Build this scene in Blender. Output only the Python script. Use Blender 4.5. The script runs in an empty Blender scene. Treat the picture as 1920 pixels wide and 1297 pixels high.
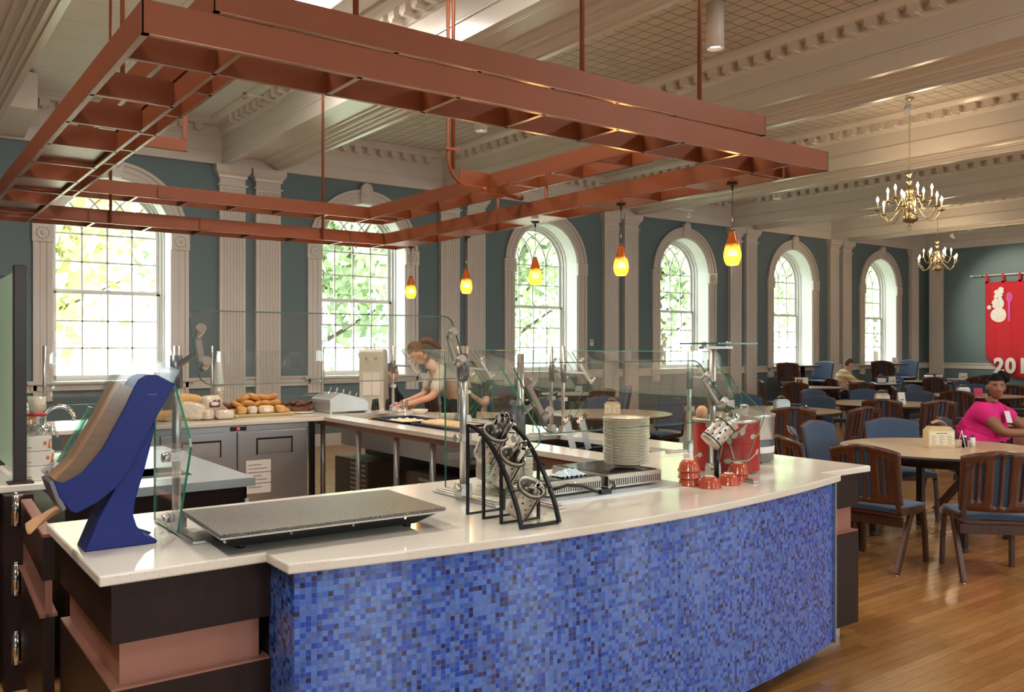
import bpy, bmesh, math, random
from mathutils import Vector, Matrix
random.seed(7)
PI = math.pi
scn = bpy.context.scene
COL = scn.collection

# ------------------------------------------------------------------ camera
F_PX = 1635.0
PSI = math.atan(1205 / 1635.0)
cam_d = bpy.data.cameras.new('camera')
cam = bpy.data.objects.new('camera', cam_d)
COL.objects.link(cam)
cam_d.sensor_width = 36.0
cam_d.lens = 36.0 * F_PX / 1920.0
cam_d.clip_end = 300
cam.location = (0, 0, 1.6)
cam.rotation_euler = (PI / 2, 0, -PSI)
scn.camera = cam

# ------------------------------------------------------------------ world, exposure
scn.view_settings.view_transform = 'Standard'
scn.view_settings.look = 'None'
scn.view_settings.exposure = 0.0
scn.view_settings.gamma = 1.0
scn.view_settings.use_curve_mapping = False
scn.cycles.use_adaptive_sampling = True
scn.cycles.adaptive_threshold = 0.035
scn.cycles.max_bounces = 7
scn.cycles.diffuse_bounces = 3
scn.cycles.glossy_bounces = 3
scn.cycles.transmission_bounces = 6
scn.cycles.transparent_max_bounces = 20
scn.cycles.caustics_reflective = False
scn.cycles.caustics_refractive = False
scn.cycles.sample_clamp_indirect = 6.0
scn.cycles.sample_clamp_direct = 30.0
world = bpy.data.worlds.new('sky')
scn.world = world
world.use_nodes = True
wn = world.node_tree
bg = wn.nodes['Background']
bg.inputs[0].default_value = (0.86, 0.94, 1.0, 1)
bg.inputs[1].default_value = 13.0

WALL_Y = 13.0
BAY = 3.83
W0 = 2.73
BACK_Y = -5.5
LEFT_X = -5.0
END_X = 24.15
CEIL = 4.90


def area(name, loc, rot, sx, sy, power, col, portal=False):
    d = bpy.data.lights.new(name, 'AREA')
    d.shape = 'RECTANGLE'
    d.size, d.size_y = sx, sy
    d.energy = power
    d.color = col
    if portal:
        d.cycles.is_portal = True
    o = bpy.data.objects.new(name, d)
    o.location = loc
    o.rotation_euler = rot
    COL.objects.link(o)
    return o


def point(name, loc, power, col, rad=0.03, parent=None):
    d = bpy.data.lights.new(name, 'POINT')
    d.energy = power
    d.color = col
    d.shadow_soft_size = rad
    o = bpy.data.objects.new(name, d)
    o.location = loc
    COL.objects.link(o)
    if parent:
        o.parent = parent
    return o


def spot(name, loc, rot, power, col, ang, rad=0.05):
    d = bpy.data.lights.new(name, 'SPOT')
    d.energy = power
    d.color = col
    d.spot_size = ang
    d.spot_blend = 0.6
    d.shadow_soft_size = rad
    o = bpy.data.objects.new(name, d)
    o.location = loc
    o.rotation_euler = rot
    COL.objects.link(o)
    return o


# daylight enters through portals in every window opening (both long walls)
for k in range(6):
    area('daylight_portal', (W0 + BAY * k, WALL_Y + 0.55, 2.6), (-PI / 2, 0, 0), 1.6, 2.95, 1, (1, 1, 1), True)
for k in range(-1, 5):
    area('daylight_portal', (W0 + BAY * k, BACK_Y - 0.5, 2.6), (PI / 2, 0, 0), 1.6, 2.95, 1, (1, 1, 1), True)


# ceiling troffers (fixtures built further down; all past the first are unseen, added as fill) and general lamps
TROFFERS = [(3.28, 7.95), (2.75, 4.2), (2.75, -3.4), (6.58, -3.4), (10.4, -3.4), (14.2, -3.4), (18.0, -3.4), (-1.1, 0.2), (-1.1, 4.2), (6.58, 0.2), (10.4, 0.2)]
WARM = (1.0, 0.87, 0.70)
for x, y in TROFFERS:
    area('troffer_light', (x, y, 4.83), (0, 0, 0), 0.56, 1.16, (14 if y < -1 else 84) if x < 8 else 13, (1.0, 0.95, 0.88))
DOWN = [(6.56, 5.6), (6.56, 9.6), (10.39, 3.4), (14.22, 5.6), (14.22, 10.6), (14.22, 1.0), (18.05, 3.4), (18.05, 7.4), (21.88, 5.6), (21.88, 10.6), (21.88, 1.0)]  # all after the first are added to light the room
for x, y in DOWN:
    spot('downlight_lamp', (x, y, 4.44), (0, 0, 0), 62, WARM, math.radians(110), 0.06)

# ------------------------------------------------------------------ colours, materials
def lin(c):
    c = c / 255.0
    return c / 12.92 if c <= 0.04045 else ((c + 0.055) / 1.055) ** 2.4


def rgb(r, g, b, a=1.0):
    return (lin(r), lin(g), lin(b), a)


MATS = {}


def mat(name, col, rough=0.5, metal=0.0, spec=0.5, noise=0.0, nscale=20.0, bump=0.0, bscale=60.0, coat=0.0, stretch=None, emit=None, estr=0.0, sheen=0.0, trans=0.0, alpha=1.0):
    m = bpy.data.materials.new(name)
    m.use_nodes = True
    nt = m.node_tree
    b = nt.nodes['Principled BSDF']
    b.inputs['Base Color'].default_value = col
    b.inputs['Roughness'].default_value = rough
    b.inputs['Metallic'].default_value = metal
    b.inputs['Specular IOR Level'].default_value = spec
    b.inputs['Coat Weight'].default_value = coat
    b.inputs['Coat Roughness'].default_value = 0.08
    if sheen:
        b.inputs['Sheen Weight'].default_value = sheen
    if trans:
        b.inputs['Transmission Weight'].default_value = trans
    if alpha < 1:
        b.inputs['Alpha'].default_value = alpha
    if emit:
        b.inputs['Emission Color'].default_value = emit
        b.inputs['Emission Strength'].default_value = estr
    tc = nt.nodes.new('ShaderNodeTexCoord')
    vec = tc.outputs['Object']
    if stretch:
        mp = nt.nodes.new('ShaderNodeMapping')
        mp.inputs['Scale'].default_value = stretch
        nt.links.new(vec, mp.inputs['Vector'])
        vec = mp.outputs['Vector']
    n1 = nt.nodes.new('ShaderNodeTexNoise')
    n1.inputs['Scale'].default_value = nscale
    n1.inputs['Detail'].default_value = 4
    nt.links.new(vec, n1.inputs['Vector'])
    r = nt.nodes.new('ShaderNodeMapRange')
    r.inputs['From Min'].default_value = 0.25
    r.inputs['From Max'].default_value = 0.75
    r.inputs['To Min'].default_value = 1 - noise
    r.inputs['To Max'].default_value = 1 + noise
    nt.links.new(n1.outputs['Fac'], r.inputs['Value'])
    mx = nt.nodes.new('ShaderNodeVectorMath')
    mx.operation = 'SCALE'
    mx.inputs[0].default_value = col[:3]
    nt.links.new(r.outputs['Result'], mx.inputs['Scale'])
    nt.links.new(mx.outputs['Vector'], b.inputs['Base Color'])
    if bump:
        n2 = nt.nodes.new('ShaderNodeTexNoise')
        n2.inputs['Scale'].default_value = bscale
        nt.links.new(vec, n2.inputs['Vector'])
        bp = nt.nodes.new('ShaderNodeBump')
        bp.inputs['Strength'].default_value = bump
        bp.inputs['Distance'].default_value = 0.01
        nt.links.new(n2.outputs['Fac'], bp.inputs['Height'])
        nt.links.new(bp.outputs['Normal'], b.inputs['Normal'])
    MATS[name] = m
    return m


def N(nt, t, **kw):
    n = nt.nodes.new(t)
    for k, v in kw.items():
        setattr(n, k, v)
    return n


M = {}
M['teal'] = mat('wall_paint', rgb(108, 127, 131), 0.55, noise=0.03, nscale=1.5, bump=0.05)
M['cream'] = mat('cream_paint', rgb(224, 213, 201), 0.24, noise=0.025, nscale=2.0, bump=0.04, bscale=25)
M['white'] = mat('white_paint', rgb(232, 230, 228), 0.35, noise=0.02)
M['sash'] = mat('sash_paint', rgb(225, 222, 215), 0.4, noise=0.02)
M['copper'] = mat('copper_paint', rgb(130, 68, 38), 0.46, metal=0.15, spec=0.4, noise=0.05, nscale=6, bump=0.03)
M['copperlip'] = mat('satin_metal_lip', rgb(158, 116, 96), 0.24, metal=0.7, noise=0.03)
M['copperband'] = mat('copper_laminate', rgb(160, 112, 96), 0.34, metal=0.4, noise=0.03)
M['steel'] = mat('brushed_steel', rgb(196, 198, 200), 0.3, metal=0.75, noise=0.06, nscale=30, stretch=(1, 1, 30))
M['steelh'] = mat('brushed_steel_flat', rgb(206, 212, 214), 0.3, metal=0.65, noise=0.04, nscale=20, stretch=(1, 30, 1))
M['alu'] = mat('satin_aluminium', rgb(205, 202, 196), 0.32, metal=0.9, noise=0.03)
M['greypole'] = mat('grey_sleeve', rgb(120, 122, 128), 0.35, metal=0.7)
M['black'] = mat('black_plastic', rgb(22, 22, 24), 0.35, noise=0.1)
M['blackmetal'] = mat('black_metal', rgb(30, 32, 36), 0.3, metal=0.4)
M['darkwood'] = mat('dark_laminate', rgb(38, 22, 18), 0.4, spec=0.3, noise=0.22, nscale=9, stretch=(6, 6, 0.5))
M['chairwood'] = mat('walnut_wood', rgb(88, 48, 30), 0.32, noise=0.25, nscale=8, stretch=(5, 5, 0.7), coat=0.3)
M['legwood'] = mat('walnut_leg', rgb(72, 44, 34), 0.35, noise=0.2, nscale=8, stretch=(5, 5, 0.7), coat=0.3)
M['bluefab'] = mat('blue_upholstery', rgb(60, 80, 106), 0.85, noise=0.1, nscale=150, bump=0.2, bscale=400, sheen=0.3)
M['tabletop'] = mat('beige_laminate', rgb(196, 168, 138), 0.28, noise=0.04, nscale=15)
M['edge'] = mat('dark_edge', rgb(44, 34, 32), 0.4)
M['redcloth'] = mat('red_cloth', rgb(196, 28, 46), 0.8, noise=0.05, nscale=60, sheen=0.2)
M['blueplastic'] = mat('blue_plastic', rgb(19, 37, 116), 0.42, spec=0.35, noise=0.03)
M['kraft'] = mat('kraft_paper', rgb(196, 150, 110), 0.7, noise=0.06, nscale=30)
M['plate'] = mat('cream_china', rgb(238, 228, 205), 0.15, noise=0.01, coat=0.4)
M['orange'] = mat('orange_ceramic', rgb(192, 84, 58), 0.15, noise=0.04, coat=0.3)
M['paper'] = mat('white_paper', rgb(240, 238, 234), 0.7, noise=0.01)
M['brass'] = mat('aged_brass', rgb(188, 168, 128), 0.28, metal=1.0, noise=0.08)
M['bulb'] = mat('lit_bulb', rgb(255, 240, 210), 0.4, emit=(1.0, 0.80, 0.52, 1), estr=28.0)
M['lens'] = mat('lit_diffuser', rgb(255, 250, 240), 0.5, emit=(1.0, 0.93, 0.80, 1), estr=7.0)
M['darkrec'] = mat('dark_recess', rgb(26, 22, 20), 0.7)
M['kitchen'] = mat('grey_equipment', rgb(96, 88, 80), 0.5, noise=0.1)
M['chrome'] = mat('polished_chrome', rgb(225, 225, 225), 0.08, metal=1.0)
M['plaster_dark'] = mat('dado_paint', rgb(92, 106, 110), 0.55, noise=0.03, nscale=1.5)


def glass_mat(name, tint, refl=1.0, rough=0.0, fac_min=0.0, fac_max=1.0):
    m = bpy.data.materials.new(name)
    m.use_nodes = True
    nt = m.node_tree
    nt.nodes.clear()
    out = N(nt, 'ShaderNodeOutputMaterial')
    tr = N(nt, 'ShaderNodeBsdfTransparent')
    tr.inputs[0].default_value = tint
    gl = N(nt, 'ShaderNodeBsdfGlossy')
    gl.inputs['Roughness'].default_value = rough
    gl.inputs['Color'].default_value = (refl, refl, refl, 1)
    fr = N(nt, 'ShaderNodeFresnel')
    geo = N(nt, 'ShaderNodeNewGeometry')
    ior = N(nt, 'ShaderNodeMapRange')          # same reflectance on the back of the sheet as on its front
    ior.inputs['To Min'].default_value = 1.5
    ior.inputs['To Max'].default_value = 1 / 1.5
    nt.links.new(geo.outputs['Backfacing'], ior.inputs['Value'])
    nt.links.new(ior.outputs[0], fr.inputs['IOR'])
    mr = N(nt, 'ShaderNodeMapRange')
    mr.inputs['To Min'].default_value = fac_min
    mr.inputs['To Max'].default_value = fac_max
    mx = N(nt, 'ShaderNodeMixShader')
    nt.links.new(fr.outputs[0], mr.inputs['Value'])
    nt.links.new(mr.outputs[0], mx.inputs[0])
    nt.links.new(tr.outputs[0], mx.inputs[1])
    nt.links.new(gl.outputs[0], mx.inputs[2])
    nt.links.new(mx.outputs[0], out.inputs[0])
    return m


M['glass'] = glass_mat('clear_glass', (0.972, 0.984, 0.978, 1), 1.0, 0.01)
M['winglass'] = glass_mat('window_glass', (0.98, 0.99, 0.98, 1), 1.0, 0.0)
M['plasticclear'] = glass_mat('clear_film', (0.93, 0.94, 0.94, 1), 1.0, 0.08, 0.03, 1.2)
M['frost'] = mat('frosted_green_glass', rgb(176, 204, 176), 0.35, trans=0.0, noise=0.03, nscale=2)
M['glassedge'] = mat('green_glass_edge', rgb(52, 130, 104), 0.15, noise=0.1, nscale=4)
M['glasslight'] = mat('pale_glass_edge', rgb(190, 205, 190), 0.15)


def brick_mat(name, w, h, mortar, cols, mcol, rough, off=0.0, uv=False, bump=0.3, axis='XY', jitter=0.0, stretch=(1, 1, 1), coat=0.0, metal=0.0, grain=0.0, rough_var=0.0):
    """grid or plank cells with a random colour per cell"""
    m = bpy.data.materials.new(name)
    m.use_nodes = True
    nt = m.node_tree
    b = nt.nodes['Principled BSDF']
    b.inputs['Roughness'].default_value = rough
    b.inputs['Coat Weight'].default_value = coat
    b.inputs['Coat Roughness'].default_value = 0.1
    b.inputs['Metallic'].default_value = metal
    tc = N(nt, 'ShaderNodeTexCoord')
    src = tc.outputs['UV'] if uv else tc.outputs['Object']
    sep = N(nt, 'ShaderNodeSeparateXYZ')
    nt.links.new(src, sep.inputs[0])
    a, c = sep.outputs[axis[0]] if not uv else sep.outputs['X'], sep.outputs[axis[1]] if not uv else sep.outputs['Y']

    def mth(op, x, y=None):
        n = N(nt, 'ShaderNodeMath', operation=op)
        for i, q in enumerate((x, y)):
            if q is None:
                continue
            if isinstance(q, (int, float)):
                n.inputs[i].default_value = q
            else:
                nt.links.new(q, n.inputs[i])
        return n.outputs[0]
    row = mth('DIVIDE', c, h)
    rowi = mth('FLOOR', row)
    col = mth('DIVIDE', a, w)
    if off:
        wn1 = N(nt, 'ShaderNodeTexWhiteNoise', noise_dimensions='1D')
        nt.links.new(rowi, wn1.inputs['W'])
        col = mth('ADD', col, mth('MULTIPLY', wn1.outputs['Value'], off))
    coli = mth('FLOOR', col)
    fx = mth('FRACT', col)
    fy = mth('FRACT', row)
    cmb = N(nt, 'ShaderNodeCombineXYZ')
    nt.links.new(coli, cmb.inputs[0])
    nt.links.new(rowi, cmb.inputs[1])
    wn2 = N(nt, 'ShaderNodeTexWhiteNoise', noise_dimensions='2D')
    nt.links.new(cmb.outputs[0], wn2.inputs['Vector'])
    ramp = N(nt, 'ShaderNodeValToRGB')
    ramp.color_ramp.interpolation = 'CONSTANT' if len(cols) > 4 else 'LINEAR'
    el = ramp.color_ramp.elements
    while len(el) < len(cols):
        el.new(0.5)
    for i, (p, cc) in enumerate(cols):
        el[i].position = p
        el[i].color = cc
    nt.links.new(wn2.outputs['Value'], ramp.inputs[0])
    colr = ramp.outputs[0]
    if grain:
        ns = N(nt, 'ShaderNodeTexNoise')
        ns.inputs['Scale'].default_value = 14
        ns.inputs['Detail'].default_value = 5
        mp = N(nt, 'ShaderNodeMapping')
        mp.inputs['Scale'].default_value = stretch
        addv = N(nt, 'ShaderNodeVectorMath', operation='ADD')
        nt.links.new(src, addv.inputs[0])
        nt.links.new(wn2.outputs['Color'], addv.inputs[1])
        nt.links.new(addv.outputs[0], mp.inputs['Vector'])
        nt.links.new(mp.outputs[0], ns.inputs['Vector'])
        mr = N(nt, 'ShaderNodeMapRange')
        mr.inputs['From Min'].default_value = 0.3
        mr.inputs['From Max'].default_value = 0.7
        mr.inputs['To Min'].default_value = 1 - grain
        mr.inputs['To Max'].default_value = 1 + grain
        nt.links.new(ns.outputs['Fac'], mr.inputs['Value'])
        sc = N(nt, 'ShaderNodeVectorMath', operation='SCALE')
        nt.links.new(colr, sc.inputs[0])
        nt.links.new(mr.outputs[0], sc.inputs['Scale'])
        colr = sc.outputs[0]
    mw, mh = mortar / w, mortar / h
    g1 = mth('MINIMUM', mth('MINIMUM', mth('DIVIDE', fx, mw), mth('DIVIDE', mth('SUBTRACT', 1.0, fx), mw)),
             mth('MINIMUM', mth('DIVIDE', fy, mh), mth('DIVIDE', mth('SUBTRACT', 1.0, fy), mh)))
    inside = mth('MINIMUM', mth('MAXIMUM', mth('SUBTRACT', mth('MULTIPLY', g1, 2.0), 0.6), 0.0), 1.0)
    mix = N(nt, 'ShaderNodeMix', data_type='RGBA')
    nt.links.new(inside, mix.inputs['Factor'])
    mix.inputs[6].default_value = mcol
    nt.links.new(colr, mix.inputs[7])
    nt.links.new(mix.outputs[2], b.inputs['Base Color'])
    if bump:
        bp = N(nt, 'ShaderNodeBump')
        bp.inputs['Strength'].default_value = bump
        bp.inputs['Distance'].default_value = 0.002
        nt.links.new(inside, bp.inputs['Height'])
        nt.links.new(bp.outputs[0], b.inputs['Normal'])
    return m


M['mosaic'] = brick_mat('blue_glass_mosaic', 0.0174, 0.0174, 0.0013, [
    (0.0, rgb(86, 130, 218)), (0.22, rgb(72, 118, 208)), (0.36, rgb(54, 102, 204)), (0.46, rgb(88, 124, 200)), (0.55, rgb(32, 86, 204)), (0.63, rgb(62, 100, 170)),
    (0.71, rgb(26, 74, 184)), (0.83, rgb(84, 106, 180)), (0.88, rgb(26, 58, 134)), (0.93, rgb(62, 62, 118)), (0.965, rgb(14, 36, 98))],
    rgb(112, 126, 150), 0.22, uv=True, bump=0.5, coat=0.5, grain=0.12, stretch=(3, 3, 3))
M['floor'] = brick_mat('maple_strip_floor', 1.1, 0.062, 0.0014, [(0.0, rgb(170, 122, 70)), (0.35, rgb(156, 108, 58)), (0.7, rgb(178, 130, 76)), (1.0, rgb(146, 98, 52))],
                       rgb(96, 62, 34), 0.26, off=7.3, axis='XY', bump=0.15, grain=0.12, stretch=(0.6, 6, 1), coat=0.25)
M['tin'] = brick_mat('tin_tile_ceiling', 0.172, 0.172, 0.0105, [(0.0, rgb(214, 204, 190)), (0.4, rgb(206, 196, 182)), (0.8, rgb(218, 208, 196)), (1.0, rgb(210, 200, 186))],
                     rgb(122, 110, 96), 0.5, axis='XY', bump=0.9, grain=0.02)
M['panelceil'] = brick_mat('panel_ceiling', 1.22, 0.61, 0.006, [(0.0, rgb(226, 224, 218)), (0.4, rgb(222, 220, 214)), (0.8, rgb(228, 226, 220)), (1.0, rgb(224, 222, 216))],
                           rgb(170, 164, 154), 0.6, axis='XY', bump=0.3, grain=0.01)


def quartz(name, base, rough=0.12):
    m = bpy.data.materials.new(name)
    m.use_nodes = True
    nt = m.node_tree
    b = nt.nodes['Principled BSDF']
    b.inputs['Roughness'].default_value = rough
    tc = N(nt, 'ShaderNodeTexCoord')
    v = N(nt, 'ShaderNodeTexVoronoi')
    v.inputs['Scale'].default_value = 130
    nt.links.new(tc.outputs['Object'], v.inputs['Vector'])
    r = N(nt, 'ShaderNodeValToRGB')
    r.color_ramp.elements[0].position = 0.12
    r.color_ramp.elements[0].color = (base[0] * .55, base[1] * .52, base[2] * .5, 1)
    r.color_ramp.elements[1].position = 0.2
    r.color_ramp.elements[1].color = base
    nt.links.new(v.outputs['Distance'], r.inputs[0])
    nt.links.new(r.outputs[0], b.inputs['Base Color'])
    return m


M['quartz'] = quartz('white_quartz', rgb(238, 230, 216), 0.11)


def speckle(name, a, bcol, scale, rough):
    m = bpy.data.materials.new(name)
    m.use_nodes = True
    nt = m.node_tree
    b = nt.nodes['Principled BSDF']
    b.inputs['Roughness'].default_value = rough
    tc = N(nt, 'ShaderNodeTexCoord')
    v = N(nt, 'ShaderNodeTexNoise')
    v.inputs['Scale'].default_value = scale
    v.inputs['Detail'].default_value = 2
    nt.links.new(tc.outputs['Object'], v.inputs['Vector'])
    r = N(nt, 'ShaderNodeValToRGB')
    r.color_ramp.elements[0].position = 0.42
    r.color_ramp.elements[0].color = a
    r.color_ramp.elements[1].position = 0.6
    r.color_ramp.elements[1].color = bcol
    nt.links.new(v.outputs['Fac'], r.inputs[0])
    nt.links.new(r.outputs[0], b.inputs['Base Color'])
    return m


M['hotstone'] = speckle('grey_speckled_stone', rgb(48, 43, 38), rgb(134, 124, 110), 260, 0.42)


# ------------------------------------------------------------------ mesh builder
class MB:
    def __init__(s):
        s.v = []
        s.f = []
        s.m = []
        s.sm = []
        s.uv = {}

    def add(s, vs, fs, mi=0, smooth=False, T=None):
        b = len(s.v)
        for p in vs:
            p = Vector(p)
            if T is not None:
                p = T @ p
            s.v.append(p)
        for f in fs:
            s.f.append([i + b for i in f])
            s.m.append(mi)
            s.sm.append(smooth)
        return s

    def box(s, x0, x1, y0, y1, z0, z1, mi=0, T=None):
        vs = [(x, y, z) for z in (z0, z1) for y in (y0, y1) for x in (x0, x1)]
        fs = [(0, 2, 3, 1), (4, 5, 7, 6), (0, 1, 5, 4), (2, 6, 7, 3), (0, 4, 6, 2), (1, 3, 7, 5)]
        return s.add(vs, fs, mi, False, T)

    def bar(s, a, b, w, h, mi=0, up=(0, 0, 1)):
        """rectangular bar between two points"""
        a, b = Vector(a), Vector(b)
        d = (b - a)
        L = d.length
        d.normalize()
        u = Vector(up)
        if abs(d.dot(u)) > 0.98:
            u = Vector((0, 1, 0))
        x = d.cross(u).normalized()
        z = x.cross(d).normalized()
        T = Matrix((x, d, z)).transposed().to_4x4()
        T.translation = a
        return s.box(-w / 2, w / 2, 0, L, -h / 2, h / 2, mi, T)

    def prism(s, poly, h0, h1, axis='z', mi=0, smooth=False, T=None, caps=True):
        """extrude polygon; axis z: poly=(x,y); y: poly=(x,z); x: poly=(y,z)"""
        def P(p, h):
            return {'z': (p[0], p[1], h), 'y': (p[0], h, p[1]), 'x': (h, p[0], p[1])}[axis]
        n = len(poly)
        vs = [P(p, h0) for p in poly] + [P(p, h1) for p in poly]
        fs = [(i, (i + 1) % n, (i + 1) % n + n, i + n) for i in range(n)]
        s.add(vs, fs, mi, smooth, T)
        if caps:
            b = len(s.v) - 2 * n
            s.f.append([b + i for i in range(n)][::-1])
            s.f.append([b + n + i for i in range(n)])
            s.m += [mi, mi]
            s.sm += [False, False]
        return s

    def lathe(s, prof, seg=16, mi=0, T=None, smooth=True, a0=0.0, a1=2 * PI, sy=1.0):
        full = abs(a1 - a0 - 2 * PI) < 1e-6
        n = seg if full else seg + 1
        vs, fs = [], []
        for r, z in prof:
            for i in range(n):
                a = a0 + (a1 - a0) * i / seg
                vs.append((r * math.cos(a), r * math.sin(a) * sy, z))
        for j in range(len(prof) - 1):
            for i in range(seg):
                k = (i + 1) % n
                fs.append((j * n + i, j * n + k, (j + 1) * n + k, (j + 1) * n + i))
        s.add(vs, fs, mi, smooth, T)
        return s

    def cyl(s, a, b, r, seg=12, mi=0, r2=None, smooth=True, cap=True):
        a, b = Vector(a), Vector(b)
        d = b - a
        L = d.length
        T = d.to_track_quat('Z', 'Y').to_matrix().to_4x4()
        T.translation = a
        r2 = r if r2 is None else r2
        s.lathe([(r, 0), (r2, L)], seg, mi, T, smooth)
        if cap:
            for rr, z in ((r, 0), (r2, L)):
                s.add([(rr * math.cos(2 * PI * i / seg), rr * math.sin(2 * PI * i / seg), z) for i in range(seg)], [tuple(range(seg))], mi, False, T)
        return s

    def tube(s, pts, r, seg=8, mi=0, closed=False, smooth=True):
        pts = [Vector(p) for p in pts]
        n = len(pts)
        rr = r if isinstance(r, (list, tuple)) else [r] * n
        vs, fs = [], []
        prev = None
        for i, p in enumerate(pts):
            if closed:
                d = pts[(i + 1) % n] - pts[i - 1]
            else:
                d = pts[min(i + 1, n - 1)] - pts[max(i - 1, 0)]
            if d.length < 1e-9:
                d = Vector((0, 0, 1))
            d.normalize()
            if prev is None:
                u = Vector((0, 0, 1)) if abs(d.z) < 0.9 else Vector((1, 0, 0))
                x = d.cross(u).normalized()
            else:
                x = (prev - d * prev.dot(d))
                if x.length < 1e-6:
                    x = d.orthogonal()
                x.normalize()
            prev = x
            y = d.cross(x)
            for k in range(seg):
                a = 2 * PI * k / seg
                vs.append(p + x * (rr[i] * math.cos(a)) + y * (rr[i] * math.sin(a)))
        m = n if closed else n - 1
        for i in range(m):
            j = (i + 1) % n
            for k in range(seg):
                l = (k + 1) % seg
                fs.append((i * seg + k, i * seg + l, j * seg + l, j * seg + k))
        s.add(vs, fs, mi, smooth)
        if not closed:
            b = len(s.v) - n * seg
            s.f.append([b + k for k in range(seg)][::-1])
            s.f.append([b + (n - 1) * seg + k for k in range(seg)])
            s.m += [mi, mi]
            s.sm += [False, False]
        return s

    def ball(s, c, rx, ry=None, rz=None, seg=12, rings=8, mi=0, T=None, jit=0.0):
        ry = rx if ry is None else ry
        rz = rx if rz is None else rz
        vs, fs = [], []
        c = Vector(c)
        for j in range(rings + 1):
            th = PI * j / rings
            for i in range(seg):
                a = 2 * PI * i / seg
                q = 1 + (random.uniform(-jit, jit) if jit and 0 < j < rings else 0)
                vs.append(c + Vector((rx * math.sin(th) * math.cos(a) * q, ry * math.sin(th) * math.sin(a) * q, rz * math.cos(th) * q)))
        for j in range(rings):
            for i in range(seg):
                k = (i + 1) % seg
                fs.append((j * seg + i, (j + 1) * seg + i, (j + 1) * seg + k, j * seg + k))
        return s.add(vs, fs, mi, True, T)

    def grid(s, nu, nv, fn, mi=0, smooth=True, thick=None, mask=None):
        """solid sheet: fn(u,v)->point, thick vector fn or const Vector"""
        P = [[Vector(fn(i / nu, j / nv)) for i in range(nu + 1)] for j in range(nv + 1)]
        vs = [p for row in P for p in row]
        w = nu + 1
        cells = [(i, j) for j in range(nv) for i in range(nu) if mask is None or mask(i, j)]
        cs = set(cells)
        fs = [(j * w + i, j * w + i + 1, (j + 1) * w + i + 1, (j + 1) * w + i) for i, j in cells]
        if thick is None:
            return s.add(vs, fs, mi, smooth)
        t = Vector(thick)
        n = len(vs)
        vs2 = vs + [p + t for p in vs]
        f2 = [tuple(q + n for q in f)[::-1] for f in fs]
        side = []
        for i, j in cells:
            a, b_, c, d = j * w + i, j * w + i + 1, (j + 1) * w + i + 1, (j + 1) * w + i
            for (di, dj), (p, q) in (((0, -1), (a, b_)), ((1, 0), (b_, c)), ((0, 1), (c, d)), ((-1, 0), (d, a))):
                if (i + di, j + dj) not in cs:
                    side.append((q, p, p + n, q + n))
        s.add(vs2, fs + f2, mi, smooth)
        b0 = len(s.v) - len(vs2)
        for f in side:
            s.f.append([k + b0 for k in f])
            s.m.append(mi)
            s.sm.append(False)
        return s

    def build(s, name, mats, parent=None, bevel=0.0, bseg=2, fix=True, sub=0, weld=True):
        me = bpy.data.meshes.new(name)
        me.from_pydata([tuple(p) for p in s.v], [], s.f)
        if not isinstance(mats, (list, tuple)):
            mats = [mats]
        for m in mats:
            me.materials.append(m)
        for i, p in enumerate(me.polygons):
            p.material_index = s.m[i]
            p.use_smooth = s.sm[i]
        if s.uv:
            ul = me.uv_layers.new(name='UVMap')
            for li, l in enumerate(me.loops):
                ul.data[li].uv = s.uv.get(l.vertex_index, (0, 0))
        bm = bmesh.new()
        bm.from_mesh(me)
        if weld and not s.uv:
            bmesh.ops.remove_doubles(bm, verts=bm.verts, dist=1e-5)
        if fix:
            bmesh.ops.recalc_face_normals(bm, faces=bm.faces)
        bm.to_mesh(me)
        bm.free()
        o = bpy.data.objects.new(name, me)
        COL.objects.link(o)
        if parent is not None:
            o.parent = parent
        if bevel:
            b = o.modifiers.new('bevel', 'BEVEL')
            b.width = bevel
            b.segments = bseg
            b.limit_method = 'ANGLE'
            b.angle_limit = math.radians(40)
        if sub:
            q = o.modifiers.new('sub', 'SUBSURF')
            q.levels = sub
            q.render_levels = sub
        return o


def thing(name, label, cat, loc=(0, 0, 0), rz=0.0, group=None, scale=None):
    o = bpy.data.objects.new(name, None)
    o.empty_display_size = 0.1
    COL.objects.link(o)
    o.location = loc
    o.rotation_euler = (0, 0, rz)
    if scale:
        o.scale = scale
    o['label'] = label
    o['category'] = cat
    if group:
        o['group'] = group
    return o


def tag(o, label, cat, group=None, kind=None):
    o['label'] = label
    o['category'] = cat
    if group:
        o['group'] = group
    if kind:
        o['kind'] = kind
    return o


def struct(o, label=None):
    o['kind'] = 'structure'
    if label:
        o['label'] = label
    return o


def sroot(name, loc=(0, 0, 0)):
    o = bpy.data.objects.new(name, None)
    COL.objects.link(o)
    o.location = loc
    o['kind'] = 'structure'
    return o


def dup(root, loc, rz=0.0, label=None, group=None, scale=None):
    r = root.copy()
    COL.objects.link(r)
    r.location = loc
    r.rotation_euler = (0, 0, rz)
    if scale:
        r.scale = scale
    if label:
        r['label'] = label
    if group:
        r['group'] = group
    for ch in list(root.children):
        c = ch.copy()
        COL.objects.link(c)
        c.parent = r
        for g in ch.children:
            d = g.copy()
            COL.objects.link(d)
            d.parent = c
    return r


def Rz(a):
    return Matrix.Rotation(a, 4, 'Z')


def TR(loc, rx=0, ry=0, rz=0, s=1.0):
    return Matrix.Translation(loc) @ Matrix.Rotation(rz, 4, 'Z') @ Matrix.Rotation(ry, 4, 'Y') @ Matrix.Rotation(rx, 4, 'X') @ Matrix.Scale(s, 4)


# =====================================================================  ROOM SHELL
SPR, RO, HW = 3.17, 0.765, 0.765      # arch spring height, opening radius
SILL = 1.12
TOPZ = 4.28


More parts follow.
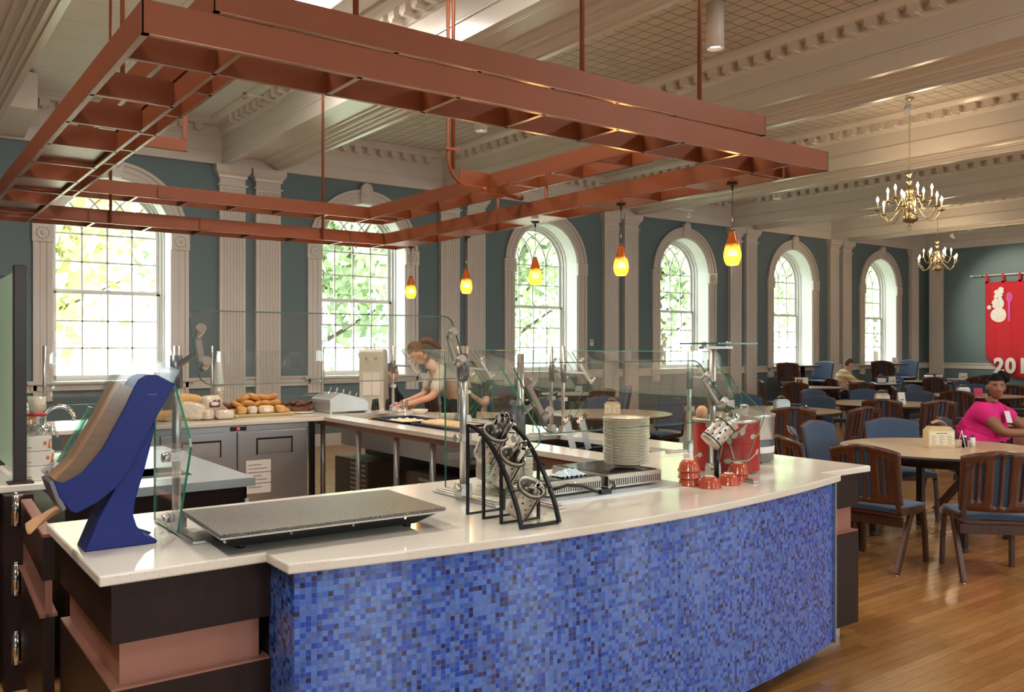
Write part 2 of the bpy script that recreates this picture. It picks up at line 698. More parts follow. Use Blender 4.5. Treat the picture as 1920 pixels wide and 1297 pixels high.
def holed_wall(name, y, centres, x0, x1, thick, m):
    """long wall with round-headed openings; thick>0 extends towards +y"""
    b = MB()
    yy = (y, y + thick)
    for q in (0, 1):
        Y = yy[q]

        def quad(xa, xb, za, zb):
            b.add([(xa, Y, za), (xb, Y, za), (xb, Y, zb), (xa, Y, zb)], [(0, 1, 2, 3)])
        edges = [x0]
        for c in centres:
            edges += [c - HW, c + HW]
        edges.append(x1)
        for i in range(0, len(edges), 2):
            quad(edges[i], edges[i + 1], 0, CEIL)
        for c in centres:
            quad(c - HW, c + HW, 0, SILL)
            n = 24
            for i in range(n):
                a0, a1 = PI - PI * i / n, PI - PI * (i + 1) / n
                p0 = (c + RO * math.cos(a0), SPR + RO * math.sin(a0))
                p1 = (c + RO * math.cos(a1), SPR + RO * math.sin(a1))
                b.add([(p0[0], Y, p0[1]), (p1[0], Y, p1[1]), (p1[0], Y, CEIL), (p0[0], Y, CEIL)], [(0, 1, 2, 3)])
    o = b.build(name, m, weld=True, fix=False)
    return struct(o)


win_c = [W0 + BAY * k for k in range(6)]
bwin_c = [W0 + BAY * k for k in range(-1, 5)]
holed_wall('wall_window_side', WALL_Y, win_c, LEFT_X, END_X, 0.5, M['teal'])
holed_wall('wall_rear', BACK_Y, bwin_c, LEFT_X, END_X, -0.5, M['teal'])
struct(MB().box(END_X, END_X + 0.3, BACK_Y - 0.5, WALL_Y + 0.5, 0, CEIL).build('wall_far_end', M['teal']))
struct(MB().box(LEFT_X - 0.3, LEFT_X, BACK_Y - 0.5, WALL_Y + 0.5, 0, CEIL).build('wall_left', M['teal']))
struct(MB().box(LEFT_X - 0.3, END_X + 0.3, BACK_Y - 0.5, WALL_Y + 0.5, -0.2, 0).build('floor', M['floor']))
b = MB()
b.box(1.2, 4.2, BACK_Y - 0.5, WALL_Y + 0.5, CEIL, CEIL + 0.2, 1)
b.box(LEFT_X - 0.3, 1.2, BACK_Y - 0.5, WALL_Y + 0.5, CEIL, CEIL + 0.2, 0)
b.box(4.2, END_X + 0.3, BACK_Y - 0.5, WALL_Y + 0.5, CEIL, CEIL + 0.2, 0)
struct(b.build('ceiling', [M['tin'], M['panelceil']]))


def arc_prism(b, c, r0, r1, z, y0, y1, n=32, a0=0.0, a1=PI, mi=0):
    """flat ring segment in the xz plane extruded in y"""
    vs, fs = [], []
    for i in range(n + 1):
        a = a0 + (a1 - a0) * i / n
        for r in (r0, r1):
            for y in (y0, y1):
                vs.append((c + r * math.cos(a), y, z + r * math.sin(a)))
    for i in range(n):
        p, q = 4 * i, 4 * (i + 1)
        fs += [(p, q, q + 1, p + 1), (p + 2, p + 3, q + 3, q + 2), (p, p + 2, q + 2, q), (p + 1, q + 1, q + 3, p + 3)]
    fs += [(0, 1, 3, 2), (4 * n, 4 * n + 2, 4 * n + 3, 4 * n + 1)]
    b.add(vs, fs, mi, False)


def make_window(loc, rz=0.0, name='window_1'):
    """local frame: wall face at y=0, outdoors towards +y, opening centred on x=0"""
    root = sroot(name, loc)
    root.rotation_euler = (0, 0, rz)
    # casing with stepped mouldings
    b = MB()
    for s in (-1, 1):
        for (o0, o1, d) in ((0.0, 0.235, 0.025), (0.012, 0.07, 0.04), (0.10, 0.15, 0.036), (0.185, 0.235, 0.05)):
            xa, xb = sorted((s * (HW + o0), s * (HW + o1)))
            b.box(xa, xb, -d, 0.0, 0.86, SPR - 0.17)
    b2 = MB()
    for (o0, o1, d) in ((0.0, 0.225, 0.03), (0.012, 0.07, 0.045), (0.10, 0.15, 0.042), (0.175, 0.225, 0.062)):
        arc_prism(b2, 0, RO + o0, RO + o1, SPR, -d, 0.0, 40, 0.06, PI - 0.06)
    b.build('casing', M['cream'], root, bevel=0.004)
    b2.build('arch_moulding', M['cream'], root, bevel=0.004)
    # rosette blocks
    for s in (-1, 1):
        r = MB()
        xc = s * (HW + 0.118)
        r.box(xc - 0.128, xc + 0.128, -0.06, 0, SPR - 0.19, SPR + 0.05)
        T = Matrix.Translation((xc, -0.06, SPR - 0.07)) @ Matrix.Rotation(PI / 2, 4, 'X')
        r.lathe([(0.085, 0), (0.085, 0.012), (0.07, 0.014), (0.066, 0.004), (0.03, 0.006), (0.024, 0.018), (0.0, 0.022)], 20, 0, T)
        for i in range(12):
            a = 2 * PI * i / 12
            r.ball((xc + 0.076 * math.cos(a), -0.072, SPR - 0.07 + 0.076 * math.sin(a)), 0.012, 0.008, 0.012, 6, 4)
        r.build('rosette_block', M['cream'], root, bevel=0.003)
    k = MB()
    kz0, kz1 = SPR + RO - 0.01, SPR + RO + 0.225
    k.prism([(-0.085, kz0), (0.085, kz0), (0.115, kz1), (-0.115, kz1)], -0.1, 0.0, 'y')
    T = Matrix.Translation((0, 0, kz1)) @ Matrix.Rotation(PI / 2, 4, 'X')
    k.lathe([(0.0, 0), (0.105, 0), (0.105, 0.11), (0.09, 0.12), (0.05, 0.12), (0.045, 0.13), (0.0, 0.135)], 24, 0, T)
    k.build('keystone', M['cream'], root, bevel=0.004)
    # reveal lining
    v = MB()
    v.box(-HW, -HW + 0.012, -0.02, 0.5, SILL, SPR)
    v.box(HW - 0.012, HW, -0.02, 0.5, SILL, SPR)
    arc_prism(v, 0, RO - 0.012, RO, SPR, -0.02, 0.5, 40)
    v.build('reveal', M['white'], root)
    s_ = MB()
    s_.box(-HW - 0.30, HW + 0.30, -0.10, 0.40, SILL - 0.035, SILL)
    s_.box(-HW - 0.26, HW + 0.26, -0.05, 0.0, SILL - 0.12, SILL - 0.035)
    s_.build('sill', M['cream'], root, bevel=0.006)
    # fixed frame + sashes
    f = MB()
    for r0, r1, y0, y1 in ((0.705, 0.757, 0.36, 0.46), (0.735, 0.757, 0.30, 0.36)):
        f.box(-r1, -r0, y0, y1, SILL, SPR)
        f.box(r0, r1, y0, y1, SILL, SPR)
        arc_prism(f, 0, r0, r1, SPR, y0, y1, 40)
    f.build('window_frame', M['sash'], root)
    y0, y1 = 0.385, 0.42
    S = MB()
    MEET = 2.36
    # lower sash
    S.box(-0.705, 0.705, y0, y1, SILL, SILL + 0.07)
    S.box(-0.705, 0.705, y0, y1, MEET - 0.03, MEET + 0.01)
    for x in (-0.705, 0.66):
        S.box(x, x + 0.045, y0, y1, SILL, MEET)
    for i in (-1, 0, 1):
        S.box(i * 0.33 - 0.011, i * 0.33 + 0.011, y0 + .005, y1 - .005, SILL + 0.07, MEET - 0.03)
    for j in (1, 2):
        z = SILL + 0.07 + (MEET - 0.03 - SILL - 0.07) * j / 3
        S.box(-0.66, 0.66, y0 + .005, y1 - .005, z - 0.011, z + 0.011)
    S.box(-0.03, 0.03, y0 - 0.02, y0 + 0.01, MEET + 0.01, MEET + 0.03)
    S.build('lower_sash', M['sash'], root)
    y0, y1 = 0.42, 0.455
    U = MB()
    U.box(-0.705, 0.705, y0, y1, MEET - 0.01, MEET + 0.03)
    for x in (-0.705, 0.66):
        U.box(x, x + 0.045, y0, y1, MEET, SPR)
    arc_prism(U, 0, 0.66, 0.705, SPR, y0, y1, 40)
    for i in (-1, 0, 1):
        U.box(i * 0.33 - 0.011, i * 0.33 + 0.011, y0 + .005, y1 - .005, MEET, SPR + 0.06)
    for z in (MEET + 0.42, SPR):
        U.box(-0.66, 0.66, y0 + .005, y1 - .005, z - 0.011, z + 0.011)
    R = 0.66
    for xi in (-0.33, 0.0, 0.33):
        for sgn in (-1, 1):
            pts = []
            for q in range(0, 21):
                th = (PI / 2) * q / 20
                x = xi + sgn * (R - R * math.cos(th))
                z = R * math.sin(th)
                if x * x + z * z > 0.665 ** 2:
                    break
                pts.append((x, (y0 + y1) / 2, SPR + z))
            for p, q in zip(pts[:-1], pts[1:]):
                U.bar(p, q, 0.024, 0.02, 0, (0, 1, 0))
    U.build('upper_sash', M['sash'], root)
    g = MB()
    g.box(-0.68, 0.68, 0.40, 0.404, SILL + 0.03, MEET)
    g.prism([(-0.68, MEET), (0.68, MEET)] + [(0.68 * math.cos(PI * i / 30), SPR + 0.68 * math.sin(PI * i / 30)) for i in range(31)], 0.436, 0.440, 'y')
    g.build('glass_pane', M['winglass'], root, fix=True)
    return root


w1 = make_window((win_c[0], WALL_Y, 0), 0.0, 'window_1')


def sdup(root, loc, rz, name):
    r = dup(root, loc, rz)
    r.name = name
    return r


for k in range(1, 6):
    sdup(w1, (win_c[k], WALL_Y, 0), 0.0, 'window_%d' % (k + 1))
for k, c in enumerate(bwin_c):
    sdup(w1, (c, BACK_Y, 0), PI, 'window_%d' % (k + 7))

tn = [0]


def trim_name():
    tn[0] += 1
    return 'trim_%d' % tn[0]


# chair rail, dado, baseboard between the windows (window wall and far end wall)
def rail_segments(ya, yb, segs, name, sgn):
    b = MB()
    for xa, xb in segs:
        b.box(xa, xb, *sorted((ya, ya + sgn * 0.025)), 0.98, 1.13)
        b.box(xa, xb, *sorted((ya, ya + sgn * 0.05)), 1.10, 1.135)
        b.box(xa, xb, *sorted((ya, ya + sgn * 0.04)), 0.98, 1.0)
        b.box(xa, xb, *sorted((ya, ya + sgn * 0.03)), 0.0, 0.2)
    return struct(b.build(name, M['cream'], bevel=0.004))


rail_segments(WALL_Y, 0, [(LEFT_X, win_c[0] - 1.0)] + [(win_c[k] + 1.0, win_c[k + 1] - 1.0) for k in range(5)] + [(win_c[5] + 1.0, END_X)], 'baseboard_window_side', -1)
b = MB()
b.box(END_X - 0.025, END_X, BACK_Y, WALL_Y, 0.98, 1.13)
b.box(END_X - 0.05, END_X, BACK_Y, WALL_Y, 1.10, 1.135)
b.box(END_X - 0.03, END_X, BACK_Y, WALL_Y, 0, 0.2)
struct(b.build('baseboard_far_end', M['cream'], bevel=0.004))
b = MB()
for xa, xb in [(win_c[k] - HW, win_c[k] + HW) for k in range(6)]:
    b.box(xa - 0.2, xb + 0.2, WALL_Y - 0.03, WALL_Y, 0, 0.2)
struct(b.build('baseboard_below_windows', M['cream'], bevel=0.004))


# fluted pilasters ---------------------------------------------------------
def make_pilaster():
    W, D, z0, z1 = 0.385, 0.085, 0.12, 3.93
    poly = [(-W / 2, 0), (-W / 2, -D)]
    nf = 7
    mrg = 0.03
    fw = (W - 2 * mrg) / nf
    for i in range(nf):
        a = -W / 2 + mrg + fw * i
        poly += [(a + fw * .12, -D), (a + fw * .25, -D + 0.012), (a + fw * .5, -D + 0.018), (a + fw * .75, -D + 0.012), (a + fw * .88, -D)]
    poly += [(W / 2, -D), (W / 2, 0)]
    b = MB()
    b.prism(poly, z0, z1, 'z')
    b.box(-W / 2 - .004, W / 2 + .004, -D - .004, 0, z1, z1 + 0.06)
    b.box(-W / 2 - 0.03, W / 2 + 0.03, -D - 0.03, 0, 0.0, z0)
    # capital: stacked mouldings flaring out
    b.box(-W / 2 - .03, W / 2 + .03, -D - .03, 0, z1 + 0.045, z1 + 0.07)
    prof = [(0.0, z1 + 0.07), (0.0, z1 + 0.16), (0.02, z1 + 0.165), (0.025, z1 + 0.20), (0.055, z1 + 0.235), (0.07, z1 + 0.27), (0.07, z1 + 0.35)]
    vs, fs = [], []
    for e, z in prof:
        vs += [(-W / 2 - e, 0, z), (-W / 2 - e, -D - e, z), (W / 2 + e, -D - e, z), (W / 2 + e, 0, z)]
    for j in range(len(prof) - 1):
        for i in range(3):
            fs.append((4 * j + i, 4 * j + i + 1, 4 * j + 5 + i, 4 * j + 4 + i))
    b.add(vs, fs)
    return b


pil = make_pilaster().build(trim_name(), M['cream'], fix=True)
pil['kind'] = 'structure'
pil.location = (-3.83 * 3 + 11.82 + 0.195, WALL_Y, 0)
first = True
PX = []
for k in range(-1, 5):
    for off in (0.195, 0.745):
        PX.append(11.82 - BAY * 2 + BAY * k + off)
PX += [11.82 + BAY * 3 + 0.195]
pil.location = (PX[0], WALL_Y, 0)
for x in PX[1:]:
    o = pil.copy()
    COL.objects.link(o)
    o.name = trim_name()
    o.location = (x, WALL_Y, 0)
for y in (WALL_Y - 0.37, 9.0, 8.45):
    o = pil.copy()
    COL.objects.link(o)
    o.name = trim_name()
    o.location = (END_X, y, 0)
    o.rotation_euler = (0, 0, -PI / 2)


# ceiling beams -------------------------------------------------------------
BZ = 4.28


def beam_half():
    # offsets from beam axis (half width .45)
    return [(0.45, BZ + 0.0), (0.45, BZ + 0.17), (0.463, BZ + 0.17), (0.463, BZ + 0.195), (0.45, BZ + 0.21), (0.45, BZ + 0.40),
            (0.465, BZ + 0.405), (0.475, BZ + 0.43), (0.50, BZ + 0.45), (0.50, BZ + 0.53), (0.62, BZ + 0.535), (0.66, BZ + 0.57), (0.70, BZ + 0.585), (0.70, CEIL + 0.01)]


def beam_bottom():
    # from left arris to right arris along the underside (x, z)
    h = [(-0.45, BZ), (-0.385, BZ), (-0.38, BZ + 0.022), (-0.335, BZ + 0.022), (-0.325, BZ + 0.04), (-0.30, BZ + 0.055), (-0.27, BZ + 0.058), (-0.265, BZ + 0.078), (-0.215, BZ + 0.078), (-0.205, BZ + 0.10), (-0.17, BZ + 0.115), (-0.135, BZ + 0.118), (-0.13, BZ + 0.135)]
    return h + [(-x, z) for x, z in reversed(h)]


def dentils(b, fixed, a0, a1, side, axis):
    """row of dentil blocks on the beam face; axis 'y' runs along y at x=fixed"""
    n = int((a1 - a0) / 0.22)
    for i in range(n):
        p = a0 + 0.22 * i + 0.05
        x0, x1 = sorted((fixed, fixed + side * 0.11))
        if axis == 'y':
            b.box(x0, x1, p, p + 0.115, BZ + 0.45, BZ + 0.54)
            b.box(min(x0, x1), max(x0, x1), p + 0.03, p + 0.085, BZ + 0.425, BZ + 0.45)
        else:
            b.box(p, p + 0.115, x0, x1, BZ + 0.45, BZ + 0.54)
            b.box(p + 0.03, p + 0.085, x0, x1, BZ + 0.425, BZ + 0.45)


YB0, YB1 = BACK_Y + 0.02, WALL_Y - 0.02
for k in range(-3, 4):
    xc = 12.30 + BAY * (k - 1) + 0.0
    if k == -3:
        continue
    b = MB()
    half = beam_half()
    poly = [(xc + x, z) for x, z in beam_bottom()] + [(xc + x, z) for x, z in half[1:]] + [(xc - x, z) for x, z in reversed(half[1:])]
    b.prism(poly, YB0, YB1, 'y')
    dentils(b, xc + 0.5, YB0 + 0.7, YB1 - 0.7, 1, 'y')
    dentils(b, xc - 0.5, YB0 + 0.7, YB1 - 0.7, -1, 'y')
    struct(b.build(trim_name(), M['cream'], fix=True))
# entablature along the four walls
half = beam_half()
for name_y, sg, in ((WALL_Y, -1), (BACK_Y, 1)):
    b = MB()
    poly = [(name_y, BZ)] + [(name_y + sg * (x - 0.45 + 0.09), z) for x, z in half] + [(name_y, CEIL + 0.01)]
    b.prism(poly, LEFT_X, END_X, 'x')
    yy = name_y + sg * (0.14)
    for k in range(-2, 5):
        xa = 12.30 + BAY * (k - 2) + 0.7
        dentils(b, yy, xa, xa + BAY - 1.4, sg, 'x')
    struct(b.build(trim_name(), M['cream'], fix=True))
for name_x, sg in ((END_X, -1), (LEFT_X, 1)):
    b = MB()
    poly = [(name_x, BZ)] + [(name_x + sg * (x - 0.45 + 0.09), z) for x, z in half] + [(name_x, CEIL + 0.01)]
    b.prism(poly, BACK_Y, WALL_Y, 'y')
    dentils(b, name_x + sg * 0.14, BACK_Y + 0.7, WALL_Y - 0.7, sg, 'y')
    struct(b.build(trim_name(), M['cream'], fix=True))

# outdoors: lawn and trees behind the windows
M['lawn'] = mat('lawn_grass', rgb(150, 160, 130), 0.9, noise=0.3, nscale=3)
M['leaf'] = mat('tree_leaves', rgb(186, 204, 160), 0.7, noise=0.4, nscale=1.2)
M['leafy'] = mat('yellowing_leaves', rgb(214, 212, 150), 0.7, noise=0.5, nscale=1.2)
M['bark'] = mat('tree_bark', rgb(96, 80, 64), 0.9, noise=0.2)
lw = MB().box(-60, 80, WALL_Y + 0.6, 90, -1.2, -1.0).build('lawn', M['lawn'])
struct(lw)


def make_tree(loc, h, r, leafm, label, grp='trees outside the windows'):
    t = thing('tree', label, 'tree', loc, 0, grp)
    tr = MB()
    tr.cyl((0, 0, 0), (0.1, 0.1, h * 0.6), 0.22, 8, 0, 0.12)
    for i in range(7):
        a = i * 2.4
        tr.cyl((0.05, 0.05, h * (0.25 + 0.05 * i)), (math.cos(a) * r * .7, math.sin(a) * r * .7, h * (0.45 + 0.07 * i)), 0.07, 6, 0, 0.02)
    tr.build('trunk', M['bark'], t)
    c = MB()
    rnd = random.Random(int(loc[0] * 10))
    for i in range(6500):
        a, u, q = rnd.uniform(0, 2 * PI), rnd.uniform(-1, 1), rnd.random() ** 0.4
        bump = 0.75 + 0.25 * math.sin(a * 3 + u * 4)
        p = Vector((math.cos(a) * math.sqrt(1 - u * u) * r * q * bump, math.sin(a) * math.sqrt(1 - u * u) * r * q * bump, h * 0.58 + u * h * 0.44 * q * bump))
        n = Vector((rnd.uniform(-1, 1), rnd.uniform(-1, 1), rnd.uniform(-1, 1))).normalized()
        x = n.orthogonal().normalized()
        y = n.cross(x)
        s = rnd.uniform(0.12, 0.26)
        c.add([p - x * s, p - y * s * .6, p + x * s, p + y * s * .6], [(0, 1, 2, 3)])
    c.build('foliage', leafm, t, fix=False, weld=False)
    return t


make_tree((1.5, 23, -1), 9.5, 5.2, M['leafy'], 'yellowing leafy tree seen through the window nearest the left edge')
for i, (x, y, h, r) in enumerate([(9.5, 22, 10, 5.0), (17.5, 24, 11, 5.4), (26, 25, 11, 5.4), (34, 27, 12, 5.6), (42, 29, 12, 6.0), (50, 32, 13, 6), (60, 36, 13, 6.5)]):
    make_tree((x, y, -1), h, r, M['leaf'], ['green leafy tree filling the second window from the left', 'pale green tree behind the third window from the left', 'light green tree behind the fourth window from the left',
              'green tree low behind the fifth window from the left', 'broad green tree behind the window nearest the far corner', 'distant green tree seen at a slant through the far windows', 'farthest green tree seen at a slant through the far windows'][i])

# ceiling fixtures
root0 = None
for i, (x, y) in enumerate(TROFFERS):
    if root0 is None:
        root0 = thing('ceiling_light', 'lit white ceiling panel light above the copper canopy', 'ceiling light', (x, y, CEIL), 0, 'rectangular ceiling panel lights')
        MB().box(-0.31, 0.31, -0.62, 0.62, -0.06, 0.005).build('housing', M['white'], root0, bevel=0.004)
        MB().box(-0.28, 0.28, -0.58, 0.58, -0.064, -0.06).build('diffuser', M['lens'], root0)
    else:
        dup(root0, (x, y, CEIL), 0, 'unseen rectangular ceiling panel light added as fill')
d0 = None
for i, (x, y) in enumerate(DOWN):
    if d0 is None:
        d0 = thing('downlight', 'white cylinder downlight on the tile ceiling just right of the copper rod', 'downlight', (x, y, CEIL), 0, 'cylinder downlights')
        q = MB()
        q.lathe([(0.0, 0.0), (0.085, 0.0), (0.085, -0.44), (0.078, -0.44), (0.07, -0.40), (0.0, -0.40)], 24)
        q.build('can', M['cream'], d0)
        q = MB()
        q.lathe([(0.0, -0.405), (0.068, -0.405)], 20)
        q.build('lamp', M['lens'], d0)
    else:
        dup(d0, (x, y, CEIL), 0, 'white cylinder downlight added farther along the ceiling to light the room')


# =====================================================================  SERVING ISLAND
HC, TH = 0.94, 0.033


def front_y(x):
    ch = 2.526 + (x - 1.02) / (4.01 - 1.02) * 0.071
    return ch - 0.16 * (1 - ((x - 2.515) / 1.495) ** 2)


def poly_slab(b, poly, z0, z1, mi=0):
    b.prism(poly, z0, z1, 'z', mi)


top = [(0.53, 3.64), (0.53, 2.712), (1.02, 2.712)]
for i in range(25):
    x = 1.02 + (4.01 - 1.02) * i / 24
    top.append((x, front_y(x)))
top += [(3.985, 2.70), (4.45, 2.70), (4.45, 3.64)]
wt = MB()
poly_slab(wt, top, HC - TH, HC)
tag(wt.build('worktop', M['quartz'], bevel=0.006, bseg=3), 'white quartz worktop with a bowed front edge above the blue mosaic', 'worktop')
# right arm worktop with openings for the wells
b = MB()
X0, X1 = 3.40, 4.45
for ya, yb, holes in ((3.642, 3.85, None), (3.85, 5.05, (3.66, 4.12)), (5.05, 5.50, None), (5.50, 7.75, (3.62, 4.10)), (7.75, 8.55, None)):
    if holes:
        b.box(X0, holes[0], ya, yb, HC - TH, HC)
        b.box(holes[1], X1, ya, yb, HC - TH, HC)
    else:
        b.box(X0, X1, ya, yb, HC - TH, HC)
tag(b.build('worktop', M['quartz']), 'white quartz worktop running back beside the food wells', 'worktop')
b = MB()
b.box(0.2, 3.398, 7.55, 8.55, HC - TH, HC)
tag(b.build('worktop', M['quartz'], bevel=0.005), 'white quartz worktop above the steel fridge holding bread and bagels', 'worktop')

# front counter carcass
t = thing('serving_counter', 'bow-fronted serving counter with blue mosaic front and dark wood ends', 'counter', (0, 0, 0))


def mosaic_part():
    b = MB()
    pts = [(1.052, 2.765), (1.052, 2.555)]
    for i in range(1, 41):
        x = 1.052 + (3.97 - 1.052) * i / 40
        pts.append((x, front_y(x) + 0.03))
    pts += [(3.97, 2.735)]
    u = 0.0
    z0, z1 = 0.085, HC - TH - 0.002
    for i in range(len(pts) - 1):
        a, c = pts[i], pts[i + 1]
        L = math.hypot(c[0] - a[0], c[1] - a[1])
        k = len(b.v)
        b.add([(a[0], a[1], z0), (c[0], c[1], z0), (c[0], c[1], z1), (a[0], a[1], z1)], [(0, 1, 2, 3)], 0, False)
        b.uv[k] = (u, z0)
        b.uv[k + 1] = (u + L, z0)
        b.uv[k + 2] = (u + L, z1)
        b.uv[k + 3] = (u, z1)
        u += L
    # underside lip
    for i in range(len(pts) - 1):
        a, c = pts[i], pts[i + 1]
        b.add([(a[0], a[1], z0), (c[0], c[1], z0), (c[0], 2.80, z0), (a[0], 2.80, z0)], [(3, 2, 1, 0)], 1, False)
    return b.build('mosaic_front', [M['mosaic'], M['darkrec']], t, fix=False, weld=False)


mosaic_part()


def wood_run(b_up, b_lo, b_band, x0, x1, y0, y1):
    """one box-shaped run of cladding: dark upper panel, recessed copper band, dark lower panel"""
    b_up.box(x0, x1, y0, y1, 0.723, HC - TH - 0.001)
    b_lo.box(x0, x1, y0, y1, 0.082, 0.585)
    b_band.box(x0 + 0.028, x1 - 0.028, y0 + 0.028, y1 - 0.028, 0.585, 0.723)
    b_band.box(x0 + 0.001, x1 - 0.001, y0 + 0.001, y1 - 0.001, 0.585, 0.592)


for nm, (x0, x1, y0, y1) in {'left': (0.57, 1.05, 2.75, 3.60), 'right': (3.90, 4.385, 2.735, 3.60)}.items():
    u, l, bd = MB(), MB(), MB()
    wood_run(u, l, bd, x0, x1, y0, y1)
    u.build('upper_panel', M['darkwood'], t)
    l.build('lower_panel', M['darkwood'], t)
    bd.build('copper_band', M['copperband'], t)
b = MB()
b.box(0.64, 0.98, 2.83, 3.5, 0, 0.082)
b.box(3.5, 4.325, 2.81, 3.5, 0, 0.082)
b.box(1.05, 3.5, 2.78, 3.5, 0.0, 0.085, 1)
b.build('toe_kick', [M['steelh'], M['darkrec']], t)
b = MB()
b.box(1.06, 3.90, 2.78, 3.58, 0.085, HC - TH - 0.002)
b.build('carcass', M['darkrec'], t)
# levelling leg seen under the right end of the mosaic
MB().cyl((3.55, 2.70, 0), (3.55, 2.70, 0.086), 0.02, 10).build('levelling_leg', M['steel'], t)
# metal edge strip between mosaic and the notch
MB().box(3.968, 3.974, 2.60, 2.74, 0.085, HC - TH).build('edge_strip', M['alu'], t)

# right arm body (cladding outside, open steel frame inside)
t = thing('serving_counter', 'long counter arm holding the food wells, open on tube legs inside', 'counter', (0, 0, 0))
u, l, bd = MB(), MB(), MB()
wood_run(u, l, bd, 4.30, 4.385, 3.602, 8.5)
u.build('upper_panel', M['darkwood'], t)
l.build('lower_panel', M['darkwood'], t)
bd.build('copper_band', M['copperband'], t)
b = MB()
b.box(3.95, 4.28, 3.65, 8.5, 0.02, 0.45)
b.build('shelf_box', M['kitchen'], t)
for (ya, yb) in ((3.86, 5.04), (5.51, 7.74)):
    b = MB()
    b.box(3.66, 4.12, ya, yb, 0.66, 0.70)
    b.box(3.66, 3.675, ya, yb, 0.70, 0.90)
    b.box(4.105, 4.12, ya, yb, 0.70, 0.90)
    b.build('well_body', M['steel'], t)
for y in (7.74, 6.99, 6.30, 5.73, 5.1, 4.4):
    MB().cyl((3.47, y, 0), (3.47, y, HC - TH), 0.024, 12).build('leg', M['steel'], t)
b = MB()
b.box(3.42, 3.46, 3.65, 7.8, HC - TH - 0.045, HC - TH - 0.001)
b.build('apron_rail', M['copperband'], t)
for y0 in (4.55, 5.85, 7.1):
    b = MB()
    b.box(3.62, 3.9, y0, y0 + 0.55, 0.10, 0.55)
    for i in range(9):
        b.box(3.61, 3.62, y0 + 0.04, y0 + 0.34, 0.14 + 0.045 * i, 0.165 + 0.045 * i, 1)
    b.build('compressor', [M['kitchen'], M['steel']], t)

# fridge under the back worktop -------------------------------------------
t = thing('undercounter_fridge', 'two-door stainless steel fridge under the bread counter', 'fridge', (0, 0, 0))
MB().box(1.35, 3.27, 7.64, 8.45, 0.08, 0.90).build('body', M['steelh'], t)
b = MB()
b.box(1.35, 3.27, 7.62, 7.642, 0.848, 0.896)
b.build('control_strip', M['steelh'], t, bevel=0.003)
b = MB()
b.box(2.545, 2.69, 7.614, 7.622, 0.853, 0.888)
d = b.build('display', M['black'], t)
M['reddigit'] = mat('red_digits', rgb(255, 40, 50), 0.5, emit=(1, 0.04, 0.06, 1), estr=3.0)


def seg_digit(b, ch, x, z, w, h, y, th, mi=0):
    S = {'0': 'abcdef', '1': 'bc', '2': 'abged', '3': 'abgcd', '9': 'abcdfg', '8': 'abcdefg'}[ch]
    seg = {'a': (x, x + w, z + h - th, z + h), 'g': (x, x + w, z + h / 2 - th / 2, z + h / 2 + th / 2), 'd': (x, x + w, z, z + th),
           'f': (x, x + th, z + h / 2, z + h), 'b': (x + w - th, x + w, z + h / 2, z + h), 'e': (x, x + th, z, z + h / 2), 'c': (x + w - th, x + w, z, z + h / 2)}
    for c in S:
        a = seg[c]
        b.box(a[0], a[1], y - 0.002, y, a[2], a[3], mi)


b = MB()
seg_digit(b, '3', 2.603, 0.862, 0.011, 0.018, 7.613, 0.003)
seg_digit(b, '9', 2.618, 0.862, 0.011, 0.018, 7.613, 0.003)
b.build('digits', M['reddigit'], d)
for i, (x0, x1) in enumerate(((1.96, 2.598), (2.608, 3.25), (1.352, 1.95))):
    dr = MB().box(x0, x1, 7.60, 7.64, 0.10, 0.842).build('door', M['steel'], t, bevel=0.004)
    hx0, hx1 = (x0 + 0.165, x0 + 0.50)
    h = MB()
    h.box(hx0, hx1, 7.588, 7.60, 0.765, 0.782)
    h.box(hx0, hx0 + 0.012, 7.588, 7.60, 0.635, 0.77)
    h.box(hx1 - 0.012, hx1, 7.588, 7.60, 0.635, 0.77)
    h.build('handle', M['black'], dr)
    h = MB().box(hx0 + 0.012, hx1 - 0.012, 7.592, 7.60, 0.645, 0.765)
    h.build('handle_recess', M['alu'], dr)
for x in (1.45, 2.3, 3.15):
    MB().cyl((x, 7.75, 0), (x, 7.75, 0.08), 0.025, 10).build('castor', M['steel'], t)
b = MB().box(3.285, 3.33, 7.60, 7.64, 0.0, HC - TH - 0.001)
tag(b.build('counter_post', M['black']), 'dark upright post between the steel fridge and the open counter arm', 'post')
b = MB().box(2.68, 2.905, 7.595, 7.599, 0.29, 0.585)
for i in range(7):
    b.box(2.70, 2.70 + 0.12 + 0.05 * (i % 3), 7.594, 7.595, 0.54 - 0.033 * i, 0.545 - 0.033 * i, 1)
M['ink'] = mat('ink', rgb(90, 90, 96), 0.8)
tag(b.build('paper_notice', [M['paper'], M['ink']]), 'white paper notice taped to the right fridge door', 'notice')

# stainless prep table with sink, in the middle of the island ---------------
t = thing('prep_table', 'stainless steel prep table with a sink inside the island', 'prep table', (0, 0, 0))
b = MB()
x0, x1, y0, y1 = 0.72, 1.66, 4.56, 6.37
sx0, sx1, sy0, sy1 = 0.98, 1.42, 4.85, 5.25
for xa, xb, ya, yb in ((x0, x1, y0, sy0), (x0, x1, sy1, y1), (x0, sx0, sy0, sy1), (sx1, x1, sy0, sy1)):
    b.box(xa, xb, ya, yb, 0.855, 0.90)
b.build('tabletop', M['steelh'], t, weld=True)
b = MB()
b.box(sx0 - .004, sx0, sy0, sy1, 0.68, 0.895)
b.box(sx1, sx1 + .004, sy0, sy1, 0.68, 0.895)
b.box(sx0, sx1, sy0 - .004, sy0, 0.68, 0.895)
b.box(sx0, sx1, sy1, sy1 + .004, 0.68, 0.895)
b.box(sx0, sx1, sy0, sy1, 0.67, 0.68)
b.build('sink_bowl', M['steel'], t)
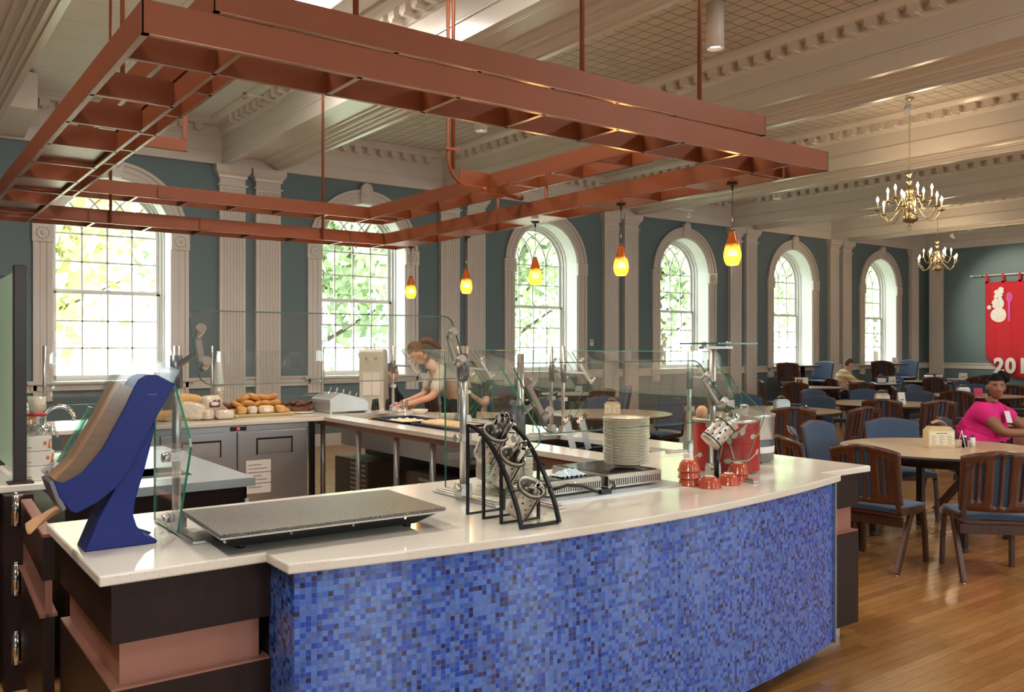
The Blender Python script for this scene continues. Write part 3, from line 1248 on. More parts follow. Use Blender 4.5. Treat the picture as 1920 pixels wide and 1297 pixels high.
MB().box(x0 + .03, x1 - .05, y0 + .03, y1 - .03, 0.08, 0.67).build('cabinet', M['darkwood'], t)
MB().box(x0 + .03, x1 - .05, y0 + .03, y0 + 0.05, 0.67, 0.855).build('front_panel', M['darkwood'], t)
MB().box(x1 - .07, x1 - .05, y0 + .05, y1 - .03, 0.67, 0.855).build('side_panel', M['darkwood'], t)
b = MB()
b.box(x0 + .08, x1 - .1, y0 + .08, y1 - .06, 0, 0.08)
b.build('toe_kick', M['darkrec'], t)
# black phone charger + socket on the table's end
b = MB()
b.box(1.612, 1.618, 4.575, 4.61, 0.79, 0.85)
b.box(1.612, 1.63, 4.58, 4.63, 0.765, 0.79, 1)
tag(b.build('power_adapter', [M['black'], M['paper']]), 'small black plug adapter on the end of the steel prep table', 'adapter')

# ---- left station ---------------------------------------------------------
t = thing('side_station', 'dark wood side station with a white top at the left edge', 'counter', (0, 0, 0))
u, l, bd = MB(), MB(), MB()
wood_run(u, l, bd, -1.6, 0.498, 4.76, 5.6)
u.build('upper_panel', M['darkwood'], t)
l.build('lower_panel', M['darkwood'], t)
bd.build('copper_band', M['copperband'], t)
MB().box(0.50, 0.62, 4.62, 5.6, 0.0, HC - TH - 0.001).build('end_stile', M['darkwood'], t)
for z in (0.77, 0.45, 0.13):
    h = MB()
    h.cyl((0.545, 4.605, z), (0.545, 4.605, z + 0.14), 0.014, 12)
    h.box(0.53, 0.575, 4.612, 4.62, z, z + 0.14)
    h.cyl((0.545, 4.605, z + 0.14), (0.545, 4.605, z + 0.155), 0.010, 8)
    h.build('spring_hinge', M['chrome'], t)
tag(MB().box(-1.7, 0.70, 4.72, 5.8, HC - TH, HC).build('worktop', M['quartz'], bevel=0.005), 'white worktop of the side station under the frosted panel', 'worktop')
# dark screen posts with frosted glass
t = thing('glass_screen', 'frosted green glass screen held between dark posts', 'screen', (0, 0, 0))
b = MB()
b.box(0.555, 0.61, 4.76, 4.81, HC, 1.99)
b.box(0.53, 0.64, 4.74, 4.83, HC, HC + 0.01)
b.build('post', M['edge'], t, bevel=0.004)
b = MB()
b.box(0.56, 0.605, 5.55, 5.60, HC, 1.99)
b.build('post', M['edge'], t)
MB().box(0.575, 0.587, 4.811, 5.549, HC + 0.04, 1.965).build('glass_panel', M['frost'], t)
# swing gate
t = thing('swing_gate', 'dark wood swing gate with copper band closing the island', 'gate', (0.54, 3.655, 0), 0.0)
T = Rz(-0.045)
b = MB().box(-0.02, 0.02, 0.0, 0.90, 0.723, 0.885, 0, T)
b.box(-0.02, 0.02, 0.0, 0.90, 0.12, 0.585, 0, T)
b.build('panel', M['darkwood'], t)
b = MB().box(-0.012, 0.012, 0.0, 0.90, 0.585, 0.723, 0, T)
b.box(-0.021, 0.021, 0.0, 0.90, 0.885, 0.897, 0, T)
b.box(-0.03, 0.03, 0.0, 0.90, 0.585, 0.597, 0, T)
b.build('copper_band', M['copperband'], t)

# =====================================================================  COPPER CANOPY
t = thing('copper_canopy', 'two-tier copper painted ladder frame hanging over the serving island', 'ceiling canopy', (0, 0, 0))
PT = 0.004
FH = 0.105


def ring(z, ox0, ox1, oy0, oy1, ix0, ix1, iy0, iy1, ncx, yl, nearbeam=True):
    def plate(xa, ya, xb, yb, nm, fl, inward):
        """web from a to b with a bottom flange; inward = (dx,dy) unit of flange direction"""
        b = MB()
        if abs(xa - xb) < 1e-6:
            s = inward[0]
            b.box(min(xa, xa + s * PT), max(xa, xa + s * PT), ya, yb, z, z + FH)
            b.box(min(xa, xa + s * fl), max(xa, xa + s * fl), ya, yb, z - 0.003, z, 1)
            b.box(min(xa, xa + s * fl * .6), max(xa, xa + s * fl * .6), ya, yb, z + FH, z + FH + 0.003)
        else:
            s = inward[1]
            b.box(xa, xb, min(ya, ya + s * PT), max(ya, ya + s * PT), z, z + FH)
            b.box(xa, xb, min(ya, ya + s * fl), max(ya, ya + s * fl), z - 0.003, z, 1)
            b.box(xa, xb, min(ya, ya + s * fl * .6), max(ya, ya + s * fl * .6), z + FH, z + FH + 0.003)
        b.build(nm, [M['copper'], M['copperlip']], t)
    plate(ox0, oy0, ox1, oy0, 'outer_rail', 0.022, (0, 1))
    plate(ox0, oy1, ox1, oy1, 'outer_rail', 0.022, (0, -1))
    plate(ox0, oy0, ox0, oy1, 'outer_rail', 0.022, (1, 0))
    plate(ox1, oy0, ox1, oy1, 'outer_rail', 0.022, (-1, 0))
    plate(ox0 + 0.02, iy0, ox1 - 0.02, iy0, 'inner_rail', 0.018, (0, -1))
    plate(ox0 + 0.02, iy1, ox1 - 0.02, iy1, 'inner_rail', 0.018, (0, 1))
    plate(ix0, oy0 + 0.02, ix0, oy1 - 0.02, 'inner_rail', 0.018, (-1, 0))
    plate(ix1, oy0 + 0.02, ix1, oy1 - 0.02, 'inner_rail', 0.018, (1, 0))
    # cross plates
    for i in range(0, ncx + 1):
        x = ix0 + (ix1 - ix0) * i / ncx
        if 0 < i < ncx:
            for (ya, yb) in ((oy0 + PT, iy0 - PT), (iy1 + PT, oy1 - PT)):
                b = MB().box(x - PT / 2, x + PT / 2, ya, yb, z, z + FH)
                b.box(x - 0.011, x + 0.011, ya, yb, z - 0.003, z, 1)
                b.build('cross_plate', [M['copper'], M['copperlip']], t)
    for side, ys in yl.items():
        xa, xb = (ox0 + PT, ix0 - PT) if side == 'l' else (ix1 + PT, ox1 - PT)
        for y in ys:
            b = MB().box(xa, xb, y - PT / 2, y + PT / 2, z, z + FH)
            b.box(xa, xb, y - 0.011, y + 0.011, z - 0.003, z, 1)
            b.build('cross_plate', [M['copper'], M['copperlip']], t)


LZ, UZ = 2.60, 2.81
ryl = [3.255 + 0.4925 * k for k in range(1, 9)]
lyl = [3.26 + 0.52 * k for k in range(1, 9)]
ring(LZ, 0.70, 4.405, 2.935, 8.0, 1.03, 4.09, 3.235, 7.67, 7, {'l': lyl, 'r': ryl})
ring(UZ, 1.0, 4.14, 3.165, 7.79, 1.335, 3.82, 3.47, 7.47, 6, {'l': [3.75 + 0.5 * k for k in range(7)], 'r': [3.75 + 0.5 * k for k in range(8)]})
# solid bottom panels in alternate cells
for k in (0, 2, 4, 6, 8):
    ya, yb = 3.255 + 0.4925 * k, 3.255 + 0.4925 * (k + 1)
    MB().box(4.10, 4.395, ya + 0.012, yb - 0.012, LZ - 0.002, LZ + 0.003).build('solid_panel', M['copperlip'], t)
for k in (3, 5, 7):
    ya, yb = 3.26 + 0.52 * k, 3.26 + 0.52 * (k + 1)
    MB().box(0.71, 1.02, ya + 0.012, yb - 0.012, LZ - 0.002 + 0.02, LZ + 0.003 + 0.02).build('solid_panel', M['copperlip'], t)
# end plate on the upper tier behind the conduit and bolted splices
b = MB()
b.box(3.57, 3.82, 5.50, 5.506, UZ, UZ + 0.12)
b.box(3.57, 3.82, 5.47, 5.50, UZ - 0.003, UZ)
b.build('end_plate', M['copper'], t)
for (x, y, z) in ((2.30, 7.665, LZ), (1.9, 7.465, UZ), (1.42, 7.665, LZ), (3.72, 7.665, LZ)):
    b = MB().box(x, x + 0.10, y - 0.008, y, z + 0.005, z + FH - 0.005)
    for dx in (0.02, 0.08):
        for dz in (0.03, 0.08):
            b.cyl((x + dx, y - 0.014, z + dz), (x + dx, y - 0.007, z + dz), 0.006, 6)
    b.build('splice_plate', M['copper'], t)
# separate copper bracket above the left arm
b = MB()
b.box(1.40, 1.87, 6.55, 6.556, 3.02, 3.11)
b.box(1.84, 1.87, 6.545, 6.556, 3.11, 3.45)
b.box(1.40, 1.87, 6.52, 6.55, 3.017, 3.02)
b.box(1.40, 1.406, 6.545, 6.556, 3.11, 3.45)
b.build('hanging_bracket', M['copper'], t)
# hanger rods
for (x, y, z0, z1) in ((1.58, 7.66, LZ, CEIL), (1.09, 5.0, UZ + FH, CEIL), (3.43, 7.66, LZ, CEIL), (3.72, 3.30, UZ + FH, CEIL), (4.13, 5.18, LZ + 0.0, UZ), (4.10, 5.76, LZ, UZ), (1.62, 3.30, UZ + FH, CEIL), (2.90, 3.35, UZ + FH, CEIL)):
    MB().cyl((x, y - 0.012, z0), (x, y - 0.012, z1), 0.0125, 10).build('hanger_rod', M['copper'], t)
# conduit pair dropping from the ceiling, one bending out to the right arm
cx, cy = 3.40, 5.40
pts = [(cx, cy, CEIL), (cx, cy, 2.99)]
for i in range(1, 9):
    a = PI / 2 * i / 8
    pts.append((cx + 0.16 * (1 - math.cos(a)), cy, 2.99 - 0.20 * math.sin(a)))
pts.append((4.08, cy + 0.02, 2.745))
b = MB().tube(pts, 0.014, 10)
for p in ((3.73, cy, 2.775), (4.05, cy, 2.748)):
    b.tube([(p[0] - 0.03, p[1], p[2] + 0.002), (p[0] + 0.03, p[1], p[2])], 0.019, 10)
b.build('conduit', M['copper'], t)
b = MB().cyl((cx + 0.045, cy, CEIL), (cx + 0.045, cy, UZ + FH - 0.02), 0.014, 10)
b.box(cx - 0.03, cx + 0.085, cy - 0.02, cy - 0.012, 3.03, 3.05)
b.build('conduit', M['copper'], t)

# ---- pendants ---------------------------------------------------------------
M['amber'] = bpy.data.materials.new('amber_glass')
m = M['amber']
m.use_nodes = True
nt = m.node_tree
bs = nt.nodes['Principled BSDF']
tc = N(nt, 'ShaderNodeTexCoord')
sp = N(nt, 'ShaderNodeSeparateXYZ')
nt.links.new(tc.outputs['Object'], sp.inputs[0])
r = N(nt, 'ShaderNodeValToRGB')
mr = N(nt, 'ShaderNodeMapRange')
mr.inputs['From Min'].default_value = -0.20
mr.inputs['From Max'].default_value = 0.0
nt.links.new(sp.outputs['Z'], mr.inputs['Value'])
nz = N(nt, 'ShaderNodeTexNoise')
nz.inputs['Scale'].default_value = 45
nt.links.new(tc.outputs['Object'], nz.inputs['Vector'])
ad = N(nt, 'ShaderNodeMath', operation='MULTIPLY_ADD')
nt.links.new(nz.outputs['Fac'], ad.inputs[0])
ad.inputs[1].default_value = 0.22
nt.links.new(mr.outputs[0], ad.inputs[2])
nt.links.new(ad.outputs[0], r.inputs[0])
e = r.color_ramp.elements
e[0].position = 0.62
e[0].color = (1.0, 0.62, 0.12, 1)
e[1].position = 0.74
e[1].color = (0.26, 0.075, 0.015, 1)
nt.links.new(r.outputs[0], bs.inputs['Base Color'])
bs.inputs['Roughness'].default_value = 0.12
bs.inputs['Coat Weight'].default_value = 0.6
r2 = N(nt, 'ShaderNodeValToRGB')
nt.links.new(ad.outputs[0], r2.inputs[0])
e = r2.color_ramp.elements
e[0].position = 0.60
e[0].color = (1.0, 0.50, 0.05, 1)
e[1].position = 0.76
e[1].color = (0.14, 0.035, 0.002, 1)
nt.links.new(r2.outputs[0], bs.inputs['Emission Color'])
bs.inputs['Emission Strength'].default_value = 1.7
_tr = N(nt, 'ShaderNodeBsdfTransparent')
_r3 = N(nt, 'ShaderNodeValToRGB')
nt.links.new(ad.outputs[0], _r3.inputs[0])
_r3.color_ramp.elements[0].position = 0.60
_r3.color_ramp.elements[0].color = (1.0, 0.72, 0.22, 1)
_r3.color_ramp.elements[1].position = 0.74
_r3.color_ramp.elements[1].color = (0.42, 0.13, 0.02, 1)
nt.links.new(_r3.outputs[0], _tr.inputs[0])
_mx = N(nt, 'ShaderNodeMixShader')
_mx.inputs[0].default_value = 0.5
nt.links.new(_tr.outputs[0], _mx.inputs[1])
nt.links.new(bs.outputs[0], _mx.inputs[2])
nt.links.new(_mx.outputs[0], nt.nodes['Material Output'].inputs[0])
M['pendantbulb'] = mat('pendant_bulb', rgb(255, 240, 190), 0.4, emit=(1.0, 0.80, 0.40, 1), estr=14.0)

PL = ['amber glass pendant nearest the camera, right end of the row', 'amber glass pendant, second from the right in the row', 'amber glass pendant hanging in front of an arched window pane, middle of the row',
      'amber glass pendant, second from the left in the row', 'smallest amber glass pendant at the left end of the row']
p0 = None
for i, (y, zt) in enumerate(((3.49, 2.30), (4.47, 2.30), (5.45, 2.29), (6.44, 2.27), (7.42, 2.27))):
    if p0 is None:
        p0 = thing('pendant_lamp', PL[i], 'pendant lamp', (4.245, y, zt), 0, 'amber glass pendants under the copper canopy')
        b = MB()
        prof = [(0.018, 0.0), (0.024, -0.02), (0.034, -0.055), (0.046, -0.10), (0.0535, -0.135), (0.054, -0.155), (0.049, -0.18), (0.037, -0.205), (0.030, -0.207), (0.044, -0.178), (0.049, -0.155)]
        b.lathe(prof, 24)
        sh = b.build('glass_shade', M['amber'], p0)
        MB().ball((0, 0, -0.145), 0.032, 0.032, 0.036, 16, 10).build('bulb', M['pendantbulb'], p0)
        b = MB()
        b.cyl((0, 0, 0), (0, 0, LZ - zt - 0.003), 0.002, 6)
        b.cyl((0, 0, -0.004), (0, 0, 0.012), 0.016, 12)
        b.cyl((0, 0, LZ - zt - 0.05), (0, 0, LZ - zt - 0.02), 0.007, 8)
        b.build('cord', M['black'], p0)
        b = MB()
        b.cyl((0, 0, LZ - zt - 0.02), (0, 0, LZ - zt - 0.003), 0.022, 12)
        b.box(-0.04, 0.04, -0.006, 0.006, LZ - zt - 0.012, LZ - zt - 0.003)
        b.box(-0.006, 0.006, -0.04, 0.04, LZ - zt - 0.012, LZ - zt - 0.003)
        b.build('ceiling_mount', M['black'], p0)
    else:
        dup(p0, (4.245, y, zt), 0, PL[i])
    point('pendant_light', (4.245, y, zt - 0.26), 5, (1.0, 0.55, 0.2), 0.04)
    point('pendant_light', (4.245, y, zt + 0.06), 2.5, (1.0, 0.45, 0.12), 0.03)

# =====================================================================  SNEEZE GUARDS
def guard_post(b_t, b_s, x, y, ztop, zs0, zs1, r=0.0155):
    b_t.cyl((x, y, HC + 0.012), (x, y, ztop), r, 14)
    b_s.cyl((x, y, zs0), (x, y, zs1), r + 0.006, 16)
    b_t.box(x - 0.028, x + 0.028, y - 0.028, y + 0.028, HC + 0.012, HC + 0.05)


def rpane(b, P0, ux, uy, w, h, r=(0.03,) * 4, th=0.008, mi=0, me=1, seg=5, poly=None):
    """rounded glass sheet: P0 lower-left corner, ux/uy unit vectors, w,h; faces mi, edges me"""
    P0, ux, uy = Vector(P0), Vector(ux).normalized(), Vector(uy).normalized()
    n = ux.cross(uy).normalized()
    if poly is None:
        poly = []
        for (cx_, cy_, a0), rr in zip(((0, 0, PI), (w, 0, 1.5 * PI), (w, h, 0), (0, h, .5 * PI)), r):
            sx = 1 if cx_ == 0 else -1
            sy = 1 if cy_ == 0 else -1
            for i in range(seg + 1):
                a = a0 + PI / 2 * i / seg
                poly.append((cx_ + sx * rr + rr * math.cos(a), cy_ + sy * rr + rr * math.sin(a)))
    k = len(poly)
    base = [P0 + ux * p[0] + uy * p[1] for p in poly]
    vs = [p - n * th / 2 for p in base] + [p + n * th / 2 for p in base]
    q = len(b.v)
    b.v += vs
    b.f += [[q + i for i in range(k)][::-1], [q + k + i for i in range(k)]]
    b.m += [mi, mi]
    b.sm += [False, False]
    for i in range(k):
        j = (i + 1) % k
        b.f.append([q + i, q + j, q + k + j, q + k + i])
        b.m.append(me)
        b.sm.append(False)


def knob(b, p, n, L=0.035, r=0.0135):
    p, n = Vector(p), Vector(n).normalized()
    b.cyl(p - n * L, p + n * 0.012, r, 12)


GM = [M['glass'], M['glassedge']]


def foot(b, x, y0, y1):
    b.box(x - 0.022, x + 0.022, y0, y1, HC, HC + 0.012)


def xguard(label, xa, xb, yb_, zb_, yt_, zt_, posts, endpan, feet=True):
    """guard facing -y: pane leaning back between posts"""
    t = thing('sneeze_guard', label, 'sneeze guard', (0, 0, 0))
    for (x, y, zt, s0, s1) in posts:
        bt, bs_ = MB(), MB()
        guard_post(bt, bs_, x, y, zt, s0, s1)
        pp = bt.build('post', M['alu'], t)
        bs_.build('sleeve', M['greypole'], pp)
    g = MB()
    d = Vector((0, yt_ - yb_, zt_ - zb_))
    rpane(g, (xa, yb_, zb_), (1, 0, 0), d, xb - xa, d.length, (0.045, 0.045, 0.035, 0.035))
    g.build('glass_pane', GM, t)
    n = Vector((1, 0, 0)).cross(d).normalized()
    if n.y < 0:
        n = -n
    dn = d.normalized()
    for (x, y, zt, s0, s1) in posts:
        k = MB()
        xx = min(max(x, xa + 0.026), xb - 0.026)
        p1 = Vector((xx, yb_, zb_)) + dn * (d.length * 0.26)
        p2 = Vector((xx, yb_, zb_)) + dn * (d.length * 0.70)
        for p in (p1, p2):
            k.cyl(p - n * 0.034, p + n * 0.016, 0.0175, 16)
        mid = (p1 + p2) / 2 + n * 0.02
        k.bar(p1 + n * 0.02, p2 + n * 0.02, 0.02, 0.012)
        k.bar(mid, (x, y, (s0 + s1) / 2 + 0.02), 0.016, 0.016)
        k.build('clamp', M['alu'], t)
    for (x, poly) in endpan:
        g = MB()
        rpane(g, (x, 0, 0), (0, 1, 0), (0, 0, 1), 0, 0, poly=poly, th=0.008)
        g.build('end_glass', GM, t)
    for (x, y, zt, s0, s1) in posts:
        f = MB()
        foot(f, x, y - 0.27, y + 0.22)
        f.box(x - 0.0165, x + 0.0165, y - 0.26, y + 0.20, HC + 0.012, HC + 0.018)
        f.build('foot_bar', M['alu'], t, bevel=0.004)
    for (x, y, zt, s0, s1) in posts:
        for z in (0.975, 1.19):
            k = MB()
            k.box(x - 0.03, x + 0.03, y - 0.022, y + 0.022, z, z + 0.032)
            k.cyl((x - 0.03, y - 0.02, z + 0.016), (x - 0.055, y - 0.02, z + 0.016), 0.016, 12)
            k.build('clamp_block', M['alu'], t)
    return t


def endpoly(y_back, y_bot, y_knee, zk, y_top, zt, z0=HC + 0.015):
    return [(y_back, z0), (y_bot, z0), (y_knee + 0.012, zk - 0.03), (y_knee, zk), (y_knee + 0.01, zk + 0.03), (y_top - 0.02, zt - 0.02), (y_top, zt), (y_back, zt)]


xguard('tilted glass sneeze guard over the grey warming shelf, leftmost of the front guards', 0.90, 1.99, 3.0, 1.467, 3.14, 1.725,
       [(0.885, 3.225, 1.60, 1.45, 1.567), (2.067, 3.16, 1.60, 1.45, 1.567)],
       [(0.855, endpoly(3.40, 3.10, 2.948, 1.266, 3.176, 1.504))])
xguard('tilted glass sneeze guard in front of the tall plate stack', 2.20, 3.37, 2.75, 1.245, 2.99, 1.526,
       [(2.25, 2.99, 1.567, 1.22, 1.347), (3.438, 2.95, 1.585, 1.30, 1.42)],
       [(2.12, endpoly(3.39, 3.09, 2.69, 1.24, 2.965, 1.522)), (3.47, endpoly(3.01, 2.80, 2.66, 1.26, 3.0, 1.53))])
# flat glass shelf on the right-hand post
t = thing('glass_shelf', 'small flat glass shelf on top of the post above the red soup warmer', 'shelf', (0, 0, 0))
g = MB()
rpane(g, (3.30, 2.80, 1.612), (1, 0, 0), (0, 1, 0), 0.32, 0.26, (0.02,) * 4)
g.build('glass_pane', GM, t)
b = MB()
b.box(3.34, 3.56, 2.925, 2.955, 1.586, 1.598)
for x in (3.36, 3.545):
    b.cyl((x, 2.94, 1.598), (x, 2.94, 1.622), 0.013, 12)
b.build('bracket', M['alu'], t)


def yguard(label, ya, yb, posts, ends):
    t = thing('sneeze_guard', label, 'sneeze guard', (0, 0, 0), 0, 'sneeze guards over the food wells')
    X = 4.16
    for y in posts:
        bt, bs_ = MB(), MB()
        guard_post(bt, bs_, X, y, 1.60, 1.33, 1.46, 0.0145)
        pp = bt.build('post', M['alu'], t)
        bs_.build('sleeve', M['greypole'], pp)
    g = MB()
    xb_, zb_, xt_, zt_ = 4.44, 1.266, 4.21, 1.565
    d = Vector((xt_ - xb_, 0, zt_ - zb_))
    rpane(g, (xb_, ya, zb_), (0, 1, 0), d, yb - ya, d.length, (0.03,) * 4)
    g.build('glass_pane', GM, t)
    n = Vector((0, 1, 0)).cross(d).normalized()
    if n.x < 0:
        n = -n
    dn = d.normalized()
    for y in posts:
        k = MB()
        yy = min(max(y, ya + 0.06), yb - 0.06)
        p1 = Vector((xb_, yy, zb_)) + dn * (d.length * 0.26)
        p2 = Vector((xb_, yy, zb_)) + dn * (d.length * 0.76)
        for p in (p1, p2):
            knob(k, p - n * 0.004, n, 0.03)
            k.cyl(p + n * 0.004, p + n * 0.02, 0.0125, 12)
        mid = (p1 + p2) / 2 - n * 0.034
        k.bar(p1 - n * 0.034, p2 - n * 0.034, 0.02, 0.012)
        k.bar(mid, (X, y, 1.41), 0.016, 0.016)
        for z in (0.975, 1.19):
            k.box(X - 0.02, X + 0.02, y - 0.025, y + 0.025, z, z + 0.03)
        k.build('clamp', M['alu'], t)
    for y in ends:
        g = MB()
        poly = [(3.95, HC + .02), (4.20, HC + .02), (4.44, 1.24), (4.45, 1.27), (4.43, 1.30), (4.22, 1.555), (4.19, 1.57), (3.95, 1.57)]
        rpane(g, (0, y, 0), (1, 0, 0), (0, 0, 1), 0, 0, poly=poly, th=0.008)
        g.build('end_glass', GM, t)
    for y in posts:
        f = MB().box(X - 0.2, X + 0.22, y - 0.02, y + 0.02, HC, HC + 0.012)
        f.build('foot_bar', M['alu'], t, bevel=0.003)


yguard('sneeze guard over the near food well, between two posts', 3.62, 4.97, [3.76, 5.0], [3.58, 5.02])
yguard('sneeze guard over the blue food trays, middle of the counter arm', 5.17, 6.27, [5.14, 6.30], [5.10, 6.33])
yguard('sneeze guard at the far end of the counter arm beside the beige machine', 6.46, 7.55, [6.43, 7.62], [6.41])

# back guards along the bread counter (upright sheets)
for (label, xa, xb) in (('upright glass guard at the left end of the bread counter', 1.22, 2.28), ('upright glass guard behind the bagels, right half of the bread counter', 2.62, 3.70)):
    t = thing('sneeze_guard', label, 'sneeze guard', (0, 0, 0))
    g = MB()
    rpane(g, (xa, 8.22, 1.10), (1, 0, 0), (0, 0, 1), xb - xa, 0.455, (0.01, 0.01, 0.05, 0.05))
    g.build('glass_pane', [M['glass'], M['glassedge']], t)
    for x in (xa - 0.03, xb + 0.0):
        b = MB()
        b.cyl((x, 8.26, HC), (x, 8.26, 1.60), 0.0145, 12)
        b.box(x - 0.02, x + 0.02, 8.1, 8.4, HC, HC + 0.012)
        b.build('post', M['alu'], t)
    for x in (xa + 0.03, xb - 0.04):
        for z in (1.25, 1.45):
            k = MB()
            knob(k, (x, 8.235, z), (0, -1, 0), 0.02)
            k.build('clamp', M['alu'], t)


# =====================================================================  THINGS ON THE FRONT COUNTER
# --- blue napkin dispenser ---
t = thing('napkin_dispenser', 'blue tilted napkin dispenser with a clear cover at the left end of the counter', 'napkin dispenser', (0, 0, 0))
Y0, Y1 = 3.055, 3.185
stand = [(0.553, HC), (0.774, HC), (0.778, 0.948), (0.770, 0.955), (0.737, 0.971), (0.712, 1.005), (0.701, 1.042), (0.708, 1.094), (0.737, 1.192), (0.767, 1.315), (0.770, 1.349),
         (0.733, 1.293), (0.690, 1.205), (0.648, 1.142), (0.596, 1.045)]
b = MB()
b.prism(stand, Y0, Y1, 'y')
b.build('stand', M['blueplastic'], t, bevel=0.004)
b = MB()
b.prism([(0.70, HC), (0.775, HC), (0.79, HC + 0.012), (0.75, HC + 0.03), (0.72, HC + 0.05)], Y1 - 0.004, Y1 + 0.02, 'y')
b.build('stand_foot', M['blueplastic'], t, bevel=0.003)
body = [(0.588, 1.097), (0.528, 1.070), (0.510, 1.080), (0.479, 1.127), (0.463, 1.180), (0.491, 1.168), (0.545, 1.196), (0.605, 1.268), (0.670, 1.391), (0.700, 1.462),
        (0.716, 1.490), (0.742, 1.505), (0.774, 1.503), (0.826, 1.474), (0.822, 1.455), (0.770, 1.36), (0.735, 1.29), (0.69, 1.20), (0.648, 1.142)]
b = MB()
b.prism(body, Y0 - 0.012, Y0 - 0.002, 'y')
b.prism(body, Y1 + 0.002, Y1 + 0.012, 'y')
back = [(0.826, 1.474), (0.822, 1.455), (0.770, 1.36), (0.735, 1.29), (0.69, 1.20), (0.648, 1.142), (0.588, 1.097), (0.528, 1.070), (0.532, 1.078), (0.585, 1.106), (0.641, 1.150), (0.682, 1.206), (0.727, 1.295), (0.761, 1.363), (0.812, 1.455), (0.815, 1.474)]
b.prism(back, Y0 - 0.002, Y1 + 0.002, 'y')
b.build('body', M['blueplastic'], t, bevel=0.003)
b = MB()
b.prism([(0.50, 1.085), (0.463, 1.18), (0.45, 1.175), (0.468, 1.12), (0.488, 1.08)], Y0 - 0.01, Y1 + 0.01, 'y')
b.build('chute', M['greypole'], t, bevel=0.002)
b = MB()
b.box(0.743, 0.772, Y0 - 0.0135, Y0 - 0.0125, 1.437, 1.441)
b.build('embossed_mark', mat('blue_mark', rgb(60, 84, 170), 0.4), t)
out_ = [(0.448, 1.197), (0.516, 1.251), (0.586, 1.37), (0.652, 1.500), (0.690, 1.545), (0.718, 1.556), (0.779, 1.551), (0.846, 1.517), (0.830, 1.482)]
inn_ = [(0.452, 1.189), (0.521, 1.245), (0.591, 1.366), (0.657, 1.494), (0.693, 1.538), (0.720, 1.549), (0.777, 1.544), (0.837, 1.512), (0.824, 1.480)]
cov = out_ + inn_[::-1]
b = MB()
b.prism(cov, Y0 - 0.008, Y1 + 0.008, 'y')
M['clearplastic'] = glass_mat('clear_plastic_cover', (0.93, 0.93, 0.93, 1), 0.8, 0.12, 0.03, 0.7)
b.build('clear_cover', M['clearplastic'], t, fix=True)
b = MB()
side = [(0.463, 1.178), (0.452, 1.189), (0.521, 1.245), (0.591, 1.366), (0.657, 1.494), (0.693, 1.538), (0.720, 1.549), (0.777, 1.544), (0.837, 1.512), (0.826, 1.474), (0.774, 1.503), (0.742, 1.505), (0.716, 1.490), (0.70, 1.462), (0.67, 1.391), (0.605, 1.268), (0.545, 1.196), (0.491, 1.168)]
b.prism(side, Y0 - 0.006, Y0 - 0.005, 'y')
b.build('clear_side', M['clearplastic'], t, fix=True)
# the kraft napkins inside, one pack
M['kraftdark'] = mat('packed_kraft_napkins', rgb(158, 130, 106), 0.75, noise=0.18, nscale=6, stretch=(2, 2, 40))
b = MB()
pk = [(0.470, 1.178), (0.525, 1.236), (0.596, 1.357), (0.658, 1.480), (0.700, 1.460), (0.655, 1.365), (0.602, 1.262), (0.545, 1.192), (0.49, 1.165)]
b.prism(pk, Y0 + 0.0, Y1 - 0.0, 'y')
fr_ = [(0.470, 1.178), (0.525, 1.236), (0.596, 1.357), (0.658, 1.480)]
b.prism(fr_ + [(x - 0.003, z + 0.002) for x, z in reversed(fr_)], Y0 - 0.0005, Y1 + 0.0005, 'y', 1)
o = b.build('napkins', [M['kraftdark'], M['kraft']])
tag(o, 'stack of brown kraft napkins packed inside the blue dispenser', 'napkins', kind='stuff')
b = MB()
b.grid(8, 6, lambda u, v: (0.505 - 0.10 * v - 0.012 * math.sin(u * 5), Y0 + 0.02 + 0.09 * u, 1.082 - 0.055 * v + 0.016 * math.sin(u * 9 + v * 4)), thick=(0, 0, 0.002))
tag(b.build('napkin', M['kraft']), 'brown napkin sticking out of the bottom of the blue dispenser', 'napkin')

# --- heated stone shelf ---
t = thing('warming_shelf', 'long grey speckled stone warming shelf on a black base', 'warming shelf', (0, 0, 0))
slab = [(0.872, 2.705), (1.681, 2.683), (1.703, 3.165), (0.894, 3.187)]
MB().prism(slab, 1.004, 1.016, 'z').build('stone_slab', M['hotstone'], t, bevel=0.003)
b = MB()
b.prism([(0.876, 2.709), (1.677, 2.687), (1.699, 3.161), (0.898, 3.183)], 0.998, 1.004, 'z')
b.build('metal_rim', M['alu'], t)
b = MB()
up = [(0.89, 2.72), (1.664, 2.70), (1.686, 3.15), (0.91, 3.17)]
lo = [(0.95, 2.80), (1.61, 2.78), (1.62, 3.08), (0.96, 3.10)]
b.add([(x, y, 0.952) for x, y in lo] + [(x, y, 0.998) for x, y in up], [(3, 2, 1, 0), (4, 5, 6, 7), (0, 1, 5, 4), (1, 2, 6, 5), (2, 3, 7, 6), (3, 0, 4, 7)])
b.build('base', M['black'], t, bevel=0.002)
for x, y in ((0.98, 2.83), (1.59, 2.81), (1.59, 3.05), (0.98, 3.07)):
    MB().cyl((x, y, HC), (x, y, 0.953), 0.016, 10).build('foot', M['black'], t)
for x in (0.885, 1.10, 1.32, 1.52):
    MB().cyl((x, 2.703, 0.994), (x, 2.695, 0.994), 0.004, 8).build('screw', M['chrome'], t)

# --- cutlery rack --------------------------------------------------------
t = thing('cutlery_rack', 'black curved metal rack holding three tilted perforated cylinders', 'cutlery rack', (0, 0, 0))


def rack_z(y):
    # curved rail height for y from back 2.85 to front 2.50
    q = (2.85 - y) / 0.35
    return HC + 0.005 + 0.345 * math.cos(q * PI / 2) ** 0.75 if q < 0.999 else HC + 0.005


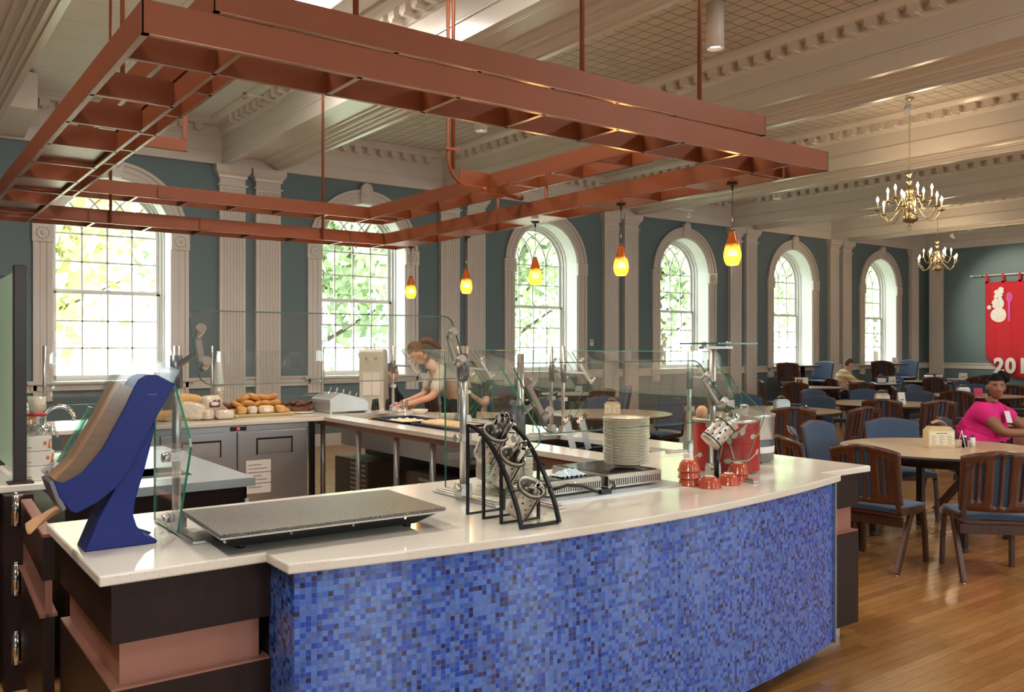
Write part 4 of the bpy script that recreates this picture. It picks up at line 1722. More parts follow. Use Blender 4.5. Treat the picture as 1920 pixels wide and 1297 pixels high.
for x, nm in ((1.885, 'left'), (2.06, 'right')):
    b = MB()
    pts = [(x, 2.85 - 0.35 * i / 16, rack_z(2.85 - 0.35 * i / 16)) for i in range(17)]
    for p, q in zip(pts[:-1], pts[1:]):
        b.bar(p, q, 0.012, 0.014)
    b.build('curved_rail', M['blackmetal'], t)
for y in (2.85, 2.74, 2.625):
    for x in (1.885, 2.06):
        if x == 2.06 and y == 2.74:
            continue
        MB().box(x - 0.005, x + 0.005, y - 0.005, y + 0.005, HC, rack_z(y)).build('upright', M['blackmetal'], t)
    MB().box(1.885, 2.06, y - 0.004, y + 0.004, HC, HC + 0.008).build('cross_bar', M['blackmetal'], t)
MB().box(1.885, 2.06, 2.502, 2.514, HC, HC + 0.014).build('cross_bar', M['blackmetal'], t)
MB().box(1.885, 2.06, 2.845, 2.855, 1.28, 1.29).build('cross_bar', M['blackmetal'], t)
AX = Vector((0, -0.62, 0.78)).normalized()
CUPS = [(1.97, 2.775, 1.268), (1.97, 2.662, 1.187), (1.97, 2.548, 1.083)]
for c in CUPS:
    c = Vector(c)
    b = MB()
    ring_ = []
    xax = Vector((1, 0, 0))
    yax = AX.cross(xax)
    for q in range(20):
        a = 2 * PI * q / 20
        ring_.append(c - AX * 0.012 + xax * (0.0525 * math.cos(a)) + yax * (0.0525 * math.sin(a)))
    b.tube(ring_, 0.0028, 6, closed=True)
    b.tube([c - AX * 0.012 + yax * 0.055, c - AX * 0.13 + yax * 0.052, c - AX * 0.145, c - AX * 0.13 - yax * 0.052, c - AX * 0.012 - yax * 0.055], 0.003, 6)
    b.tube([c - AX * 0.012 + xax * 0.0525, (2.06, c.y + 0.0, c.z - 0.012)], 0.003, 6)
    b.tube([c - AX * 0.012 - xax * 0.0525, (1.885, c.y + 0.0, c.z - 0.012)], 0.003, 6)
    b.build('holder_ring', M['blackmetal'], t)


def perforated_cup(R=0.047, L=0.135, mouth=0.0525):
    """thin-walled cylinder along +z, mouth at z=0, round holes in rows"""
    b = MB()
    nu, nv = 27, 9
    z0 = -L
    hz = L * 0.80 / nv

    def P(u, v, r=R):
        a = 2 * PI * u / nu
        return Vector((r * math.cos(a), r * math.sin(a), z0 + 0.014 + v * hz))
    for j in range(nv):
        for i in range(nu):
            if j % 2 == 1 and (i + (j // 2) % 2) % 3 == 1:
                outer = [(i, j), (i + .5, j), (i + 1, j), (i + 1, j + .5), (i + 1, j + 1), (i + .5, j + 1), (i, j + 1), (i, j + .5)]
                inner = [(i + .5 + .46 * math.cos(a), j + .5 + .44 * math.sin(a)) for a in [PI * (1.25 + q * 0.25) for q in range(8)]]
                vs = [P(*p) for p in outer] + [P(*p) for p in inner]
                b.add(vs, [(q, (q + 1) % 8, (q + 1) % 8 + 8, q + 8) for q in range(8)], 0, True)
            else:
                b.add([P(i, j), P(i + 1, j), P(i + 1, j + 1), P(i, j + 1)], [(0, 1, 2, 3)], 0, True)
    zt = z0 + 0.014 + nv * hz
    b.lathe([(R, zt), (R, -0.012), (mouth, 0.0), (mouth - 0.002, 0.002), (R - 0.002, -0.012), (R - 0.002, zt)], nu, 0)
    b.lathe([(0.0, z0), (R, z0), (R, z0 + 0.014)], nu, 0)
    return b


M['cupsteel'] = mat('stainless_cylinder', rgb(214, 206, 192), 0.35, metal=0.6, noise=0.03)
cup_lab = ['perforated steel cylinder full of cutlery handles, top of the black rack', 'perforated steel cylinder with fewer cutlery handles, middle of the black rack', 'perforated steel cylinder holding short spoons, lowest in the black rack']
cup0 = None
q_rot = AX.to_track_quat('Z', 'Y')


def orient(o, c, q):
    o.rotation_mode = 'QUATERNION'
    o.rotation_quaternion = q
    o.location = c


for c, lb in zip(CUPS, cup_lab):
    if cup0 is None:
        cup0 = perforated_cup().build('cutlery_cylinder', M['cupsteel'], fix=False, bevel=0)
        sm = cup0.modifiers.new('wall', 'SOLIDIFY')
        sm.thickness = 0.0012
        o = cup0
    else:
        o = cup0.copy()
        COL.objects.link(o)
    tag(o, lb, 'cutlery cylinder')
    orient(o, c, q_rot)
# cutlery: built once (handle up), then copied
kb = MB()
kb.prism([(-0.0045, -0.10), (0.0045, -0.10), (0.0075, 0.055), (0.006, 0.066), (0, 0.070), (-0.006, 0.066), (-0.0075, 0.055)], -0.0012, 0.0012, 'y')
knife0 = kb.build('knife', M['chrome'], bevel=0.0006)
sb = MB()
sb.prism([(-0.003, -0.09), (0.003, -0.09), (0.0085, 0.045), (0.0075, 0.06), (0.004, 0.066), (-0.004, 0.066), (-0.0075, 0.06), (-0.0085, 0.045)], -0.001, 0.001, 'y')
fork0 = sb.build('fork', M['chrome'], bevel=0.0005)
sp0 = MB()
sp0.ball((0, 0, 0.035), 0.016, 0.004, 0.024, 10, 8)
sp0.cyl((0, 0, -0.1), (0, 0, 0.02), 0.003, 6)
spoon0 = sp0.build('spoon', M['chrome'])
rnd = random.Random(3)
used = {}


def put_cutlery(src, c, n, spread, depth, lab, grp, AXv=AX, bias=(0, 0)):
    c = Vector(c)
    x = Vector((1, 0, 0))
    y = AXv.cross(x)
    for i in range(n):
        a, r = rnd.uniform(0, 2 * PI), spread * math.sqrt(rnd.random())
        off = x * (r * math.cos(a) + bias[0]) + y * (r * math.sin(a) + bias[1])
        d = (AXv + off * 2.2 + Vector((rnd.uniform(-.08, .08), rnd.uniform(-.08, .08), 0))).normalized()
        if src.name not in used:
            used[src.name] = 1
            o = src
        else:
            o = src.copy()
            COL.objects.link(o)
        tag(o, lab, 'cutlery', grp)
        q = d.to_track_quat('Z', 'Y') @ Matrix.Rotation(rnd.uniform(0, PI), 3, 'Z').to_quaternion()
        orient(o, c + off + AXv * (depth + rnd.uniform(-0.008, 0.008)), q)


put_cutlery(knife0, CUPS[0], 38, 0.032, 0.012, 'steel cutlery handle standing in the top cylinder of the black rack', 'cutlery in the top cylinder', bias=(0.012, 0.0))
put_cutlery(fork0, CUPS[1], 18, 0.028, -0.008, 'steel cutlery handle standing in the middle cylinder of the black rack', 'cutlery in the middle cylinder', bias=(0.012, -0.01))
put_cutlery(spoon0, CUPS[2], 11, 0.024, -0.045, 'short steel spoon lying in the lowest cylinder of the black rack', 'spoons in the lowest cylinder', bias=(0.01, -0.015))

# --- plates ---------------------------------------------------------------
def plate_mb(R):
    b = MB()
    b.lathe([(0.0, 0.0), (R * 0.55, 0.0), (R * 0.60, 0.002), (R * 0.66, 0.006), (R * 0.98, 0.0135), (R, 0.0155), (R * 0.985, 0.017), (R * 0.66, 0.009), (R * 0.58, 0.0045), (0.0, 0.004)], 40)
    return b


pl0 = plate_mb(0.113).build('plate', M['plate'])
pl0.location = (2.955, 3.075, 1.024)
N_PL = 31
for i in range(N_PL):
    o = pl0 if i == 0 else pl0.copy()
    if i:
        COL.objects.link(o)
    o.location = (2.955 + rnd.uniform(-.002, .002), 3.075 + rnd.uniform(-.002, .002), 1.024 + 0.0072 * i)
    if i == N_PL - 1:
        tag(o, 'topmost cream plate of the tall plate stack', 'plate', 'plates in the tall stack')
    else:
        tag(o, 'cream plate within the tall stack beside the soup warmers', 'plate', 'plates in the tall stack')
pl1 = plate_mb(0.130).build('plate', M['plate'])
for i in range(17):
    o = pl1 if i == 0 else pl1.copy()
    if i:
        COL.objects.link(o)
    o.location = (2.335 + rnd.uniform(-.002, .002), 3.225 + rnd.uniform(-.002, .002), 0.985 + 0.0078 * i)
    tag(o, 'topmost cream plate of the short stack behind the cutlery rack' if i == 16 else 'cream plate in the short stack behind the black cutlery rack', 'plate', 'plates in the short stack')
b = MB()
b.lathe([(0.045, 0.0), (0.052, 0.004), (0.085, 0.035), (0.088, 0.042), (0.083, 0.042), (0.05, 0.008), (0.0, 0.006)], 28)
o = b.build('bowl', M['plate'])
o.location = (2.335, 3.225, HC)
tag(o, 'white bowl under the short stack of plates behind the cutlery rack', 'bowl')

# --- induction warmers with slotted fronts ---------------------------------
M['blackglass'] = mat('black_ceramic_glass', rgb(40, 38, 36), 0.08, noise=0.05)
wlab = ['louvred steel warmer with dark glass top beside the cutlery rack', 'louvred steel warmer with dark glass top under the tall plate stack']
for i, (x0, x1, y1) in enumerate(((2.34, 2.655, 3.07), (2.70, 3.04, 3.33))):
    t = thing('plate_warmer', wlab[i], 'plate warmer', (0, 0, 0))
    b = MB()
    b.box(x0, x1, 2.93, y1, 0.955, 0.962)
    b.box(x0, x1, 2.955, y1, 0.962, 1.005)
    b.build('housing', M['alu'], t)
    b = MB()
    n = 24
    b.box(x0, x1, 2.925, 2.930, 0.993, 1.008)
    b.box(x0, x1, 2.925, 2.930, 0.955, 0.964)
    for k in range(n + 1):
        xx = x0 + (x1 - x0 - 0.007) * k / n
        b.box(xx, xx + 0.0065, 2.925, 2.930, 0.962, 0.995)
    b.build('louvre_front', M['cupsteel'], t)
    MB().box(x0 + 0.004, x1 - 0.004, 2.9301, 2.945, 0.962, 0.995).build('dark_interior', M['darkrec'], t)
    b = MB()
    b.box(x0, x1, 2.93, y1, 1.005, 1.012)
    b.build('steel_rim', M['cupsteel'], t)
    MB().box(x0 + 0.012, x1 - 0.012, 2.945, y1 - 0.012, 1.012, 1.016).build('glass_top', M['blackglass'], t)
    for xx in (x0 + 0.04, x1 - 0.04):
        for yy in (2.96, y1 - 0.05):
            MB().cyl((xx, yy, HC + 0.008), (xx, yy, 0.956), 0.013, 10).build('foot', M['alu'], t)
    MB().cyl(((x0 + x1) / 2, 2.924, 1.0), ((x0 + x1) / 2, 2.921, 1.0), 0.004, 8).build('screw', M['chrome'], t)
b = MB()
b.box(2.30, 3.12, 2.83, 3.40, HC, HC + 0.008)
tag(b.build('steel_sheet', M['steelh']), 'thin grey steel sheet under the two louvred warmers', 'tray')
b = MB()
b.tube([(2.36, 2.905, 0.985), (2.42, 2.885, 1.0), (2.5, 2.875, 0.992), (2.57, 2.865, 0.962), (2.60, 2.862, 0.958)], 0.007, 8)
b.box(2.59, 2.65, 2.85, 2.875, 0.949, 0.966)
b.tube([(2.65, 2.862, 0.958), (2.685, 2.87, 0.975), (2.70, 2.90, 0.985), (2.715, 2.915, 0.985)], 0.007, 8)
b.build('power_cord', M['black'], t)
# crumpled film on the left warmer
b = MB()
b.grid(14, 10, lambda u, v: (2.46 + 0.16 * u, 2.97 + 0.09 * v, 1.020 + 0.030 * (math.sin(u * PI) * math.sin(v * PI)) * (0.6 + 0.4 * math.sin(u * 21 + v * 13)) + 0.004 * math.sin(u * 37)), thick=(0, 0, 0.001))
M['film'] = mat('crinkled_film', rgb(205, 222, 230), 0.15, noise=0.1, nscale=40)
tag(b.build('plastic_film', M['film']), 'crumpled pale plastic film lying on the left warmer', 'plastic film')

# --- orange bowls (upside down) ----------------------------------------------
b = MB()
b.lathe([(0.024, 0.052), (0.022, 0.056), (0.020, 0.052), (0.0, 0.051)], 28, 1)
b.lathe([(0.053, 0.0), (0.0555, 0.002), (0.0545, 0.005), (0.0495, 0.014), (0.0455, 0.030), (0.038, 0.045), (0.026, 0.053), (0.024, 0.053), (0.036, 0.043), (0.043, 0.029), (0.047, 0.014), (0.052, 0.001)], 32)
bw0 = b.build('bowl', [M['orange'], M['plate']])
used_b = False
for (x, y, n, lab, grp) in ((3.135, 2.835, 3, 'upturned orange bowl in the stack of three left of the post', 'orange bowls, left stack'), (3.155, 2.725, 1, 'single upturned orange bowl nearest the counter edge', None),
                           (3.30, 2.735, 1, 'single upturned orange bowl right of the post foot', None), (3.43, 2.785, 2, 'upturned orange bowl in the stack of two beside the foot bar', 'orange bowls, right stack')):
    for i in range(n):
        o = bw0 if not used_b else bw0.copy()
        if used_b:
            COL.objects.link(o)
        used_b = True
        o.location = (x + rnd.uniform(-.002, .002), y, HC + 0.034 * i)
        if n > 1 and i == n - 1:
            tag(o, lab.replace('upturned', 'topmost upturned'), 'bowl', grp)
        elif n > 1 and i == 0 and n == 3:
            tag(o, lab.replace('upturned', 'lowest upturned'), 'bowl', grp)
        elif n == 3:
            tag(o, lab.replace('upturned', 'middle upturned'), 'bowl', grp)
        elif n == 2:
            tag(o, lab.replace('upturned', 'lower upturned'), 'bowl', grp)
        else:
            tag(o, lab, 'bowl', grp)
        if n > 1 and i == 2:
            pass

# --- soup warmers ------------------------------------------------------------
M['redwrap'] = mat('red_printed_wrap', rgb(168, 34, 28), 0.3, noise=0.06, nscale=10)
M['printgrey'] = mat('grey_green_print', rgb(176, 184, 166), 0.45)
t = thing('soup_warmer', 'round soup warmer wrapped in red with printed spoons', 'soup warmer', (3.66, 3.05, HC))
R = 0.172
b = MB()
b.lathe([(0, 0.01), (R - 0.006, 0.01), (R - 0.004, 0.265), (0, 0.265)], 48)
b.build('drum', M['steel'], t)
b = MB()
b.lathe([(R, 0.012), (R, 0.262)], 64)
rw = b.build('red_wrap', M['redwrap'], t, fix=False)
b = MB()
b.lathe([(R + 0.004, 0.262), (R + 0.006, 0.27), (R + 0.004, 0.280), (R - 0.012, 0.283), (R - 0.03, 0.276), (R - 0.04, 0.285), (0.03, 0.310), (0, 0.312)], 48)
b.build('rim_and_lid', M['alu'], t)
b = MB()
b.ball((0, 0, 0.325), 0.022, 0.022, 0.016, 14, 8)
b.build('lid_knob', M['black'], t)
rs = random.Random(5)
for i in range(34):
    b = MB()
    a0 = rs.uniform(0, 2 * PI)
    z0 = rs.uniform(0.05, 0.22)
    th = rs.uniform(0, 2 * PI)
    Rr = R + 0.0012

    def W(s, w):
        # s along the spoon, w across, both in metres on the drum surface
        du = s * math.cos(th) - w * math.sin(th)
        dz = s * math.sin(th) + w * math.cos(th)
        a = a0 + du / R
        z = min(max(z0 + dz, 0.014), 0.26)
        return Vector((Rr * math.cos(a), Rr * math.sin(a), z))
    bowl = [W(0.020 * math.cos(q * PI / 5), 0.0135 * math.sin(q * PI / 5)) for q in range(10)]
    b.add(bowl, [tuple(range(10))], 0)
    for k in range(4):
        s0, s1 = 0.019 + 0.020 * k, 0.019 + 0.020 * (k + 1)
        b.add([W(s0, -0.003), W(s1, -0.003), W(s1, 0.003), W(s0, 0.003)], [(0, 1, 2, 3)], 0)
    b.build('printed_spoon', M['printgrey'], rw, fix=False, weld=False)
# cutlery cylinder hung on the post in front of the red warmer
AX2 = Vector((0.62, -0.30, 0.72)).normalized()
c2 = Vector((3.405, 2.82, 1.235))
o = cup0.copy()
COL.objects.link(o)
tag(o, 'perforated cylinder of cutlery tilted on its own stand before the red soup warmer', 'cutlery cylinder')
orient(o, c2, AX2.to_track_quat('Z', 'Y'))
o.scale = (1.12, 1.12, 1.12)
put_cutlery(knife0, c2, 12, 0.030, -0.03, 'steel cutlery handle in the cylinder before the red soup warmer', 'cutlery in the cylinder by the soup warmer', AX2)
t = thing('cylinder_stand', 'black stand holding the tilted cutlery cylinder by the red warmer', 'cylinder stand', (0, 0, 0))
b = MB()
b.cyl((3.37, 2.87, HC), (3.37, 2.87, 1.13), 0.013, 12)
b.build('stem', M['black'], t)
b = MB()
b.cyl((3.37, 2.87, HC), (3.37, 2.87, HC + 0.006), 0.04, 20)
b.build('foot_plate', M['black'], t)
b = MB()
x = AX2.cross(Vector((0, 0, 1))).normalized()
y = AX2.cross(x)
b.tube([c2 - AX2 * 0.03 + x * (0.056 * math.cos(2 * PI * q / 20)) + y * (0.056 * math.sin(2 * PI * q / 20)) for q in range(20)], 0.003, 6, closed=True)
b.tube([c2 - AX2 * 0.13 + x * (0.056 * math.cos(2 * PI * q / 20)) + y * (0.056 * math.sin(2 * PI * q / 20)) for q in range(20)], 0.003, 6, closed=True)
b.tube([(3.37, 2.87, 1.125), c2 - AX2 * 0.13 - y * 0.05], 0.005, 6)
b.build('holder_ring', M['blackmetal'], t)
t = thing('soup_warmer', 'plain stainless steel soup warmer behind the red one', 'soup warmer', (4.06, 3.25, HC))
b = MB()
b.lathe([(0, 0.015), (R - 0.01, 0.015), (R - 0.006, 0.25), (R - 0.001, 0.26), (R, 0.272), (R - 0.014, 0.276), (R - 0.03, 0.27), (0.03, 0.30), (0, 0.302)], 48)
b.build('drum', M['steel'], t)
b = MB()
b.lathe([(R - 0.0075, 0.06), (R - 0.0065, 0.095)], 48, 0, None, True)
b.build('white_label_band', M['paper'], t, fix=False)
b = MB()
b.lathe([(R - 0.0068, 0.095), (R - 0.006, 0.13)], 48, 0, None, True)
b.build('grey_label_band', M['greypole'], t, fix=False)
for a in (0.3, 2.4, 4.5):
    MB().cyl((0.12 * math.cos(a), 0.12 * math.sin(a), 0), (0.12 * math.cos(a), 0.12 * math.sin(a), 0.016), 0.014, 10).build('foot', M['black'], t)
b = MB()
b.tube([(-0.03, 0, 0.30), (-0.03, 0, 0.32), (0.03, 0, 0.32), (0.03, 0, 0.30)], 0.006, 8)
b.build('lid_handle', M['chrome'], t)
# wooden looking ladle end standing behind the left guard post (orange-beige rounded handle)
b = MB()
b.lathe([(0.0, 0.0), (0.026, 0.0), (0.031, 0.006), (0.032, 0.03), (0.028, 0.052), (0.016, 0.066), (0.0, 0.07)], 20)
soup0 = [q for q in COL.objects if q.name == 'soup_warmer'][0]
o = b.build('plastic_knob', mat('peach_plastic', rgb(232, 170, 130), 0.35), soup0)
o.location = (-0.105, 0.075, 0.275)
o['label'] = 'rounded peach plastic knob'

# --- food wells --------------------------------------------------------------
M['eggs'] = mat('scrambled_food', rgb(236, 222, 170), 0.6, noise=0.2, nscale=60, bump=0.8, bscale=60)
M['wrap'] = mat('flatbread', rgb(222, 190, 138), 0.6, noise=0.15, nscale=30)
M['bluetray'] = mat('dark_blue_tray', rgb(30, 42, 98), 0.3)


def pan(label, x0, x1, y0, y1, z, m, group=None, depth=0.05, name='food_pan', cat='food pan'):
    t = thing(name, label, cat, ((x0 + x1) / 2, (y0 + y1) / 2, z), 0, group)
    w, h = (x1 - x0) / 2, (y1 - y0) / 2
    b = MB()
    for k, (e, zz) in enumerate(((0.0, 0.0), )):
        b.box(-w, w, -h, -h + .004, -depth, 0)
        b.box(-w, w, h - .004, h, -depth, 0)
        b.box(-w, -w + .004, -h, h, -depth, 0)
        b.box(w - .004, w, -h, h, -depth, 0)
        b.box(-w, w, -h, h, -depth - .003, -depth)
    for (xa, xb, ya, yb) in ((-w - .012, w + .012, -h - .012, -h), (-w - .012, w + .012, h, h + .012), (-w - .012, -w, -h, h), (w, w + .012, -h, h)):
        b.box(xa, xb, ya, yb, -0.002, 0.002)
    b.build('pan_body', m, t)
    return t


for k, (ya, yb) in enumerate(((3.90, 4.44), (4.46, 5.0))):
    pan(['empty dark steel pan in the near well, closer half', 'empty dark steel pan in the near well, farther half'][k], 3.685, 4.095, ya + 0.012, yb - 0.012, HC - 0.03, M['blackglass'], depth=0.10)
pan('dark blue tray of scrambled eggs and cheese in the far well', 3.66, 4.06, 6.52, 7.1, HC + 0.012, M['bluetray'], depth=0.035, name='food_tray', cat='food tray')
pan('dark blue tray of folded flatbreads in the far well', 3.66, 4.06, 5.62, 6.40, HC + 0.02, M['bluetray'], depth=0.035, name='food_tray', cat='food tray')
pan('shallow steel pan of yellow food at the far end of the wells', 3.66, 4.06, 7.2, 7.7, HC - 0.005, M['steel'], depth=0.04)
b = MB()
b.grid(26, 26, lambda u, v: (3.67 + 0.38 * u, 6.53 + 0.56 * v, HC - 0.012 + 0.03 * math.sin(PI * u) * math.sin(PI * v) * (0.7 + 0.5 * math.sin(u * 31) * math.cos(v * 27))), thick=(0, 0, -0.004))
tag(b.build('scrambled_eggs', M['eggs']), 'pale scrambled eggs heaped in the dark blue tray', 'food', kind='stuff')
b = MB()
b.grid(12, 12, lambda u, v: (3.675 + 0.37 * u, 7.215 + 0.47 * v, HC - 0.035 + 0.01 * math.sin(u * 9) * math.cos(v * 7)), thick=(0, 0, -0.004))
tag(b.build('yellow_food', mat('yellow_food', rgb(205, 170, 80), 0.5, noise=0.2, nscale=30)), 'yellow food filling the shallow steel pan', 'food', kind='stuff')
wr0 = None
for k in range(5):
    y = 5.70 + 0.155 * k
    b = MB()
    b.lathe([(0.0, -0.13), (0.05, -0.12), (0.075, -0.05), (0.078, 0.05), (0.05, 0.12), (0, 0.13)], 14, 0, TR((3.86, y, HC + 0.012), PI / 2, 0, PI / 2), True, sy=0.38)
    tag(b.build('flatbread', M['wrap']), 'folded flatbread lying in the dark blue tray', 'flatbread', 'flatbreads in the blue tray')
# pan handles behind the tall plate stack
for k, (x, y) in enumerate(((3.62, 4.28), (3.78, 4.32))):
    t = thing('serving_tongs', ['steel serving tool handle leaning in the near well, left one', 'steel serving tool handle leaning in the near well, right one'][k], 'serving tool', (x, y, HC - 0.02))
    MB().bar((0.03, 0, 0), (-0.03, 0, 0.20), 0.05, 0.004, 0, (0, 1, 0)).build('blade', M['steelh'], t)
    MB().cyl((-0.075, -0.02, 0.19), (0.03, 0.03, 0.225), 0.014, 10).build('grip', M['chrome'], t)

# =====================================================================  BREAD COUNTER
M['traytan'] = mat('tan_tray', rgb(206, 188, 150), 0.45, noise=0.04)
M['bread'] = mat('bread_crust', rgb(212, 164, 100), 0.7, noise=0.18, nscale=12)
M['bagel'] = mat('bagel_crust', rgb(196, 140, 72), 0.45, noise=0.25, nscale=14)
M['darkbagel'] = mat('dark_bagel_crust', rgb(104, 62, 34), 0.5, noise=0.3, nscale=20)
M['bagplastic'] = mat('clear_bread_bag', rgb(222, 206, 184), 0.25, noise=0.12, nscale=18, bump=0.6, bscale=26, coat=0.5)
M['maroon'] = mat('maroon_print', rgb(120, 34, 60), 0.4)
M['purple'] = mat('purple_print', rgb(96, 66, 150), 0.4)


def tray(label, x0, x1, y0, y1):
    b = MB()
    e = 0.05
    b.add([(x0 + e, y0 + e * .6, HC), (x1 - e, y0 + e * .6, HC), (x1 - e, y1 - e * .6, HC), (x0 + e, y1 - e * .6, HC), (x0, y0, HC + 0.028), (x1, y0, HC + 0.028), (x1, y1, HC + 0.028), (x0, y1, HC + 0.028)],
          [(3, 2, 1, 0), (0, 1, 5, 4), (1, 2, 6, 5), (2, 3, 7, 6), (3, 0, 4, 7)])
    o = b.build('tray', M['traytan'])
    so = o.modifiers.new('wall', 'SOLIDIFY')
    so.thickness = 0.004
    so.offset = -1
    tag(o, label, 'tray')


tray('long tan tray of wrapped rolls and bagels on the bread counter', 2.62, 3.28, 7.90, 8.16)
tray('tan tray under the bagged loaves at the left of the bread counter', 2.05, 2.60, 7.88, 8.18)
tray('dark-shadowed tan tray at the back left of the bread counter', 1.55, 2.0, 7.95, 8.18)


def bagel_mb(R=0.05, r=0.024):
    b = MB()
    n, m = 18, 10
    vs, fs = [], []
    for i in range(n):
        a = 2 * PI * i / n
        for j in range(m):
            q = 2 * PI * j / m
            rr = R + r * math.cos(q)
            vs.append((rr * math.cos(a), rr * math.sin(a), r * 0.85 * math.sin(q)))
    for i in range(n):
        for j in range(m):
            fs.append((i * m + j, ((i + 1) % n) * m + j, ((i + 1) % n) * m + (j + 1) % m, i * m + (j + 1) % m))
    b.add(vs, fs, 0, True)
    return b


bg0 = bagel_mb(0.036, 0.028).build('bagel', M['bagel'])
bg1 = bagel_mb(0.036, 0.028).build('bagel', M['darkbagel'])
rb = random.Random(11)
fb = [False, False]


def bagel(x, y, z, dark, tilt, lab, grp):
    src = bg1 if dark else bg0
    if fb[dark]:
        o = src.copy()
        COL.objects.link(o)
    else:
        o = src
        fb[dark] = True
    o.location = (x, y, z)
    o.rotation_euler = (tilt, rb.uniform(-.3, .3), rb.uniform(0, 6))
    s = rb.uniform(1.05, 1.3) if not (x > 3.29 and dark) else rb.uniform(0.8, 0.95)
    o.scale = (s, s, s)
    tag(o, lab, 'bagel', grp)


for i in range(7):
    for j in range(2):
        bagel(2.66 + 0.09 * i, 8.05 + 0.09 * j, HC + 0.045, 0, rb.uniform(-.3, .3), 'golden bagel in the long tan tray', 'golden bagels in the long tray')
for i in range(5):
    bagel(2.78 + 0.085 * i, 8.10, HC + 0.105, 0, rb.uniform(-.5, .5), 'golden bagel on top of the heap behind the wrapped rolls', 'golden bagels heaped on top')
for i in range(4):
    bagel(2.84 + 0.09 * i, 8.13, HC + 0.165, 0, rb.uniform(-.5, .5), 'golden bagel crowning the heap behind the wrapped rolls', 'golden bagels crowning the heap')
for i in range(4):
    bagel(2.70 + 0.06 * i, 8.16, HC + 0.10, 1, rb.uniform(-.5, .5), 'dark brown bagel at the back of the bagel heap', 'dark bagels behind the heap')
for i in range(6):
    for j in range(2):
        bagel(3.30 + 0.055 * i, 8.28 + 0.07 * j, HC + 0.03 + 0.05 * j, 1, rb.uniform(-.4, .4), 'small dark pastry heaped left of the steel cutlery box', 'dark pastries by the cutlery box')
for i in range(2):
    for j in range(2):
        bagel(0.93 + 0.1 * i, 8.0 + 0.06 * j, HC + 0.045 + 0.045 * j, 0, 0.2, 'golden bun on the black tray near the window at far left', 'buns on the black tray')
tag(MB().box(0.82, 1.15, 7.85, 8.12, HC, HC + 0.02).build('tray', M['black']), 'flat black tray of buns near the chrome faucet', 'tray')


def bagged(label, x, y, z, sx, sy, sz, mats, rz=0.0, ry=0.0, k_=1.4, name='bread_bag', tail=True, patch=None, seed=1):
    if name == 'bread_bag':
        sx, sy, sz = sx * 1.12, sy * 1.15, sz * k_
    t = thing(name, label, 'bread bag', (x, y, z), rz)
    b = MB()
    r_ = random.Random(seed)
    n, m = 22, 14
    vs, fs = [], []
    for j in range(m + 1):
        th = PI * j / m
        for i in range(n):
            a = 2 * PI * i / n
            q = 1 + r_.uniform(-0.07, 0.07)
            cx_, cz_ = math.cos(a), math.cos(th)
            # superellipsoid-ish loaf
            X = sx * math.copysign(abs(math.sin(th)) ** .6 * abs(cx_) ** .6, cx_) * q
            Yv = sy * math.copysign(abs(math.sin(th)) ** .6 * abs(math.sin(a)) ** .6, math.sin(a)) * q
            Zv = sz * math.copysign(abs(cz_) ** .6, cz_) * q + sz
            vs.append((X, Yv, Zv))
    for j in range(m):
        for i in range(n):
            k = (i + 1) % n
            fs.append((j * n + i, (j + 1) * n + i, (j + 1) * n + k, j * n + k))
    b.add(vs, fs, 0, True, Matrix.Rotation(ry, 4, 'Y'))
    b.build('bag', mats[0], t)
    if tail:
        b = MB()
        for k in range(7):
            a = -0.6 + 0.2 * k
            b.add([(sx * .9, 0, sz * 0.7), (sx * 1.35, 0.05 * math.sin(a * 3), sz * (0.6 + a * .6)), (sx * 1.4, 0.05 * math.sin(a * 3 + 1), sz * (0.75 + a * .6))], [(0, 1, 2)])
        b.build('bag_tail', M['bagplastic'], t, fix=False)
    if patch:
        b = MB()
        b.grid(6, 4, lambda u, v: (sx * (u - .5) * 1.1, -sy * 1.05 + 0.01 * abs(u - .5), sz * (0.6 + 0.9 * v)))
        b.build('label', patch, t, fix=False)
        b = MB()
        b.lathe([(0.0, 0), (sx * 0.42, 0)], 16, 0, TR((0, -sy * 1.08, sz * 1.05), PI / 2), False, sy=0.45)
        b.build('label_oval', M['paper'], t, fix=False)
    return t


bagged('bagged loaf of sliced golden bread leaning behind the white bags', 2.30, 8.08, HC + 0.03, 0.13, 0.06, 0.07, [M['bread']], 0.1, 0.15, seed=2)
bagged('white paper-like bread bag hanging over the worktop edge', 2.30, 7.93, HC + 0.005, 0.11, 0.06, 0.055, [M['bagplastic']], -0.4, 0.1, seed=3)
bagged('bread bag with a maroon label and white oval', 2.52, 8.05, HC + 0.055, 0.085, 0.055, 0.055, [M['bagplastic']], 0.15, -0.1, patch=M['maroon'], seed=4)
bagged('clear knotted bag at the front edge between the two tan trays', 2.58, 7.87, HC + 0.002, 0.075, 0.05, 0.03, [M['bagplastic']], -0.2, 0, seed=5)
bagged('small twisted clear bag left of the knotted one', 2.43, 7.87, HC + 0.004, 0.055, 0.04, 0.032, [M['bagplastic']], 0.7, 0, seed=6)
bagged('bread loaf in a bag with purple printing, farthest left of the loaves', 1.93, 8.08, HC + 0.03, 0.12, 0.06, 0.05, [M['bagplastic']], 0.2, 0.0, patch=M['purple'], seed=7)
bagged('brown wrapped flat loaf under the purple printed bag', 2.08, 7.98, HC + 0.004, 0.13, 0.06, 0.032, [M['bread']], 0.1, 0.0, seed=8)
for k, (x, lab) in enumerate(((2.76, 'wrapped roll at the left end of the long tan tray'), (2.86, 'wrapped roll, second from the left in the long tan tray'), (3.13, 'wrapped roll at the right end of the long tan tray'))):
    bagged(lab, x, 7.95, HC + 0.028, 0.045, 0.045, 0.037, [M['bagplastic'] if k == 1 else M['bread']], 0.2 * k, 0, name='wrapped_roll', tail=False, seed=12 + k)
